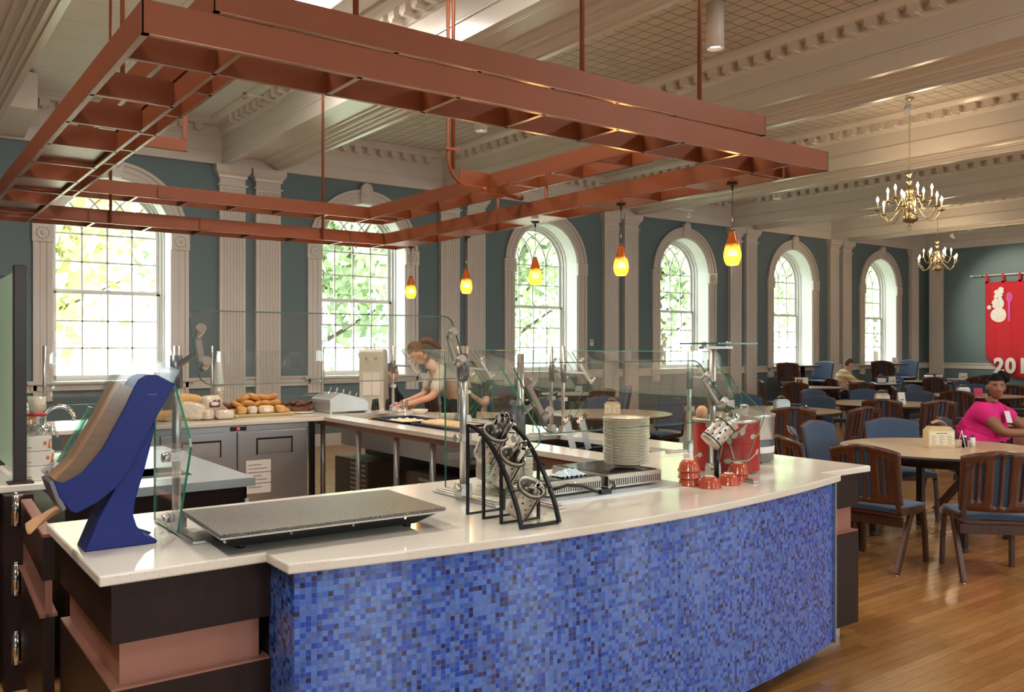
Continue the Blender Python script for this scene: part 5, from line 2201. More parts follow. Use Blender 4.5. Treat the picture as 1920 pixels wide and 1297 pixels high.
t = bagged('wrapped roll with a pale oval label in the middle of the long tray', 2.99, 7.95, HC + 0.028, 0.075, 0.045, 0.038, [M['wrap']], 0.0, 0, name='wrapped_roll', tail=False, seed=20)
b = MB()
b.lathe([(0.0, 0), (0.038, 0)], 18, 0, TR((0, -0.052, 0.04), PI / 2), False, sy=0.55)
b.build('label_oval', M['paper'], t, fix=False)
# white plate, small framed sign
b = MB()
b.lathe([(0, 0.0), (0.06, 0.0), (0.10, 0.012), (0.10, 0.016), (0.06, 0.004), (0, 0.004)], 28)
o = b.build('plate', M['plate'])
o.location = (3.42, 8.10, HC)
tag(o, 'empty white plate at the right end of the long tan tray', 'plate')
t = thing('sign_holder', 'small dark sign in a white frame behind the bagels', 'sign', (3.06, 8.30, HC))
MB().box(-0.1, 0.1, -0.01, 0.01, 0.0, 0.13).build('white_frame', M['white'], t, bevel=0.004)
MB().box(-0.085, 0.085, -0.013, -0.010, 0.02, 0.115).build('dark_panel', M['black'], t)
# stainless cutlery bin
t = thing('cutlery_bin', 'sloping stainless steel cutlery bin beside the beige machine', 'cutlery bin', (0, 0, 0))
b = MB()
b.prism([(3.60, HC + 0.015), (4.02, HC + 0.015), (4.02, HC + 0.10), (3.98, HC + 0.135), (3.72, HC + 0.20), (3.60, HC + 0.14)], 7.86, 8.30, 'y')
b.build('bin_body', M['steelh'], t, bevel=0.006)
for x in (3.62, 4.0):
    MB().box(x - .01, x + .01, 7.88, 8.28, HC, HC + 0.015).build('runner', M['steel'], t)
for k in range(4):
    for j in range(2):
        d = Vector((0.35, -0.25, 0.9)).normalized()
        o = spoon0.copy()
        COL.objects.link(o)
        tag(o, 'steel utensil standing in the sloping cutlery bin', 'cutlery', 'utensils in the cutlery bin')
        orient(o, Vector((3.70 + 0.07 * k, 7.96 + 0.14 * j, HC + 0.20 - 0.02 * k)), d.to_track_quat('Z', 'Y'))
        o.scale = (1.5, 1.5, 1.0)
# black utensil sleeves
cone0 = None
for k, (x, y) in enumerate(((4.14, 8.22), (4.17, 8.05), (4.24, 8.12), (4.29, 7.98))):
    if cone0 is None:
        b = MB()
        b.lathe([(0.0, 0), (0.030, 0), (0.016, 0.11), (0.012, 0.115), (0, 0.115)], 10)
        cone0 = b.build('black_cone', M['black'])
        o = cone0
    else:
        o = cone0.copy()
        COL.objects.link(o)
    o.name = 'portion_cup_stack'
    o.location = (x, y, HC)
    tag(o, 'black tapered stack of portion cups in front of the beige machine', 'cup stack', 'black cup stacks by the beige machine')
# tall beige cereal machine
t = thing('dispensing_machine', 'tall beige dispensing machine with a curved grey hood', 'machine', (0, 0, 0))
M['beige'] = mat('beige_casing', rgb(198, 192, 176), 0.4, noise=0.03)
T = TR((4.30, 8.34, HC), 0, 0, -0.62)
b = MB()
b.prism([(-0.03, 0.0), (-0.05, 0.40), (-0.075, 0.60), (-0.055, 0.63), (0.20, 0.63), (0.28, 0.60), (0.33, 0.36), (0.40, 0.0)], -0.13, 0.13, 'y', 0, False, T @ Matrix.Rotation(PI / 2, 4, 'Z'))
b.build('casing', M['beige'], t, bevel=0.008)
T2 = T
b = MB()
b.box(-0.09, 0.0, -0.049, -0.040, 0.14, 0.40, 0, T2)
b.box(0.01, 0.09, -0.049, -0.040, 0.14, 0.40, 0, T2)
b.build('door', M['cream'], t)
for xx in (-0.05, 0.05):
    MB().cyl(T2 @ Vector((xx, -0.066, 0.53)), T2 @ Vector((xx, -0.075, 0.53)), 0.012, 12).build('knob', M['alu'], t)
# drinks cup and bowls by the far post
b = MB()
b.lathe([(0.0, 0), (0.03, 0), (0.042, 0.11), (0.044, 0.115), (0.040, 0.11), (0.028, 0.004), (0, 0.004)], 18)
o = b.build('plastic_cup', M['plasticclear'])
o.location = (4.33, 7.70, HC)
tag(o, 'clear plastic cup beside the far guard post', 'cup')
for k, (x, y, r) in enumerate(((4.30, 7.35, 0.09), (4.26, 6.75, 0.08))):
    b = MB()
    b.lathe([(r * .5, 0.0), (r * .9, 0.03), (r, 0.045), (r * .95, 0.045), (r * .5, 0.006), (0, 0.004)], 24)
    o = b.build('bowl', M['plate'])
    o.location = (x, y, HC)
    tag(o, ['white serving bowl by the far guard post', 'white serving bowl beside the egg tray'][k], 'bowl')

# =====================================================================  LEFT SIDE: boxes, cups, faucet, phone
M['candybox'] = mat('white_printed_box', rgb(238, 230, 216), 0.45)
M['boxprint'] = mat('orange_print', rgb(214, 116, 44), 0.5)
for k in range(3):
    z = HC + 0.072 * k
    t = thing('pastry_box', ['white box with orange print, bottom of the stack of three', 'white box with orange print, middle of the stack of three', 'white box with orange print, top of the stack of three'][k], 'box',
              (0, 0, 0))
    x0, x1, y0, y1 = 0.30 + 0.004 * k, 0.645 - 0.010 * (2 - k) * (k != 1), 4.845 + .004 * k, 5.05
    x0, x1 = 0.34, 0.738 - (0.012 if k == 2 else 0.004 * (k == 0))
    MB().box(0.615, x1, 4.82, 5.05, z + 0.001, z + 0.071).build('carton', M['candybox'], t, bevel=0.002)
    b = MB()
    yy = 4.819
    for (px_, pz) in ((0.620, 0.024),):
        b.box(px_, px_ + 0.018, yy - 0.0008, yy, z + 0.018, z + 0.022)
    b.prism([(x1 - 0.018, z + 0.012), (x1 - 0.003, z + 0.014), (x1 - 0.008, z + 0.035), (x1 - 0.002, z + 0.056), (x1 - 0.009, z + 0.06), (x1 - 0.014, z + 0.04)], yy - 0.0008, yy, 'y')
    b.prism([(x1 - 0.038, z + 0.03), (x1 - 0.024, z + 0.028), (x1 - 0.022, z + 0.045), (x1 - 0.034, z + 0.048)], yy - 0.0008, yy, 'y')
    b.build('orange_print', M['boxprint'], t)
b = MB()
b.grid(16, 12, lambda u, v: (0.61 + 0.15 * u, 4.83 + 0.2 * v, HC + 0.225 + 0.03 * math.sin(u * 17 + v * 5) * math.sin(v * 13) + 0.02 * math.sin(PI * u)), thick=(0, 0, 0.001))
tag(b.build('cellophane_wrap', M['plasticclear']), 'crinkled clear cellophane lying on the stacked pastry boxes', 'cellophane')
for k, (z, m_, lb) in enumerate(((HC + 0.24, M['plasticclear'], 'clear plastic cup stack behind the dark post'), (HC + 0.335, M['redcloth'], 'red ringed lid on the clear cups'), (HC + 0.345, M['bagplastic'], 'white tub standing on the red lid'))):
    b = MB()
    if k == 1:
        b.lathe([(0, 0), (0.045, 0), (0.047, 0.01), (0, 0.01)], 18)
        nm = 'red_lid'
    else:
        h = 0.095 if k == 0 else 0.085
        b.lathe([(0, 0), (0.03, 0), (0.043, h), (0.04, h), (0.028, 0.004), (0, 0.004)], 18)
        nm = 'plastic_cup' if k == 0 else 'white_tub'
    o = b.build(nm, m_)
    o.location = (0.675, 4.93, z - 0.024)
    tag(o, lb, 'cup' if k != 1 else 'lid')
# chrome faucet
t = thing('faucet', 'chrome gooseneck faucet behind the pastry boxes', 'faucet', (0, 0, 0))
b = MB()
pts = [(0.80, 5.65, HC)] + [(0.80, 5.65, HC + 0.22)]
for i in range(1, 13):
    a = PI * i / 12
    pts.append((0.80 + 0.085 * (1 - math.cos(a)), 5.65, HC + 0.22 + 0.09 * math.sin(a)))
b.tube(pts, 0.013, 12)
b.build('spout', M['chrome'], t)
MB().lathe([(0, -0.05), (0.03, -0.05), (0.03, 0.0), (0.018, 0.02), (0.0, 0.02)], 16, 0, TR((0.80, 5.65, HC))).build('base', M['chrome'], t)
# phone, small boxes on the back-left part of the worktop
t = thing('desk_phone', 'white desk phone handset at the far left under the window', 'phone', (0.62, 7.85, HC))
b = MB()
b.prism([(-0.14, 0), (0.14, 0), (0.14, 0.10), (-0.14, 0.15)], 0, 0.16, 'y')
b.build('phone_body', M['greypole'], t, bevel=0.006)
b = MB()
b.tube([(-0.12, 0.03, 0.19), (-0.06, 0.03, 0.215), (0.04, 0.03, 0.225), (0.12, 0.03, 0.20), (0.14, 0.03, 0.17)], 0.022, 10)
b.build('handset', M['white'], t)
t = thing('notice_card', 'white card with small writing propped by the faucet', 'sign', (1.06, 8.20, HC))
MB().box(-0.12, 0.12, -0.004, 0.004, 0.0, 0.19).build('card', M['paper'], t)
b = MB()
for i in range(5):
    b.box(-0.08, 0.0 + 0.018 * i, -0.006, -0.004, 0.15 - 0.03 * i, 0.156 - 0.03 * i)
b.build('writing', M['ink'], t)
tag(MB().box(0.70, 0.86, 7.0, 7.12, HC, HC + 0.16).build('paper_box', M['white']), 'plain white box near the phone at far left', 'box') if False else None
# transparent green rack leaning beside the boxes
t = thing('glass_rack', 'pale green clear acrylic bin tilted beside the pastry boxes', 'bin', (0.815, 4.86, 0.985))
M['acryl'] = glass_mat('green_acrylic', (0.72, 0.90, 0.80, 1), 1.0, 0.05, 0.05, 1.1)
T = Matrix.Rotation(0.50, 4, 'Y')
b = MB()
for (a) in ((-0.055, -0.051, -0.02, 0.10, 0.0, 0.31), (0.051, 0.055, -0.02, 0.10, 0.0, 0.31), (-0.055, 0.055, 0.096, 0.10, 0.0, 0.31), (-0.055, 0.055, -0.02, -0.016, 0.0, 0.31), (-0.055, 0.055, -0.02, 0.10, 0.0, 0.004)):
    b.box(*a[:2], *a[2:4], *a[4:], 0, T)
b.build('bin_wall', M['acryl'], t)
b = MB()
for (p, q) in (((-0.055, -0.02, 0.31), (0.055, -0.02, 0.31)), ((-0.055, 0.10, 0.31), (0.055, 0.10, 0.31)), ((-0.055, -0.02, 0.31), (-0.055, 0.10, 0.31)), ((0.055, -0.02, 0.31), (0.055, 0.10, 0.31)), ((-0.055, -0.02, 0.0), (-0.055, -0.02, 0.31)), ((0.055, -0.02, 0.0), (0.055, -0.02, 0.31))):
    b.bar(T @ Vector(p), T @ Vector(q), 0.005, 0.005)
b.build('edge', M['glassedge'], t)
b = MB()
for (x, z) in ((-0.02, 0.16), (0.03, 0.13)):
    b.ball(T @ Vector((x, -0.026, z)), 0.010, 0.006, 0.010, 10, 6)
b.build('green_sticker', mat('lime_sticker', rgb(150, 200, 40), 0.4), t)
tag(MB().box(0.76, 0.92, 4.80, 4.95, 0.901, 0.984).build('blue_crate', M['blueplastic']), 'dark blue crate under the tilted green bin', 'crate')
# white soap bottle cone by the left guard (tall white taper)
t = thing('spray_bottle', 'white tapered bottle standing among the loaves before the pilaster', 'bottle', (2.70, 8.42, HC), 0, None, (1.0, 1.0, 1.42))
b = MB()
b.lathe([(0, 0), (0.045, 0), (0.05, 0.02), (0.05, 0.16), (0.046, 0.20), (0.0, 0.20)], 20)
b.build('bottle_body', M['bagplastic'], t)
b = MB()
b.lathe([(0.052, 0.20), (0.052, 0.215), (0.018, 0.42), (0.012, 0.43), (0.0, 0.43)], 20)
b.build('cap', M['white'], t)


# =====================================================================  DINING FURNITURE
def make_chair(lift=0.0, label='', name='dining_chair', cat='chair'):
    """faces +y, origin on the floor under the seat"""
    t = thing(name, label, cat, (0, 0, 0))
    L = lift

    def back(u, v, off=0.0, w=0.245):
        x = (u * 2 - 1) * w * (1.0 + 0.04 * v)
        ztop = 0.855 + 0.045 * (1 - (2 * u - 1) ** 2)
        z = 0.475 + (ztop - 0.475) * v
        y = -0.205 - 0.085 * v - 0.045 * (1 - (x / 0.25) ** 2) + off
        return (x, y, z + L)
    slots = {3, 5, 9, 11, 13 - 0, 15, 19, 21}
    cols = 25

    def mask(i, j):
        if i in (4, 6, 18, 20) and 2 <= j <= 8:
            return False
        if i in (10, 11, 13, 14) and 1 <= j <= 9:
            return False
        return True
    b = MB()
    b.grid(25, 11, lambda u, v: back(u, v, -0.014), thick=(0, 0.012, 0), mask=mask)
    b.build('backrest', M['chairwood'], t)
    b = MB()
    b.grid(12, 8, lambda u, v: back(u, v * 0.985, 0.0, 0.24), thick=(0, 0.028, 0))
    b.build('back_cushion', M['bluefab'], t, bevel=0.008)
    b = MB()
    b.grid(8, 8, lambda u, v: ((u * 2 - 1) * (0.235 - 0.02 * (1 - v)), -0.20 + 0.44 * v, 0.435 + 0.03 * math.sin(PI * min(max(u, .02), .98)) ** .5 * math.sin(PI * min(max(v, .02), .98)) ** .4 + L), thick=(0, 0, -0.035))
    b.build('seat', M['bluefab'], t, bevel=0.008)
    for s in (-1, 1):
        b = MB()
        pts = [(s * 0.235, 0.235, 0.0), (s * 0.232, 0.225, 0.20 + L * .8), (s * 0.228, 0.205, 0.37 + L), (s * 0.228, 0.17, 0.405 + L), (s * 0.228, 0.10, 0.41 + L)]
        wd = [0.034, 0.045, 0.06, 0.06, 0.055]
        for (p, q) in zip(pts[:-1], pts[1:]):
            b.bar(p, q, 0.030, 0.046, 0, (0, 1, 0) if abs(p[2] - q[2]) > 0.05 else (0, 0, 1))
        b.build('leg', M['legwood'], t, bevel=0.004)
        b = MB()
        b.bar((s * 0.228, 0.11, 0.405 + L), (s * 0.228, -0.215, 0.425 + L), 0.030, 0.05, 0)
        b.bar((s * 0.222, -0.225, 0.42 + L), (s * 0.212, -0.30, 0.80 + L), 0.034, 0.018, 0, (0, 1, 0))
        b.build('side_rail', M['legwood'], t, bevel=0.004)
        b = MB()
        b.bar((s * 0.232, -0.03, 0.41 + L), (s * 0.245, -0.33 - L * .15, 0.004), 0.030, 0.052, 0, (0, 1, 0))
        b.build('leg', M['legwood'], t, bevel=0.004)
        MB().cyl((s * 0.245, -0.33 - L * .15, 0.0), (s * 0.245, -0.33 - L * .15, 0.01), 0.014, 8).build('glide', M['chrome'], t)
        MB().cyl((s * 0.235, 0.235, 0.0), (s * 0.235, 0.235, 0.01), 0.014, 8).build('glide', M['chrome'], t)
    b = MB()
    b.box(-0.225, 0.225, -0.165, -0.145, 0.305 + L, 0.375 + L)
    b.build('rear_apron', M['legwood'], t, bevel=0.003)
    b = MB()
    b.box(-0.215, 0.215, -0.19, 0.21, 0.385 + L, 0.405 + L)
    b.build('seat_board', M['chairwood'], t)
    if lift:
        MB().box(-0.225, 0.225, 0.21, 0.235, 0.30, 0.33).build('footrest', M['legwood'], t)
    return t


def make_table(r=0.8, h=0.75, name='dining_table', label='', black=False):
    t = thing(name, label, 'table', (0, 0, 0))
    b = MB()
    b.lathe([(0, h - 0.004), (r - 0.006, h - 0.004), (r - 0.002, h), (r - 0.006, h + 0.0), (0, h)], 64)
    b.lathe([(0, h), (r - 0.012, h)], 64)
    b = MB()
    b.lathe([(0, h - 0.002), (0, h), (r - 0.012, h), (r - 0.012, h - 0.002)], 64, 0, None, False)
    b.build('tabletop', M['edge'] if black else M['tabletop'], t)
    b = MB()
    b.lathe([(r - 0.012, h), (r, h - 0.006), (r, h - 0.024), (r - 0.012, h - 0.03), (0, h - 0.03)], 64, 0, None, True)
    b.build('edge_band', M['edge'], t)
    if r > 0.5:
        b = MB()
        b.lathe([(r * .7, h - 0.031), (r * .7, h - 0.11), (r * .67, h - 0.11), (r * .67, h - 0.031)], 48, 0, None, True)
        b.build('apron', M['edge'], t)
        for k in range(4):
            a = PI / 4 + k * PI / 2
            x, y = r * .66 * math.cos(a), r * .66 * math.sin(a)
            b = MB()
            b.box(x - 0.028, x + 0.028, y - 0.028, y + 0.028, 0.03, h - 0.031)
            b.lathe([(0, 0), (0.038, 0), (0.038, 0.02), (0.03, 0.035), (0, 0.035)], 12, 0, TR((x, y, 0)))
            b.build('leg', M['edge'], t, bevel=0.003)
    else:
        b = MB()
        b.cyl((0, 0, 0.03), (0, 0, h - 0.03), 0.05, 16)
        b.build('pedestal', M['edge'], t)
        b = MB()
        b.lathe([(0, 0), (0.28, 0), (0.28, 0.015), (0.06, 0.04), (0, 0.04)], 32)
        b.build('base', M['edge'], t)
    return t


TABLES = [  # x, y, r, label
    (7.22, 3.75, 0.80, 'round beige dining table nearest the serving counter at right'),
    (9.73, 7.23, 0.80, 'round beige dining table behind the steel soup warmer with a metal napkin box'),
    (12.1, 7.2, 0.80, 'round beige dining table in the middle of the room with a kraft napkin box'),
    (7.53, 8.15, 0.80, 'round beige dining table seen through the glass guards behind the tall plates'),
    (10.5, 4.12, 0.80, 'round beige table the person in pink leans on'),
    (15.3, 7.35, 0.80, 'round beige table with a pink card beyond the middle of the room'),
    (18.4, 11.15, 0.62, 'round table under the open notebook of the person in the striped hoodie'),
    (15.7, 10.85, 0.62, 'round table with a photo card standing left of the striped hoodie'),
    (20.6, 11.0, 0.62, 'small round table with white card holders near the corner pilaster'),
    (18.0, 7.8, 0.80, 'round table at the right edge behind the head of the person in pink'),
    (22.5, 11.2, 0.62, 'farthest round table, below the outlet cards at the end wall'),
    (10.1, 11.9, 0.62, 'round table under the third window, seen through the glass guards'),
    (7.9, 11.3, 0.62, 'round table before the second pilaster pair, seen through the glass guards'),
]
tb0, tb1 = None, None
for (x, y, r, lb) in TABLES:
    if r > 0.7:
        if tb0 is None:
            tb0 = make_table(0.80, 0.75, 'dining_table', lb)
            tb0.location = (x, y, 0)
            tb0['group'] = 'round dining tables'
        else:
            dup(tb0, (x, y, 0), 0.3 * x, lb)
    else:
        if tb1 is None:
            tb1 = make_table(0.62, 0.75, 'dining_table', lb)
            tb1.location = (x, y, 0)
            tb1['group'] = 'round dining tables'
        else:
            dup(tb1, (x, y, 0), 0.3 * x, lb)
ch0 = None
bc0 = None


def chair_at(bx, by, tx, ty, label):
    """chair whose backrest sits at (bx,by), facing (tx,ty)"""
    global ch0
    d = Vector((tx - bx, ty - by))
    d.normalize()
    loc = (bx + d.x * 0.27, by + d.y * 0.27, 0)
    rz = math.atan2(d.y, d.x) - PI / 2
    if ch0 is None:
        ch0 = make_chair(0, label)
        ch0.location = loc
        ch0.rotation_euler = (0, 0, rz)
        ch0['group'] = 'wooden dining chairs with blue upholstery'
        return ch0
    return dup(ch0, loc, rz, label)


def around(ti, ang, rad, label):
    x, y = TABLES[ti][0], TABLES[ti][1]
    a = math.radians(ang)
    return chair_at(x + rad * math.cos(a), y + rad * math.sin(a), x, y, label)


around(0, 222, 1.45, 'wooden chair with its slatted back to us, nearest the bottom right corner')
around(0, 188, 1.46, 'wooden chair pushed out beside the end of the white worktop')
around(0, 159, 1.48, 'wooden chair half hidden behind the steel soup warmer, pulled to the near table')
around(0, 127, 1.15, 'blue upholstered chair facing us, left one of the pair at the near table')
around(0, 91, 1.15, 'blue upholstered chair facing us, right one of the pair at the near table')
around(0, 48, 1.20, 'grey-blue chair facing us behind the beige napkin holder')
around(0, 262, 1.52, 'wooden chair at the near table cut off by the right edge')
around(1, 223, 1.45, 'slatted wooden chair behind the steel warmer, left one of two at its table')
around(1, 257, 1.48, 'slatted wooden chair right of the blue pair, turned to the second table')
around(1, 8, 1.12, 'blue chair back low behind the metal napkin box table')
around(1, 60, 1.15, 'small blue chair back between the metal napkin box and the dark side chair')
around(1, 183, 1.3, 'wooden chair at the metal napkin box table hidden by the soup warmers')
around(2, 212, 1.40, 'slatted wooden chair in the centre with both middle slots showing blue')
around(2, 239, 1.52, 'slatted wooden chair left of the person in pink')
around(2, 78, 1.35, 'blue chair facing us left of the slatted chair at the middle table')
around(2, 40, 1.30, 'blue chair facing us behind the kraft napkin box')
around(2, 2, 1.15, 'wide blue chair back right of the white menu cards')
chair_at(15.75, 9.75, 16.6, 10.8, 'slatted wooden chair just below the striped hoodie')
around(5, 196, 1.45, 'slatted wooden chair in front of the pink card table')
around(5, 84, 1.15, 'blue chair facing us behind the pink card')
around(5, 128, 1.25, 'blue chair facing us under the far window corner')
around(5, 25, 1.25, 'blue chair seen side on right of the pink card')
around(5, 250, 1.40, 'wooden chair just left of the head of the person in pink')
around(6, 5, 1.05, 'blue chair right of the table with the notebook')
around(7, 200, 1.15, 'dark chair seen from the side left of the photo card')
around(7, 140, 1.0, 'blue chair left of the photo card under the fifth window')
around(8, 215, 1.1, 'dark wooden chair before the small corner table, left one')
around(8, 262, 1.15, 'dark wooden chair before the small corner table, right one')
around(8, 20, 1.0, 'blue chair behind the white card holders near the corner')
around(9, 120, 1.25, 'dark wooden chair behind the head of the person in pink')
around(9, 80, 1.25, 'blue chair behind the hair bun of the person in pink')
around(9, 200, 1.3, 'wooden chair at the right edge beyond the person in pink')
around(10, 240, 1.0, 'blue chair at the farthest table by the end wall')
around(4, 208, 1.30, 'wooden chair at lower right beside the beige jacket')
chair_at(8.62, 4.42, 8.62 + 0.288, 4.42 - 0.957, 'chair under the person in pink, its blue side showing')
around(3, 50, 1.2, 'brown chair behind the tall plates, seen through the glass on the right')
around(3, 90, 1.2, 'brown chair behind the kraft napkin box seen through the glass')
around(3, 130, 1.2, 'brown chair left of the kraft napkin box seen through the glass')
around(3, 3, 1.2, 'brown chair at the table behind the guards, on its right side')
around(3, 180, 1.25, 'brown chair at the table behind the guards, on its left side')
around(11, 185, 1.0, 'brown chair left of the table under the third window')
around(11, 258, 1.05, 'brown chair in front of the table under the third window')
around(11, 330, 1.0, 'brown chair right of the table under the third window')
around(12, 250, 1.05, 'brown rounded chair back behind the guard posts')
around(12, 310, 1.0, 'brown chair back right of the seated person in dark green')
around(12, 170, 1.0, 'brown chair at the table before the second pilaster pair')

# bar-height tables and chairs at the windows
bt0 = make_table(0.40, 1.15, 'bar_table', 'tall black bar table under the fifth window from the left')
bt0.location = (17.45, 12.30, 0)
bt1 = dup(bt0, (21.25, 12.30, 0), 0, 'tall black bar table under the window nearest the corner')
bt0.children[0].data.materials[0] = M['edge']


def bar_chair(bx, by, tx, ty, label):
    global bc0
    d = Vector((tx - bx, ty - by))
    d.normalize()
    loc = (bx + d.x * 0.27, by + d.y * 0.27, 0)
    rz = math.atan2(d.y, d.x) - PI / 2
    if bc0 is None:
        bc0 = make_chair(0.34, label, 'bar_chair', 'bar chair')
        bc0.location = loc
        bc0.rotation_euler = (0, 0, rz)
        bc0['group'] = 'bar-height chairs by the windows'
        return bc0
    return dup(bc0, loc, rz, label)


bar_chair(16.55, 12.05, 17.45, 12.3, 'dark slatted bar chair left of the first tall table')
bar_chair(18.35, 12.35, 17.45, 12.3, 'blue bar chair facing us right of the first tall table')
bar_chair(20.35, 12.05, 21.25, 12.3, 'dark slatted bar chair left of the tall table nearest the corner')
bar_chair(22.15, 12.35, 21.25, 12.3, 'blue bar chair facing us right of the tall table nearest the corner')

# napkin holders and shakers ------------------------------------------------
M['pinkcard'] = mat('pink_card', rgb(226, 70, 110), 0.6)
M['holder'] = mat('pale_wood_holder', rgb(214, 188, 140), 0.45, noise=0.05)
M['menucard'] = mat('cream_menu_card', rgb(238, 226, 196), 0.6)


def napkin_holder(x, y, rz, label, body, card, h=0.75, napkin=True, s=1.0, writing=True):
    t = thing('napkin_holder', label, 'napkin holder', (x, y, h), rz, None, (s, s, s))
    b = MB()
    b.box(-0.10, 0.10, -0.06, 0.06, 0.0, 0.012)
    b.box(-0.10, 0.10, -0.045, 0.045, 0.012, 0.125)
    b.prism([(-0.10, 0.125), (0.10, 0.125), (0.07, 0.155), (-0.07, 0.155)], -0.045, 0.045, 'y')
    b.build('holder_body', body, t, bevel=0.003)
    MB().box(-0.092, 0.092, -0.050, -0.0455, 0.016, 0.122).build('menu_card', card, t)
    if writing:
        b = MB()
        for r_ in range(6):
            for c_ in range(3):
                x0 = -0.08 + 0.06 * c_
                b.box(x0, x0 + 0.03 + 0.012 * ((r_ * 3 + c_) % 2), -0.0508, -0.050, 0.086 - 0.012 * r_, 0.0885 - 0.012 * r_)
        b.box(-0.04, 0.04, -0.0508, -0.050, 0.105, 0.110)
        b.build('menu_text', M['ink'], t)
    if napkin:
        b = MB()
        b.grid(8, 6, lambda u, v: (-0.05 + 0.10 * u, -0.03 + 0.06 * v, 0.15 + 0.045 * math.sin(PI * (0.2 + 0.7 * u)) + 0.006 * math.sin(v * 9)), thick=(0, 0, 0.003))
        b.build('napkin', M['kraft'], t)
    return t


def shaker(x, y, label, m, h=0.75, hh=0.085):
    t = thing('shaker', label, 'shaker', (x, y, h))
    b = MB()
    b.lathe([(0, 0), (0.022, 0), (0.020, hh * .75), (0.016, hh * .8), (0, hh * .8)], 12)
    b.build('jar', m, t)
    b = MB()
    b.lathe([(0.017, hh * .8), (0.017, hh * .95), (0.008, hh), (0, hh)], 12)
    b.build('cap', M['black'] if m != M['black'] else M['alu'], t)


def card(x, y, rz, label, w=0.11, hgt=0.14, m=None, h=0.75):
    t = thing('table_card', label, 'card', (x, y, h), rz)
    b = MB()
    b.bar((0, -0.03, 0), (0, 0, hgt), w, 0.003, 0, (0, 1, 0))
    b.bar((0, 0.03, 0), (0, 0, hgt), w, 0.003, 0, (0, 1, 0))
    b.build('folded_card', m or M['paper'], t)
    b = MB()
    b.box(-w * .3, w * .3, -0.022, -0.019, hgt * .25, hgt * .4)
    b.build('printing', M['ink'], t)


face = -PSI - 0.12
napkin_holder(7.25, 3.78, face + .1, 'beige napkin holder with a printed menu card on the near table', M['holder'], M['menucard'], s=1.12)
card(7.395, 3.66, face + 1.2, 'white table card at the right end of the beige napkin holder')
shaker(7.445, 3.66, 'black shaker beside the beige napkin holder', M['black'], hh=0.10)
shaker(7.50, 3.62, 'white shaker, rightmost on the near table', M['paper'], hh=0.10)
napkin_holder(9.55, 7.05, face + .3, 'brushed metal napkin box with a folded kraft napkin behind the soup warmer', M['steel'], M['steelh'], writing=False)
shaker(9.70, 6.86, 'white shaker beside the metal napkin box', M['paper'])
shaker(9.76, 6.83, 'black shaker beside the metal napkin box', M['black'])
napkin_holder(12.0, 7.1, face, 'kraft topped napkin box on the middle table', M['holder'], M['paper'])
card(12.2, 6.92, face + .4, 'tall white menu cards fanned out on the middle table', 0.12, 0.17)
napkin_holder(7.45, 8.0, face, 'kraft napkin box seen through the glass behind the tall plates', M['holder'], M['menucard'])
napkin_holder(14.9, 7.35, face, 'napkin box with kraft napkin left of the pink card', M['steelh'], M['paper'], writing=False)
card(15.1, 7.2, face + .1, 'bright pink table card left of the person in pink', 0.14, 0.14, M['pinkcard'])
shaker(15.24, 7.08, 'dark shaker beside the pink card', M['black'])
napkin_holder(18.55, 11.0, face, 'blue printed napkin box beyond the open notebook', M['blueplastic'], M['paper'], writing=False)
card(18.75, 10.85, face, 'white card holder right of the blue printed box', 0.15, 0.15)
shaker(18.72, 10.7, 'black shaker before the white card holder on the notebook table', M['black'])
t = thing('photo_card', 'card with a dark photo standing on the table left of the striped hoodie', 'card', (15.50, 10.95, 0.75), face)
MB().box(-0.13, 0.13, -0.004, 0.004, 0, 0.2).build('card', M['paper'], t)
MB().box(-0.10, 0.02, -0.006, -0.004, 0.02, 0.17).build('photo', speckle('dark_photo', rgb(30, 22, 20), rgb(196, 130, 60), 14, 0.5), t)
napkin_holder(20.45, 10.9, face, 'white napkin box on the small corner table', M['steelh'], M['paper'], writing=False)
card(20.65, 10.75, face, 'white card holder on the small corner table', 0.16, 0.16)
card(21.3, 12.25, face, 'white card on the tall bar table nearest the corner', 0.13, 0.15, None, 1.15)
card(22.5, 11.1, face, 'white cards on the farthest table by the end wall', 0.2, 0.16)
card(10.0, 11.6, face, 'white card on the table under the third window', 0.12, 0.15)
card(9.1, 7.55, face, 'white card holder on the table behind the glass guards, left of the metal box', 0.16, 0.14)

# jacket on a chair at the pink person's table
t = thing('jacket', 'beige jacket with a red patch hung over a chair at the right edge', 'jacket', (9.35, 3.40, 0), -0.6)
b = MB()
b.grid(14, 12, lambda u, v: (0.26 * math.cos(PI * (1 - u)) * (1 - 0.12 * v * v), -0.10 * math.sin(PI * u) + 0.01 * math.sin(u * 20), 0.42 + 0.46 * v ** 0.8 - 0.05 * v ** 8), thick=(0, 0.05, 0))
b.grid(8, 4, lambda u, v: (-0.24 + 0.48 * u, -0.10 * math.sin(PI * u) * .5 + 0.10 * v, 0.865 + 0.02 * math.sin(PI * u)), thick=(0, 0, 0.01))
b.build('cloth', mat('beige_canvas', rgb(168, 152, 128), 0.85, noise=0.08, nscale=40), t)
MB().ball((0.15, -0.10, 0.76), 0.05, 0.02, 0.07, 12, 8).build('red_patch', M['redcloth'], t)
around(4, 215, 0.98, 'chair under the beige jacket') if False else None

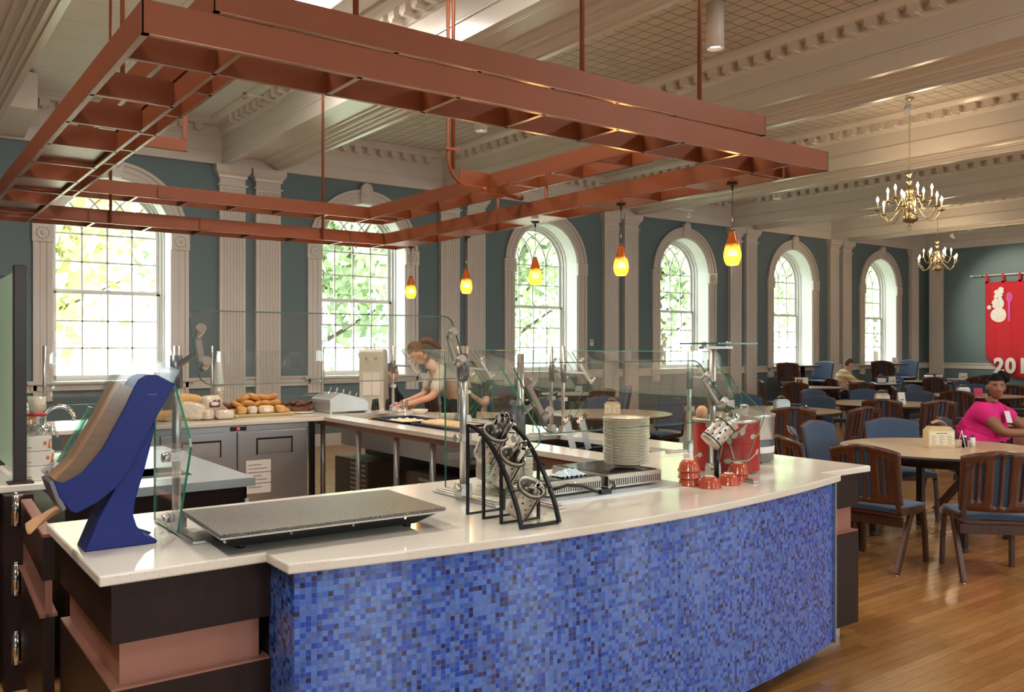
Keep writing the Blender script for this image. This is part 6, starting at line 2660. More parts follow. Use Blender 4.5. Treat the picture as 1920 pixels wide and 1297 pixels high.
# =====================================================================  PEOPLE
M['skin1'] = mat('light_skin', rgb(222, 168, 142), 0.5, noise=0.03)
M['skin2'] = mat('brown_skin', rgb(150, 100, 72), 0.45, noise=0.03)
M['hairdark'] = mat('black_hair', rgb(17, 13, 12), 0.7, spec=0.2, noise=0.3, nscale=60, stretch=(1, 1, .2))
M['hairblond'] = mat('strawberry_blond_hair', rgb(98, 68, 44), 0.6, noise=0.3, nscale=50, stretch=(1, 1, .2))
M['hairbrown'] = mat('brown_hair', rgb(92, 62, 42), 0.5, noise=0.3, nscale=50)
M['pinkshirt'] = mat('hot_pink_shirt', rgb(228, 34, 130), 0.8, noise=0.06, nscale=12)
M['navy'] = mat('navy_cloth', rgb(24, 28, 48), 0.85, noise=0.08)
M['whitecloth'] = mat('white_cloth', rgb(214, 208, 200), 0.8, noise=0.05)
M['darkgreen'] = mat('dark_green_cloth', rgb(44, 56, 48), 0.85, noise=0.08)
M['blackcloth'] = mat('black_cloth', rgb(24, 22, 24), 0.85)
M['lip'] = mat('lips', rgb(150, 74, 70), 0.4)
M['eyew'] = mat('eye_white', rgb(225, 220, 215), 0.2)
M['iris'] = mat('dark_iris', rgb(34, 24, 20), 0.15)
m = bpy.data.materials.new('yellow_striped_fleece')
m.use_nodes = True
nt = m.node_tree
tc = N(nt, 'ShaderNodeTexCoord')
sp = N(nt, 'ShaderNodeSeparateXYZ')
nt.links.new(tc.outputs['Object'], sp.inputs[0])
mm = N(nt, 'ShaderNodeMath', operation='MULTIPLY_ADD')
nt.links.new(sp.outputs['Z'], mm.inputs[0])
mm.inputs[1].default_value = 9.0
nt.links.new(sp.outputs['Y'], mm.inputs[2])
fr = N(nt, 'ShaderNodeMath', operation='FRACT')
nt.links.new(mm.outputs[0], fr.inputs[0])
cr = N(nt, 'ShaderNodeValToRGB')
cr.color_ramp.interpolation = 'CONSTANT'
cr.color_ramp.elements[0].color = rgb(228, 186, 84)
cr.color_ramp.elements[1].position = 0.5
cr.color_ramp.elements[1].color = rgb(236, 230, 222)
nt.links.new(fr.outputs[0], cr.inputs[0])
nt.links.new(cr.outputs[0], nt.nodes['Principled BSDF'].inputs['Base Color'])
nt.nodes['Principled BSDF'].inputs['Roughness'].default_value = 0.9
M['stripes'] = m


def skin_mesh(nodes, edges, sub=2):
    """nodes: list of (x,y,z,r) ; returns verts, faces grown around the skeleton"""
    me = bpy.data.meshes.new('tmp')
    me.from_pydata([n[:3] for n in nodes], edges, [])
    o = bpy.data.objects.new('tmp', me)
    COL.objects.link(o)
    sk = o.modifiers.new('skin', 'SKIN')
    lay = me.skin_vertices[0].data
    for i, n in enumerate(nodes):
        r2 = n[4] if len(n) > 4 else n[3]
        lay[i].radius = (n[3], r2)
        lay[i].use_root = (i == 0)
    sb_ = o.modifiers.new('s', 'SUBSURF')
    sb_.levels = sub
    sb_.render_levels = sub
    dg = bpy.context.evaluated_depsgraph_get()
    ev = o.evaluated_get(dg)
    m2 = ev.to_mesh()
    vs = [v.co.copy() for v in m2.vertices]
    fs = [tuple(p.vertices) for p in m2.polygons]
    ev.to_mesh_clear()
    bpy.data.objects.remove(o)
    bpy.data.meshes.remove(me)
    return vs, fs


def head_shape(scale=1.0):
    """head facing +y centred on the origin"""
    vs, fs = [], []
    nu, nv = 36, 28
    g = lambda d, s: math.exp(-(d / s) ** 2)
    for j in range(nv + 1):
        th = PI * j / nv
        for i in range(nu):
            a = 2 * PI * i / nu
            x, y, z = math.sin(th) * math.cos(a), math.sin(th) * math.sin(a), math.cos(th)
            X, Y, Z_ = 0.076 * x, 0.094 * y, 0.118 * z
            if z < 0:
                k = -z
                X *= 1 - 0.33 * k ** 1.3
                if y > 0:
                    Y += 0.012 * g(Z_ + 0.10, 0.03) * y
                else:
                    Y *= 1 - 0.25 * k
            if y > 0:
                Y *= 0.97
                # brow, sockets, nose, lips, chin
                Y += 0.004 * g(Z_ - 0.026, 0.012) * y
                for s in (-1, 1):
                    Y -= 0.010 * g(X - s * 0.031, 0.016) * g(Z_ - 0.006, 0.013)
                    Y += 0.005 * g(X - s * 0.040, 0.020) * g(Z_ + 0.03, 0.02)
                w = 0.009 + 0.012 * max(0.0, min(1.0, (0.01 - Z_) / 0.045))
                Y += 0.024 * g(X, w) * g(min(0, Z_ + 0.034), 0.010) * max(0, min(1, (0.022 - Z_) / 0.055)) * (1 if Z_ < 0.03 else 0)
                Y += 0.006 * g(X, 0.022) * (g(Z_ + 0.060, 0.006) + g(Z_ + 0.072, 0.006))
                Y += 0.006 * g(X, 0.02) * g(Z_ + 0.098, 0.012)
            vs.append(Vector((X, Y, Z_)) * scale)
    for j in range(nv):
        for i in range(nu):
            k = (i + 1) % nu
            fs.append((j * nu + i, (j + 1) * nu + i, (j + 1) * nu + k, j * nu + k))
    return vs, fs


def hand_nodes(base, d, up, side, r=0.0085, curl=0.35, length=0.085):
    """five finger chains rooted in the palm; base = wrist, d = direction of fingers, up = back of the hand, side = thumb side"""
    base, d, up, side = Vector(base), Vector(d).normalized(), Vector(up).normalized(), Vector(side).normalized()
    chains = []
    for k, (s, L) in enumerate(((0.030, 0.85), (0.010, 1.0), (-0.010, 0.94), (-0.029, 0.76))):
        p0 = base + d * 0.075 + side * s
        p1 = p0 + d * (length * .45 * L) - up * 0.006
        p2 = p1 + (d - up * curl).normalized() * (length * .33 * L)
        p3 = p2 + (d - up * curl * 2.2).normalized() * (length * .25 * L)
        chains.append([p0 - d * 0.03, p0, p1, p2, p3])
    t0 = base + d * 0.02 + side * 0.030
    chains.append([t0 - side * 0.015, t0, t0 + (d * .6 + side * .8).normalized() * 0.035, t0 + (d * .85 + side * .55).normalized() * 0.065])
    return chains


def person(label, loc, face_dir, J, skin, hair, hair_kind, clothes, head_pos, head_rot, hands, extras=None, big=1.0):
    """J: skeleton dict name->(x,y,z,r); local +y is where the body faces"""
    f = Vector(face_dir).normalized()
    rz = math.atan2(f.y, f.x) - PI / 2
    t = thing('person', label, 'person', loc, rz)
    body = MB()

    def limb(names, sub=2, inflate=0.0, dest=None, mi=0):
        nodes = [J[n] if isinstance(n, str) else n for n in names]
        nodes = [tuple(n[:3]) + tuple(q + inflate for q in n[3:]) for n in nodes]
        vs, fs = skin_mesh(nodes, [(i, i + 1) for i in range(len(nodes) - 1)], sub)
        (dest or body).add(vs, fs, mi, True)
    # one connected skeleton for the trunk, neck, arms and legs
    names = ['pelvis', 'belly', 'chest', 'neck0', 'neck1', 'shL', 'elL', 'wrL', 'pmL', 'shR', 'elR', 'wrR', 'pmR', 'hipL', 'knL', 'anL', 'toL', 'hipR', 'knR', 'anR', 'toR']
    names = [n for n in names if n in J]
    idx = {n: i for i, n in enumerate(names)}
    E_ = [('pelvis', 'belly'), ('belly', 'chest'), ('chest', 'neck0'), ('neck0', 'neck1'), ('chest', 'shL'), ('shL', 'elL'), ('elL', 'wrL'), ('wrL', 'pmL'), ('chest', 'shR'), ('shR', 'elR'), ('elR', 'wrR'), ('wrR', 'pmR'),
          ('pelvis', 'hipL'), ('hipL', 'knL'), ('knL', 'anL'), ('anL', 'toL'), ('pelvis', 'hipR'), ('hipR', 'knR'), ('knR', 'anR'), ('anR', 'toR')]
    ed = [(idx[a], idx[b_]) for a, b_ in E_ if a in idx and b_ in idx]
    vs, fs = skin_mesh([J[n] for n in names], ed, 2)
    body.add(vs, fs, 0, True)
    HT = Matrix.Translation(head_pos) @ Matrix.Rotation(head_rot[2], 4, 'Z') @ Matrix.Rotation(head_rot[0], 4, 'X') @ Matrix.Rotation(head_rot[1], 4, 'Y')
    hv, hf = head_shape()
    body.add(hv, hf, 0, True, HT)
    for s in (-1, 1):
        body.ball((s * 0.077, -0.006, -0.008), 0.010, 0.020, 0.031, 10, 8, 0, HT)
        body.v[-len([0]) * 0:]
    # ears are placed by hand because ball() takes world coordinates
    for (wr, d, up, side) in hands:
        for ch in hand_nodes(wr, d, up, side):
            rr = [0.012, 0.0098, 0.0088, 0.0080, 0.0068]
            nodes = [(p.x, p.y, p.z, rr[i]) for i, p in enumerate(ch)]
            v2, f2 = skin_mesh(nodes, [(i, i + 1) for i in range(len(nodes) - 1)], 1)
            body.add(v2, f2, 0, True)
    bo = body.build('body', skin, t, fix=True, weld=False)
    # eyes, brows, lips
    b = MB()
    for s in (-1, 1):
        b.lathe([(0, -0.0095), (0.0095, 0), (0, 0.0095)], 10, 0, HT @ TR((s * 0.031, 0.074, 0.006)), True)
        c = MB()
    b.build('eyes', M['eyew'], t)
    b = MB()
    for s in (-1, 1):
        b.lathe([(0, 0.0), (0.0055, 0.0)], 10, 0, HT @ TR((s * 0.031, 0.0845, 0.006), -PI / 2), False)
        b.bar(HT @ Vector((s * 0.018, 0.090, 0.026)), HT @ Vector((s * 0.046, 0.080, 0.027)), 0.004, 0.006)
    b.build('irises_and_brows', M['iris'], t)
    b = MB()
    b.bar(HT @ Vector((-0.02, 0.0935, -0.066)), HT @ Vector((0.0, 0.0985, -0.066)), 0.004, 0.011)
    b.bar(HT @ Vector((0.0, 0.0985, -0.066)), HT @ Vector((0.02, 0.0935, -0.066)), 0.004, 0.011)
    b.build('lips', M['lip'], t, bevel=0.002)
    # hair shell
    h = MB()
    vs2 = []
    rh = random.Random(4)
    for v in hv:
        q = v.copy()
        q.z -= 0.0
        k = 1.085 + rh.uniform(-0.01, 0.01)
        q = Vector((q.x * k, q.y * k - 0.004, q.z * k + 0.006))
        vs2.append(q)

    def keep(c):
        if hair_kind == 'pulled':
            return (c.z > 0.050 and c.y > 0) or (c.y <= 0.0 and c.z > -0.05 + 0.0) or (c.y < 0.03 and c.z > 0.02)
        if hair_kind == 'short':
            return (c.z > 0.058 and c.y > 0) or (c.y <= -0.01 and c.z > -0.06) or (c.y < 0.03 and c.z > 0.02)
        return (c.z > 0.055 and c.y > 0) or (c.y <= 0.01 and c.z > -0.085) or (c.y < 0.045 and c.z > 0.0)
    hf2 = []
    for fc in hf:
        c = sum((hv[i] for i in fc), Vector()) / 4
        if keep(c):
            hf2.append(fc)
    h.add(vs2, hf2, 0, True, HT)
    if hair_kind == 'pulled' and extras == 'bun':
        for (p, r) in (((-0.07, -0.045, 0.108), 0.046), ((-0.095, -0.05, 0.085), 0.040), ((-0.06, -0.06, 0.135), 0.030), ((-0.10, -0.05, 0.115), 0.030)):
            c = HT @ Vector(p)
            h.ball(c, r, r, r, 14, 10, jit=0.05)
    if extras == 'ponytail':
        pts = [HT @ Vector(p) for p in ((0, -0.085, 0.055), (0, -0.125, 0.06), (0, -0.17, 0.03), (0, -0.20, -0.04), (0, -0.21, -0.12), (0, -0.205, -0.18))]
        h.tube(pts, [0.022, 0.030, 0.036, 0.034, 0.024, 0.008], 12)
    if hair_kind == 'long':
        pts = [HT @ Vector(p) for p in ((0, -0.06, -0.02), (0, -0.075, -0.08), (0, -0.06, -0.13))]
        h.tube(pts, [0.06, 0.055, 0.03], 12)
    h.build('hair', hair, t, fix=True)
    for (nm, chain, infl, mt) in clothes:
        c = MB()
        allnodes, alled = [], []
        for sub_chain in chain:
            st = len(allnodes)
            for n in sub_chain:
                nd = J[n] if isinstance(n, str) else n
                # share identical nodes so that the garment is one continuous sheet
                key = tuple(round(q, 4) for q in nd[:3])
                found = [i for i, a in enumerate(allnodes) if tuple(round(q, 4) for q in a[:3]) == key]
                if found:
                    cur = found[0]
                else:
                    allnodes.append(tuple(nd[:3]) + tuple(q + infl for q in nd[3:]))
                    cur = len(allnodes) - 1
                if n is not sub_chain[0]:
                    alled.append((prev, cur))
                prev = cur
        v2, f2 = skin_mesh(allnodes, alled, 2)
        c.add(v2, f2, 0, True)
        c.build(nm, mt, t, fix=True, weld=False)
    return t


def mix(a, b, k):
    return tuple(a[i] + (b[i] - a[i]) * k for i in range(max(len(a), len(b))) if i < len(a) and i < len(b))


RV, CV = Vector((0.805, -0.593)), Vector((-0.593, -0.805))      # image right / towards the camera, on the floor plan
# 1: person in pink, turned to the table at her left hand side, looking back over her shoulder
J = {'pelvis': (0, 0, 0.58, 0.19, 0.17), 'belly': (0, 0.05, 0.76, 0.185, 0.165), 'chest': (0, 0.10, 0.95, 0.165, 0.13), 'neck0': (0, 0.12, 1.05, 0.07), 'neck1': (0, 0.14, 1.12, 0.055),
     'shL': (-0.185, 0.11, 0.985, 0.072), 'elL': (-0.25, 0.36, 0.80, 0.050), 'wrL': (-0.08, 0.60, 0.795, 0.030), 'pmL': (-0.02, 0.66, 0.79, 0.028, 0.016),
     'shR': (0.185, 0.11, 0.985, 0.075), 'elR': (0.24, 0.30, 0.79, 0.052), 'wrR': (0.02, 0.52, 0.795, 0.031), 'pmR': (-0.05, 0.57, 0.79, 0.028, 0.016),
     'hipL': (-0.12, 0.06, 0.54, 0.12), 'knL': (-0.16, 0.46, 0.52, 0.075), 'anL': (-0.16, 0.44, 0.09, 0.042), 'toL': (-0.16, 0.58, 0.045, 0.035),
     'hipR': (0.12, 0.06, 0.54, 0.12), 'knR': (0.17, 0.46, 0.52, 0.078), 'anR': (0.17, 0.42, 0.09, 0.042), 'toR': (0.17, 0.56, 0.045, 0.035)}
fd = RV * 0.68 + CV * 0.73
person('seated person in a hot pink shirt with a dark hair bun, looking back', (8.70, 4.15, 0), fd, J, M['skin2'], M['hairdark'], 'pulled',
       [('shirt', [['pelvis', 'belly', 'chest', (0, 0.115, 1.02, 0.085)], ['chest', 'shL', mix(J['shL'], J['elL'], 0.62)], ['chest', 'shR', mix(J['shR'], J['elR'], 0.62)], ['pelvis', (0, -0.01, 0.50, 0.19, 0.17)]], 0.026, M['pinkshirt']),
        ('shorts', [[(0, 0.0, 0.55, 0.19, 0.15), 'hipL', mix(J['hipL'], J['knL'], 0.6)], [(0, 0.0, 0.55, 0.19, 0.15), 'hipR', mix(J['hipR'], J['knR'], 0.6)]], 0.012, M['blackcloth'])],
       (0.0, 0.165, 1.205), (0.05, 0.0, -1.02), [(J['pmL'][:3], (0.7, 0.6, 0), (0, 0, 1), (0.4, -0.6, 0)), (J['pmR'][:3], (-0.8, 0.45, -0.05), (0, 0, 1), (0.3, 0.7, 0))], 'bun')
# name tag on the shirt
t = None
b = MB()
fdn = fd.normalized()
base = Vector((8.70, 4.15, 0)) + Vector((fdn.x, fdn.y, 0)) * 0.275
rr_ = Vector((fdn.y, -fdn.x, 0))
n0 = Vector((fdn.x, fdn.y, 0))
b.add([base + rr_ * -0.075 + Vector((0, 0, 0.865)) + n0 * .01, base + rr_ * 0.075 + Vector((0, 0, 0.875)) + n0 * .01, base + rr_ * 0.07 + Vector((0, 0, 0.985)) - n0 * .02, base + rr_ * -0.075 + Vector((0, 0, 0.975)) - n0 * .02], [(0, 1, 2, 3)])
o = b.build('name_tag', M['paper'], None, fix=False)
so = o.modifiers.new('s', 'SOLIDIFY')
so.thickness = 0.002
tag(o, 'white paper name tag on the chest of the pink shirt', 'name tag')

# 2: person in the striped hoodie, bent over a notebook
J = {'pelvis': (0, 0, 0.58, 0.15, 0.13), 'belly': (0, 0.05, 0.76, 0.135, 0.12), 'chest': (0, 0.13, 0.96, 0.135, 0.11), 'neck0': (0, 0.18, 1.05, 0.06), 'neck1': (0, 0.21, 1.10, 0.05),
     'shL': (-0.165, 0.14, 0.98, 0.06), 'elL': (-0.22, 0.36, 0.79, 0.045), 'wrL': (-0.10, 0.60, 0.785, 0.028), 'pmL': (-0.07, 0.66, 0.78, 0.026, 0.015),
     'shR': (0.165, 0.14, 0.98, 0.06), 'elR': (0.22, 0.36, 0.79, 0.045), 'wrR': (0.10, 0.60, 0.785, 0.028), 'pmR': (0.07, 0.66, 0.78, 0.026, 0.015),
     'hipL': (-0.10, 0.04, 0.52, 0.085), 'knL': (-0.13, 0.44, 0.52, 0.06), 'anL': (-0.13, 0.42, 0.09, 0.04), 'toL': (-0.13, 0.55, 0.045, 0.034),
     'hipR': (0.10, 0.04, 0.52, 0.085), 'knR': (0.13, 0.44, 0.52, 0.06), 'anR': (0.13, 0.40, 0.09, 0.04), 'toR': (0.13, 0.53, 0.045, 0.034)}
fd = RV * 0.98 + CV * 0.10
person('person in a white and yellow striped hoodie bent over a notebook at a far table', (17.27, 11.28, 0), fd, J, M['skin1'], M['hairbrown'], 'pulled',
       [('hoodie', [['pelvis', 'belly', 'chest', (0, 0.17, 1.03, 0.08)], ['chest', 'shL', 'elL', mix(J['elL'], J['wrL'], 0.9)], ['chest', 'shR', 'elR', mix(J['elR'], J['wrR'], 0.9)], ['chest', (0, 0.05, 1.06, 0.10, 0.07)]], 0.024, M['stripes']),
        ('trousers', [[(0, 0.0, 0.54, 0.14, 0.11), 'hipL', 'knL', 'anL'], [(0, 0.0, 0.54, 0.14, 0.11), 'hipR', 'knR', 'anR']], 0.012, M['navy'])],
       (0.0, 0.25, 1.195), (-0.45, 0, 0), [(J['pmL'][:3], (0.3, 0.9, 0), (0, 0, 1), (1, 0, 0)), (J['pmR'][:3], (-0.3, 0.9, 0), (0, 0, 1), (-1, 0, 0))], None)
chair_at(17.35 - 0.805 * 0.22, 11.22 + 0.593 * 0.22, 18.4, 10.7, 'dark chair under the person in the striped hoodie')
t = thing('notebook', 'open white notebook in front of the striped hoodie', 'notebook', (17.93, 10.88, 0.752), -PSI)
MB().box(-0.16, -0.002, -0.11, 0.11, 0.0, 0.008).build('left_page', M['paper'], t)
MB().box(0.002, 0.16, -0.11, 0.11, 0.0, 0.008).build('right_page', M['paper'], t)

# 3: ponytailed server leaning over the wells from the far side
J = {'pelvis': (0, -0.08, 0.95, 0.15, 0.13), 'belly': (0, -0.02, 1.10, 0.14, 0.12), 'chest': (0, 0.12, 1.30, 0.145, 0.12), 'neck0': (0, 0.22, 1.40, 0.06), 'neck1': (0, 0.28, 1.45, 0.05),
     'shL': (-0.18, 0.15, 1.33, 0.062), 'elL': (-0.24, 0.26, 1.08, 0.045), 'wrL': (-0.20, 0.46, 1.02, 0.029), 'pmL': (-0.19, 0.53, 1.01, 0.027, 0.016),
     'shR': (0.18, 0.15, 1.33, 0.062), 'elR': (0.24, 0.24, 1.08, 0.045), 'wrR': (0.16, 0.44, 1.02, 0.029), 'pmR': (0.15, 0.51, 1.01, 0.027, 0.016),
     'hipL': (-0.10, -0.07, 0.86, 0.095), 'knL': (-0.11, -0.04, 0.48, 0.065), 'anL': (-0.11, -0.06, 0.09, 0.042), 'toL': (-0.11, 0.08, 0.045, 0.036),
     'hipR': (0.10, -0.07, 0.86, 0.095), 'knR': (0.11, -0.04, 0.48, 0.065), 'anR': (0.11, -0.06, 0.09, 0.042), 'toR': (0.11, 0.08, 0.045, 0.036)}
fd = -RV * 0.95 + CV * 0.30
person('person with a blond ponytail and navy apron leaning over behind the food wells', (4.97, 7.81, 0), fd, J, M['skin1'], M['hairblond'], 'pulled',
       [('shirt', [['pelvis', 'belly', 'chest', (0, 0.19, 1.37, 0.08)], ['chest', 'shL', mix(J['shL'], J['elL'], 0.9)], ['chest', 'shR', mix(J['shR'], J['elR'], 0.9)]], 0.018, M['whitecloth']),
        ('apron', [[(0, 0.03, 1.20, 0.15, 0.135), 'pelvis', (0, -0.07, 0.72, 0.18, 0.16)]], 0.04, M['navy']),
        ('trousers', [[(0, -0.07, 0.9, 0.14, 0.12), 'hipL', 'knL', 'anL'], [(0, -0.07, 0.9, 0.14, 0.12), 'hipR', 'knR', 'anR']], 0.014, M['blackcloth'])],
       (0.0, 0.37, 1.525), (-0.75, 0, 0.1), [(J['pmL'][:3], (0.1, 0.9, -0.2), (0, 0, 1), (1, 0, 0)), (J['pmR'][:3], (-0.1, 0.9, -0.2), (0, 0, 1), (-1, 0, 0))], 'ponytail')

# 4, 5: seated diners seen through the guards
J = {'pelvis': (0, 0, 0.58, 0.16, 0.14), 'belly': (0, 0.03, 0.78, 0.15, 0.13), 'chest': (0, 0.06, 1.00, 0.155, 0.12), 'neck0': (0, 0.08, 1.10, 0.065), 'neck1': (0, 0.10, 1.16, 0.055),
     'shL': (-0.19, 0.07, 1.04, 0.065), 'elL': (-0.25, 0.26, 0.82, 0.048), 'wrL': (-0.12, 0.44, 0.95, 0.030), 'pmL': (-0.10, 0.48, 1.01, 0.028, 0.016),
     'shR': (0.19, 0.07, 1.04, 0.065), 'elR': (0.25, 0.28, 0.82, 0.048), 'wrR': (0.10, 0.50, 0.80, 0.030), 'pmR': (0.06, 0.56, 0.80, 0.028, 0.016),
     'hipL': (-0.11, 0.04, 0.53, 0.09), 'knL': (-0.14, 0.46, 0.52, 0.065), 'anL': (-0.14, 0.44, 0.09, 0.042), 'toL': (-0.14, 0.58, 0.045, 0.036),
     'hipR': (0.11, 0.04, 0.53, 0.09), 'knR': (0.14, 0.46, 0.52, 0.065), 'anR': (0.14, 0.42, 0.09, 0.042), 'toR': (0.14, 0.56, 0.045, 0.036)}
HANDS = [(J['pmL'][:3], (0.2, 0.3, 0.9), (0, 1, 0), (1, 0, 0)), (J['pmR'][:3], (-0.6, 0.7, 0), (0, 0, 1), (-0.5, -0.5, 0))]
CL = lambda top, low: [('shirt', [['pelvis', 'belly', 'chest', (0, 0.075, 1.07, 0.08)], ['chest', 'shL', mix(J['shL'], J['elL'], 0.7)], ['chest', 'shR', mix(J['shR'], J['elR'], 0.7)]], 0.018, top),
                       ('trousers', [[(0, 0.0, 0.54, 0.15, 0.12), 'hipL', 'knL', 'anL'], [(0, 0.0, 0.54, 0.15, 0.12), 'hipR', 'knR', 'anR']], 0.012, low)]
fd = RV * 0.75 + CV * 0.1
person('seated person with short brown hair left of the leaning server, one hand raised', (4.98, 9.42, 0), fd, J, M['skin1'], M['hairbrown'], 'short', CL(M['navy'], M['blackcloth']), (0.0, 0.12, 1.265), (-0.1, 0, -0.2), HANDS)
fd = -RV * 0.25 + CV * 0.9
person('seated person in a dark green shirt behind the guard post, arms on the table', (6.62, 9.85, 0), fd, J, M['skin1'], M['hairbrown'], 'short', CL(M['darkgreen'], M['navy']), (0.0, 0.12, 1.265), (-0.2, 0, 0.2), HANDS)
chair_at(4.98 - 0.70 * .22, 9.42 + 0.60 * .22, 6.0, 8.8, 'chair under the seated person with short brown hair')
chair_at(6.80, 10.06, 6.4, 8.9, 'chair under the seated person in dark green')
tb2 = dup(tb1, (5.85, 9.02, 0), 0, 'round table between the two seated people behind the server')

# =====================================================================  CHANDELIERS
def make_chandelier(label):
    t = thing('chandelier', label, 'chandelier', (0, 0, 0), 0, 'brass chandeliers')
    b = MB()
    b.lathe([(0, 0.10), (0.03, 0.105), (0.085, 0.125), (0.105, 0.155), (0.10, 0.18), (0.06, 0.205), (0.03, 0.225), (0.035, 0.25), (0.055, 0.28), (0.055, 0.33), (0.03, 0.36), (0.028, 0.40), (0.045, 0.42), (0.045, 0.44),
             (0.025, 0.46), (0.035, 0.50), (0.05, 0.53), (0.035, 0.57), (0.02, 0.60), (0.02, 0.63), (0.045, 0.65), (0.045, 0.665), (0.02, 0.68), (0.02, 0.71), (0.035, 0.735), (0.07, 0.765), (0.015, 0.77), (0, 0.775)], 20)
    b.build('baluster', M['brass'], t)
    b = MB()
    b.tube([(0.036 * math.cos(2 * PI * i / 16), 0, 0.040 + 0.036 * math.sin(2 * PI * i / 16)) for i in range(16)], 0.005, 6, closed=True)
    b.cyl((0, 0, 0.075), (0, 0, 0.105), 0.006, 8)
    b.build('bottom_ring', M['brass'], t)
    for tier, (n, R, zc, z0, off) in enumerate(((6, 0.415, 0.27, 0.31, 0.35), (6, 0.27, 0.41, 0.48, 0.87))):
        for k in range(n):
            a = off + 2 * PI * k / n
            ca, sa = math.cos(a), math.sin(a)
            pts = []
            for i in range(15):
                q = i / 14
                # scroll: out of the baluster, dips, rises to the cup
                r = 0.04 + (R - 0.04) * q
                z = z0 + 0.06 * math.sin(q * PI * 2.0) * (1 - q) - 0.19 * math.sin(PI * q) * q ** .5 + (zc - z0) * q
                pts.append((r * ca, r * sa, z))
            b = MB()
            b.tube(pts, 0.006, 8)
            b.tube([((0.05 + 0.028 * math.cos(w)) * ca, (0.05 + 0.028 * math.cos(w)) * sa, z0 + 0.03 + 0.028 * math.sin(w)) for w in [i * 0.5 for i in range(11)]], 0.005, 6)
            b.lathe([(0, -0.012), (0.014, -0.01), (0.045, 0.004), (0.047, 0.008), (0.012, 0.006), (0.014, 0.03), (0.0, 0.03)], 14, 0, TR((R * ca, R * sa, zc)))
            arm = b.build('arm', M['brass'], t)
            MB().cyl((R * ca, R * sa, zc + 0.01), (R * ca, R * sa, zc + 0.115), 0.011, 10).build('candle_sleeve', M['menucard'], arm)
            b = MB()
            b.lathe([(0, 0), (0.009, 0.003), (0.017, 0.025), (0.015, 0.042), (0.007, 0.062), (0.001, 0.078)], 12, 0, TR((R * ca, R * sa, zc + 0.115)))
            b.build('bulb', M['bulb'], arm)
    b = MB()
    z = 0.775
    k = 0
    while z < 1.76:
        pts = []
        for i in range(10):
            w = 2 * PI * i / 10
            dx = 0.010 * math.cos(w)
            pts.append((dx if k % 2 else 0, 0 if k % 2 else dx, z + 0.022 + 0.022 * math.sin(w)))
        b.tube(pts, 0.0028, 5, closed=True)
        z += 0.037
        k += 1
    b.build('chain', M['brass'], t)
    b = MB()
    b.lathe([(0, 1.72), (0.02, 1.725), (0.06, 1.76), (0.06, 1.77), (0, 1.77)], 16)
    b.build('ceiling_rose', M['brass'], t)
    return t


ZC = CEIL - 1.77
cd = make_chandelier('lit brass candle chandelier, the larger and nearer of the two')
cd.location = (11.14, 6.2, ZC)
dup(cd, (18.8, 9.83, ZC), 0.2, 'lit brass candle chandelier, the smaller one near the corner')
for (x, y) in ((11.14, 6.2), (18.8, 9.83)):
    for k in range(3):
        a = 2.1 * k
        point('chandelier_light', (x + 0.33 * math.cos(a), y + 0.33 * math.sin(a), ZC + 0.47), 13, (1.0, 0.74, 0.46), 0.05)

# =====================================================================  BANNER ON THE END WALL
t = thing('banner', 'red wall banner with a white snowman, pink spoon and the year 2013', 'banner', (END_X - 0.09, 0, 0))


def bx(y, z):
    return 0.022 * math.sin((y - 9.0) * 14) * min(1.0, (3.3 - z) / 0.6 + 0.2) + 0.008 * math.sin(y * 31)


Yl, Yr = 11.28, 9.10


def bpt(u, v, off=0.0):
    y = Yl + (Yr - Yl) * u
    # lower outline: straight sides, then a curve to a blunt point in the middle
    s = abs(2 * u - 1)
    zb = 0.72 + 0.62 * max(0.0, s) ** 2.2
    zt = 3.32 - 0.03 * abs(math.sin(u * PI * 5))
    z = zt + (zb - zt) * v
    return (bx(y, z) + off, y, z)


b = MB()
b.grid(80, 20, lambda u, v: bpt(u, v), thick=(0.004, 0, 0))
b.build('cloth', M['redcloth'], t)
for k in range(6):
    y = Yl - 0.05 - (Yl - Yr - 0.1) * k / 5
    b = MB()
    b.box(-0.035, 0.03, y - 0.03, y + 0.03, 3.28, 3.32)
    b.box(-0.035, -0.03, y - 0.03, y + 0.03, 3.28, 3.50)
    b.box(0.025, 0.03, y - 0.03, y + 0.03, 3.28, 3.50)
    b.box(-0.035, 0.03, y - 0.03, y + 0.03, 3.50, 3.505)
    b.build('hanging_tab', M['redcloth'], t)
M['bannerwhite'] = mat('white_felt', rgb(236, 234, 230), 0.8)


def disc(b, y, z, ry, rz_, n=22, off=-0.006):
    pts = [(bx(y + ry * math.cos(2 * PI * i / n), z) + off - 0.004, y + ry * math.cos(2 * PI * i / n), z + rz_ * math.sin(2 * PI * i / n)) for i in range(n)]
    c = (bx(y, z) + off - 0.004, y, z)
    b.add([c] + pts, [(0, 1 + (i + 1) % n, 1 + i) for i in range(n)])


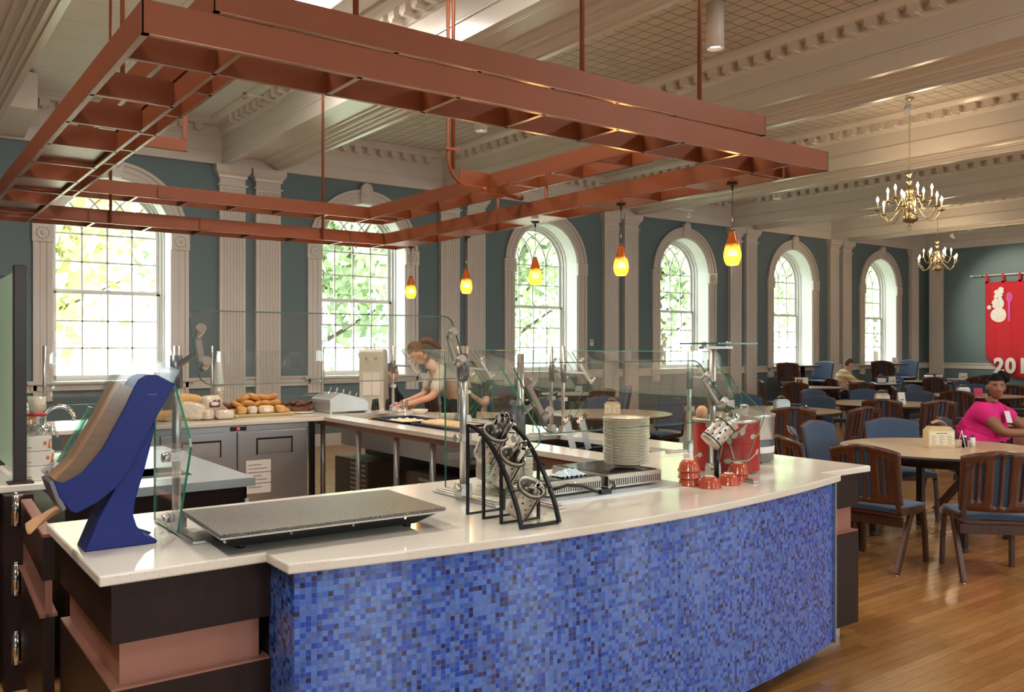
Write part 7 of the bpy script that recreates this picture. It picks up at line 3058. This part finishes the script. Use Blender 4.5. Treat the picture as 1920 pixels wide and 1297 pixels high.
b = MB()
disc(b, 10.93, 2.42, 0.20, 0.19)
disc(b, 10.95, 2.72, 0.15, 0.15)
disc(b, 10.94, 2.90, 0.11, 0.12)
disc(b, 10.93, 3.03, 0.12, 0.07)
disc(b, 10.88, 3.10, 0.07, 0.06)
disc(b, 11.17, 2.63, 0.06, 0.06)
b.build('snowman_patch', M['bannerwhite'], t, fix=False, weld=False)
b = MB()
disc(b, 10.98, 2.87, 0.035, 0.03, 4, -0.012)
disc(b, 10.84, 2.89, 0.03, 0.03, 4, -0.012)
disc(b, 11.10, 2.70, 0.035, 0.03, 4, -0.012)
for i in range(6):
    disc(b, 10.93, 2.80 - 0.035 * i, 0.006, 0.006, 6, -0.012)
b.build('snowman_details', M['black'], t, fix=False, weld=False)
b = MB()
disc(b, 10.66, 2.88, 0.075, 0.13)
b.add([(bx(10.66, 2.5) - 0.012, y, z) for y, z in ((10.635, 2.25), (10.685, 2.25), (10.69, 2.80), (10.63, 2.80))], [(0, 3, 2, 1)])
b.build('spoon_patch', mat('pink_purple_felt', rgb(214, 90, 170), 0.8), t, fix=False, weld=False)
# year figures, bold felt numerals
yc = 11.05
for ch in '2013':
    cu = bpy.data.curves.new('year_figure', 'FONT')
    cu.body = ch
    cu.size = 0.50
    cu.offset = 0.022
    cu.extrude = 0.004
    tmp = bpy.data.objects.new('tmp_text', cu)
    COL.objects.link(tmp)
    dg = bpy.context.evaluated_depsgraph_get()
    me = bpy.data.meshes.new_from_object(tmp.evaluated_get(dg))
    bpy.data.objects.remove(tmp)
    xx = bx(yc - 0.13, 1.1) - 0.03
    R_ = Matrix(((0, 0, -1, xx), (-1.02, 0, 0, yc), (0, 1.05, 0, 0.91), (0, 0, 0, 1)))
    me.transform(R_)
    me.materials.clear()
    me.materials.append(M['bannerwhite'])
    o = bpy.data.objects.new('year_figure', me)
    COL.objects.link(o)
    o.parent = t
    yc -= 0.25 if ch == '1' else 0.30
t = thing('banner_rod', 'white curtain rod carrying the red banner', 'rod', (0, 0, 0))
MB().cyl((END_X - 0.09, 11.62, 3.485), (END_X - 0.09, 8.9, 3.485), 0.018, 12).build('rod', M['white'], t)
b = MB()
b.ball((END_X - 0.09, 11.64, 3.485), 0.03, 0.045, 0.03, 12, 8)
b.build('finial', M['white'], t)
for y in (11.36, 8.98):
    MB().box(END_X - 0.11, END_X, y - 0.02, y + 0.02, 3.46, 3.51).build('bracket', M['brass'], t)
# track light with head aimed at the end wall
t = thing('track_light', 'white ceiling track with a spotlight head above the nearer chandelier', 'track light', (0, 0, 0))
MB().box(10.76, 10.80, 3.5, 8.25, CEIL - 0.075, CEIL - 0.035).build('track', M['white'], t)
for y in (3.9, 6.03, 7.1, 8.2):
    b = MB()
    b.box(10.71, 10.85, y - 0.07, y + 0.07, CEIL - 0.05, CEIL)
    b.build('track_mount', M['white'], t)
b = MB()
b.cyl((10.78, 6.03, CEIL - 0.07), (10.78, 6.03, CEIL - 0.20), 0.012, 8)
b.cyl((10.72, 6.0, CEIL - 0.30), (10.86, 6.07, CEIL - 0.20), 0.045, 14)
b.build('spot_head', M['white'], t)
t = thing('wall_washer', 'small white spotlight on the ceiling beam lighting the red banner', 'spotlight', (20.6, 10.4, 4.27))
b = MB()
b.cyl((0, 0, 0.01), (0, 0, -0.05), 0.02, 8)
b.cyl((-0.06, 0, -0.06), (0.08, 0, -0.12), 0.045, 14)
b.build('lamp_head', M['white'], t)
spot('wall_washer_lamp', (20.72, 10.4, 4.14), (math.radians(68), 0, math.radians(-88)), 420, (1.0, 0.86, 0.66), math.radians(52), 0.04)
t = thing('beam_spotlight', 'small white spotlight under the beam end above the fourth window', 'spotlight', (12.9, 11.7, 4.28))
b = MB()
b.cyl((0, 0, 0.0), (0, 0, -0.06), 0.02, 8)
b.box(-0.16, 0.16, -0.02, 0.02, -0.03, 0.0)
b.cyl((0, 0, -0.06), (0, -0.02, -0.16), 0.05, 12)
b.build('lamp_head', M['white'], t)
# duct box at far left, detector, thermostat, sprinkler pipe
b = MB()
b.prism([(11.75, 4.42), (12.86, 4.30), (12.86, 4.86), (11.75, 4.86)], 1.02, 1.62, 'x')
t = thing('duct_box', 'cream boxed air duct outlet in the upper left corner', 'duct', (0, 0, 0))
b.build('casing', M['cream'], t, bevel=0.006)
MB().box(1.62, 1.625, 11.85, 12.8, 4.45, 4.82).build('grille', M['kitchen'], t)
b = MB()
b.lathe([(0, 0), (0.06, 0), (0.065, -0.02), (0.05, -0.05), (0, -0.055)], 20)
o = b.build('smoke_detector', M['cream'])
o.location = (6.56, 5.30, CEIL)
tag(o, 'round cream smoke detector beside the cylinder downlight', 'smoke detector')
t = thing('thermostat', 'small white thermostat on the teal wall right of the third window', 'thermostat', (11.53, WALL_Y - 0.012, 1.60))
MB().box(-0.045, 0.045, -0.012, 0.012, 0, 0.13).build('case', M['white'], t, bevel=0.004)
MB().box(-0.015, 0.015, -0.014, -0.012, 0.085, 0.11).build('dial_window', M['black'], t)
t = thing('sprinkler', 'sprinkler head on a short pipe beside the left beam', 'sprinkler', (0, 0, 0))
MB().tube([(4.02, 10.6, 4.70), (3.72, 10.6, 4.70)], 0.014, 8).build('pipe', M['cream'], t)
MB().cyl((3.72, 10.6, 4.72), (3.72, 10.6, 4.64), 0.022, 10).build('head', M['brass'], t)
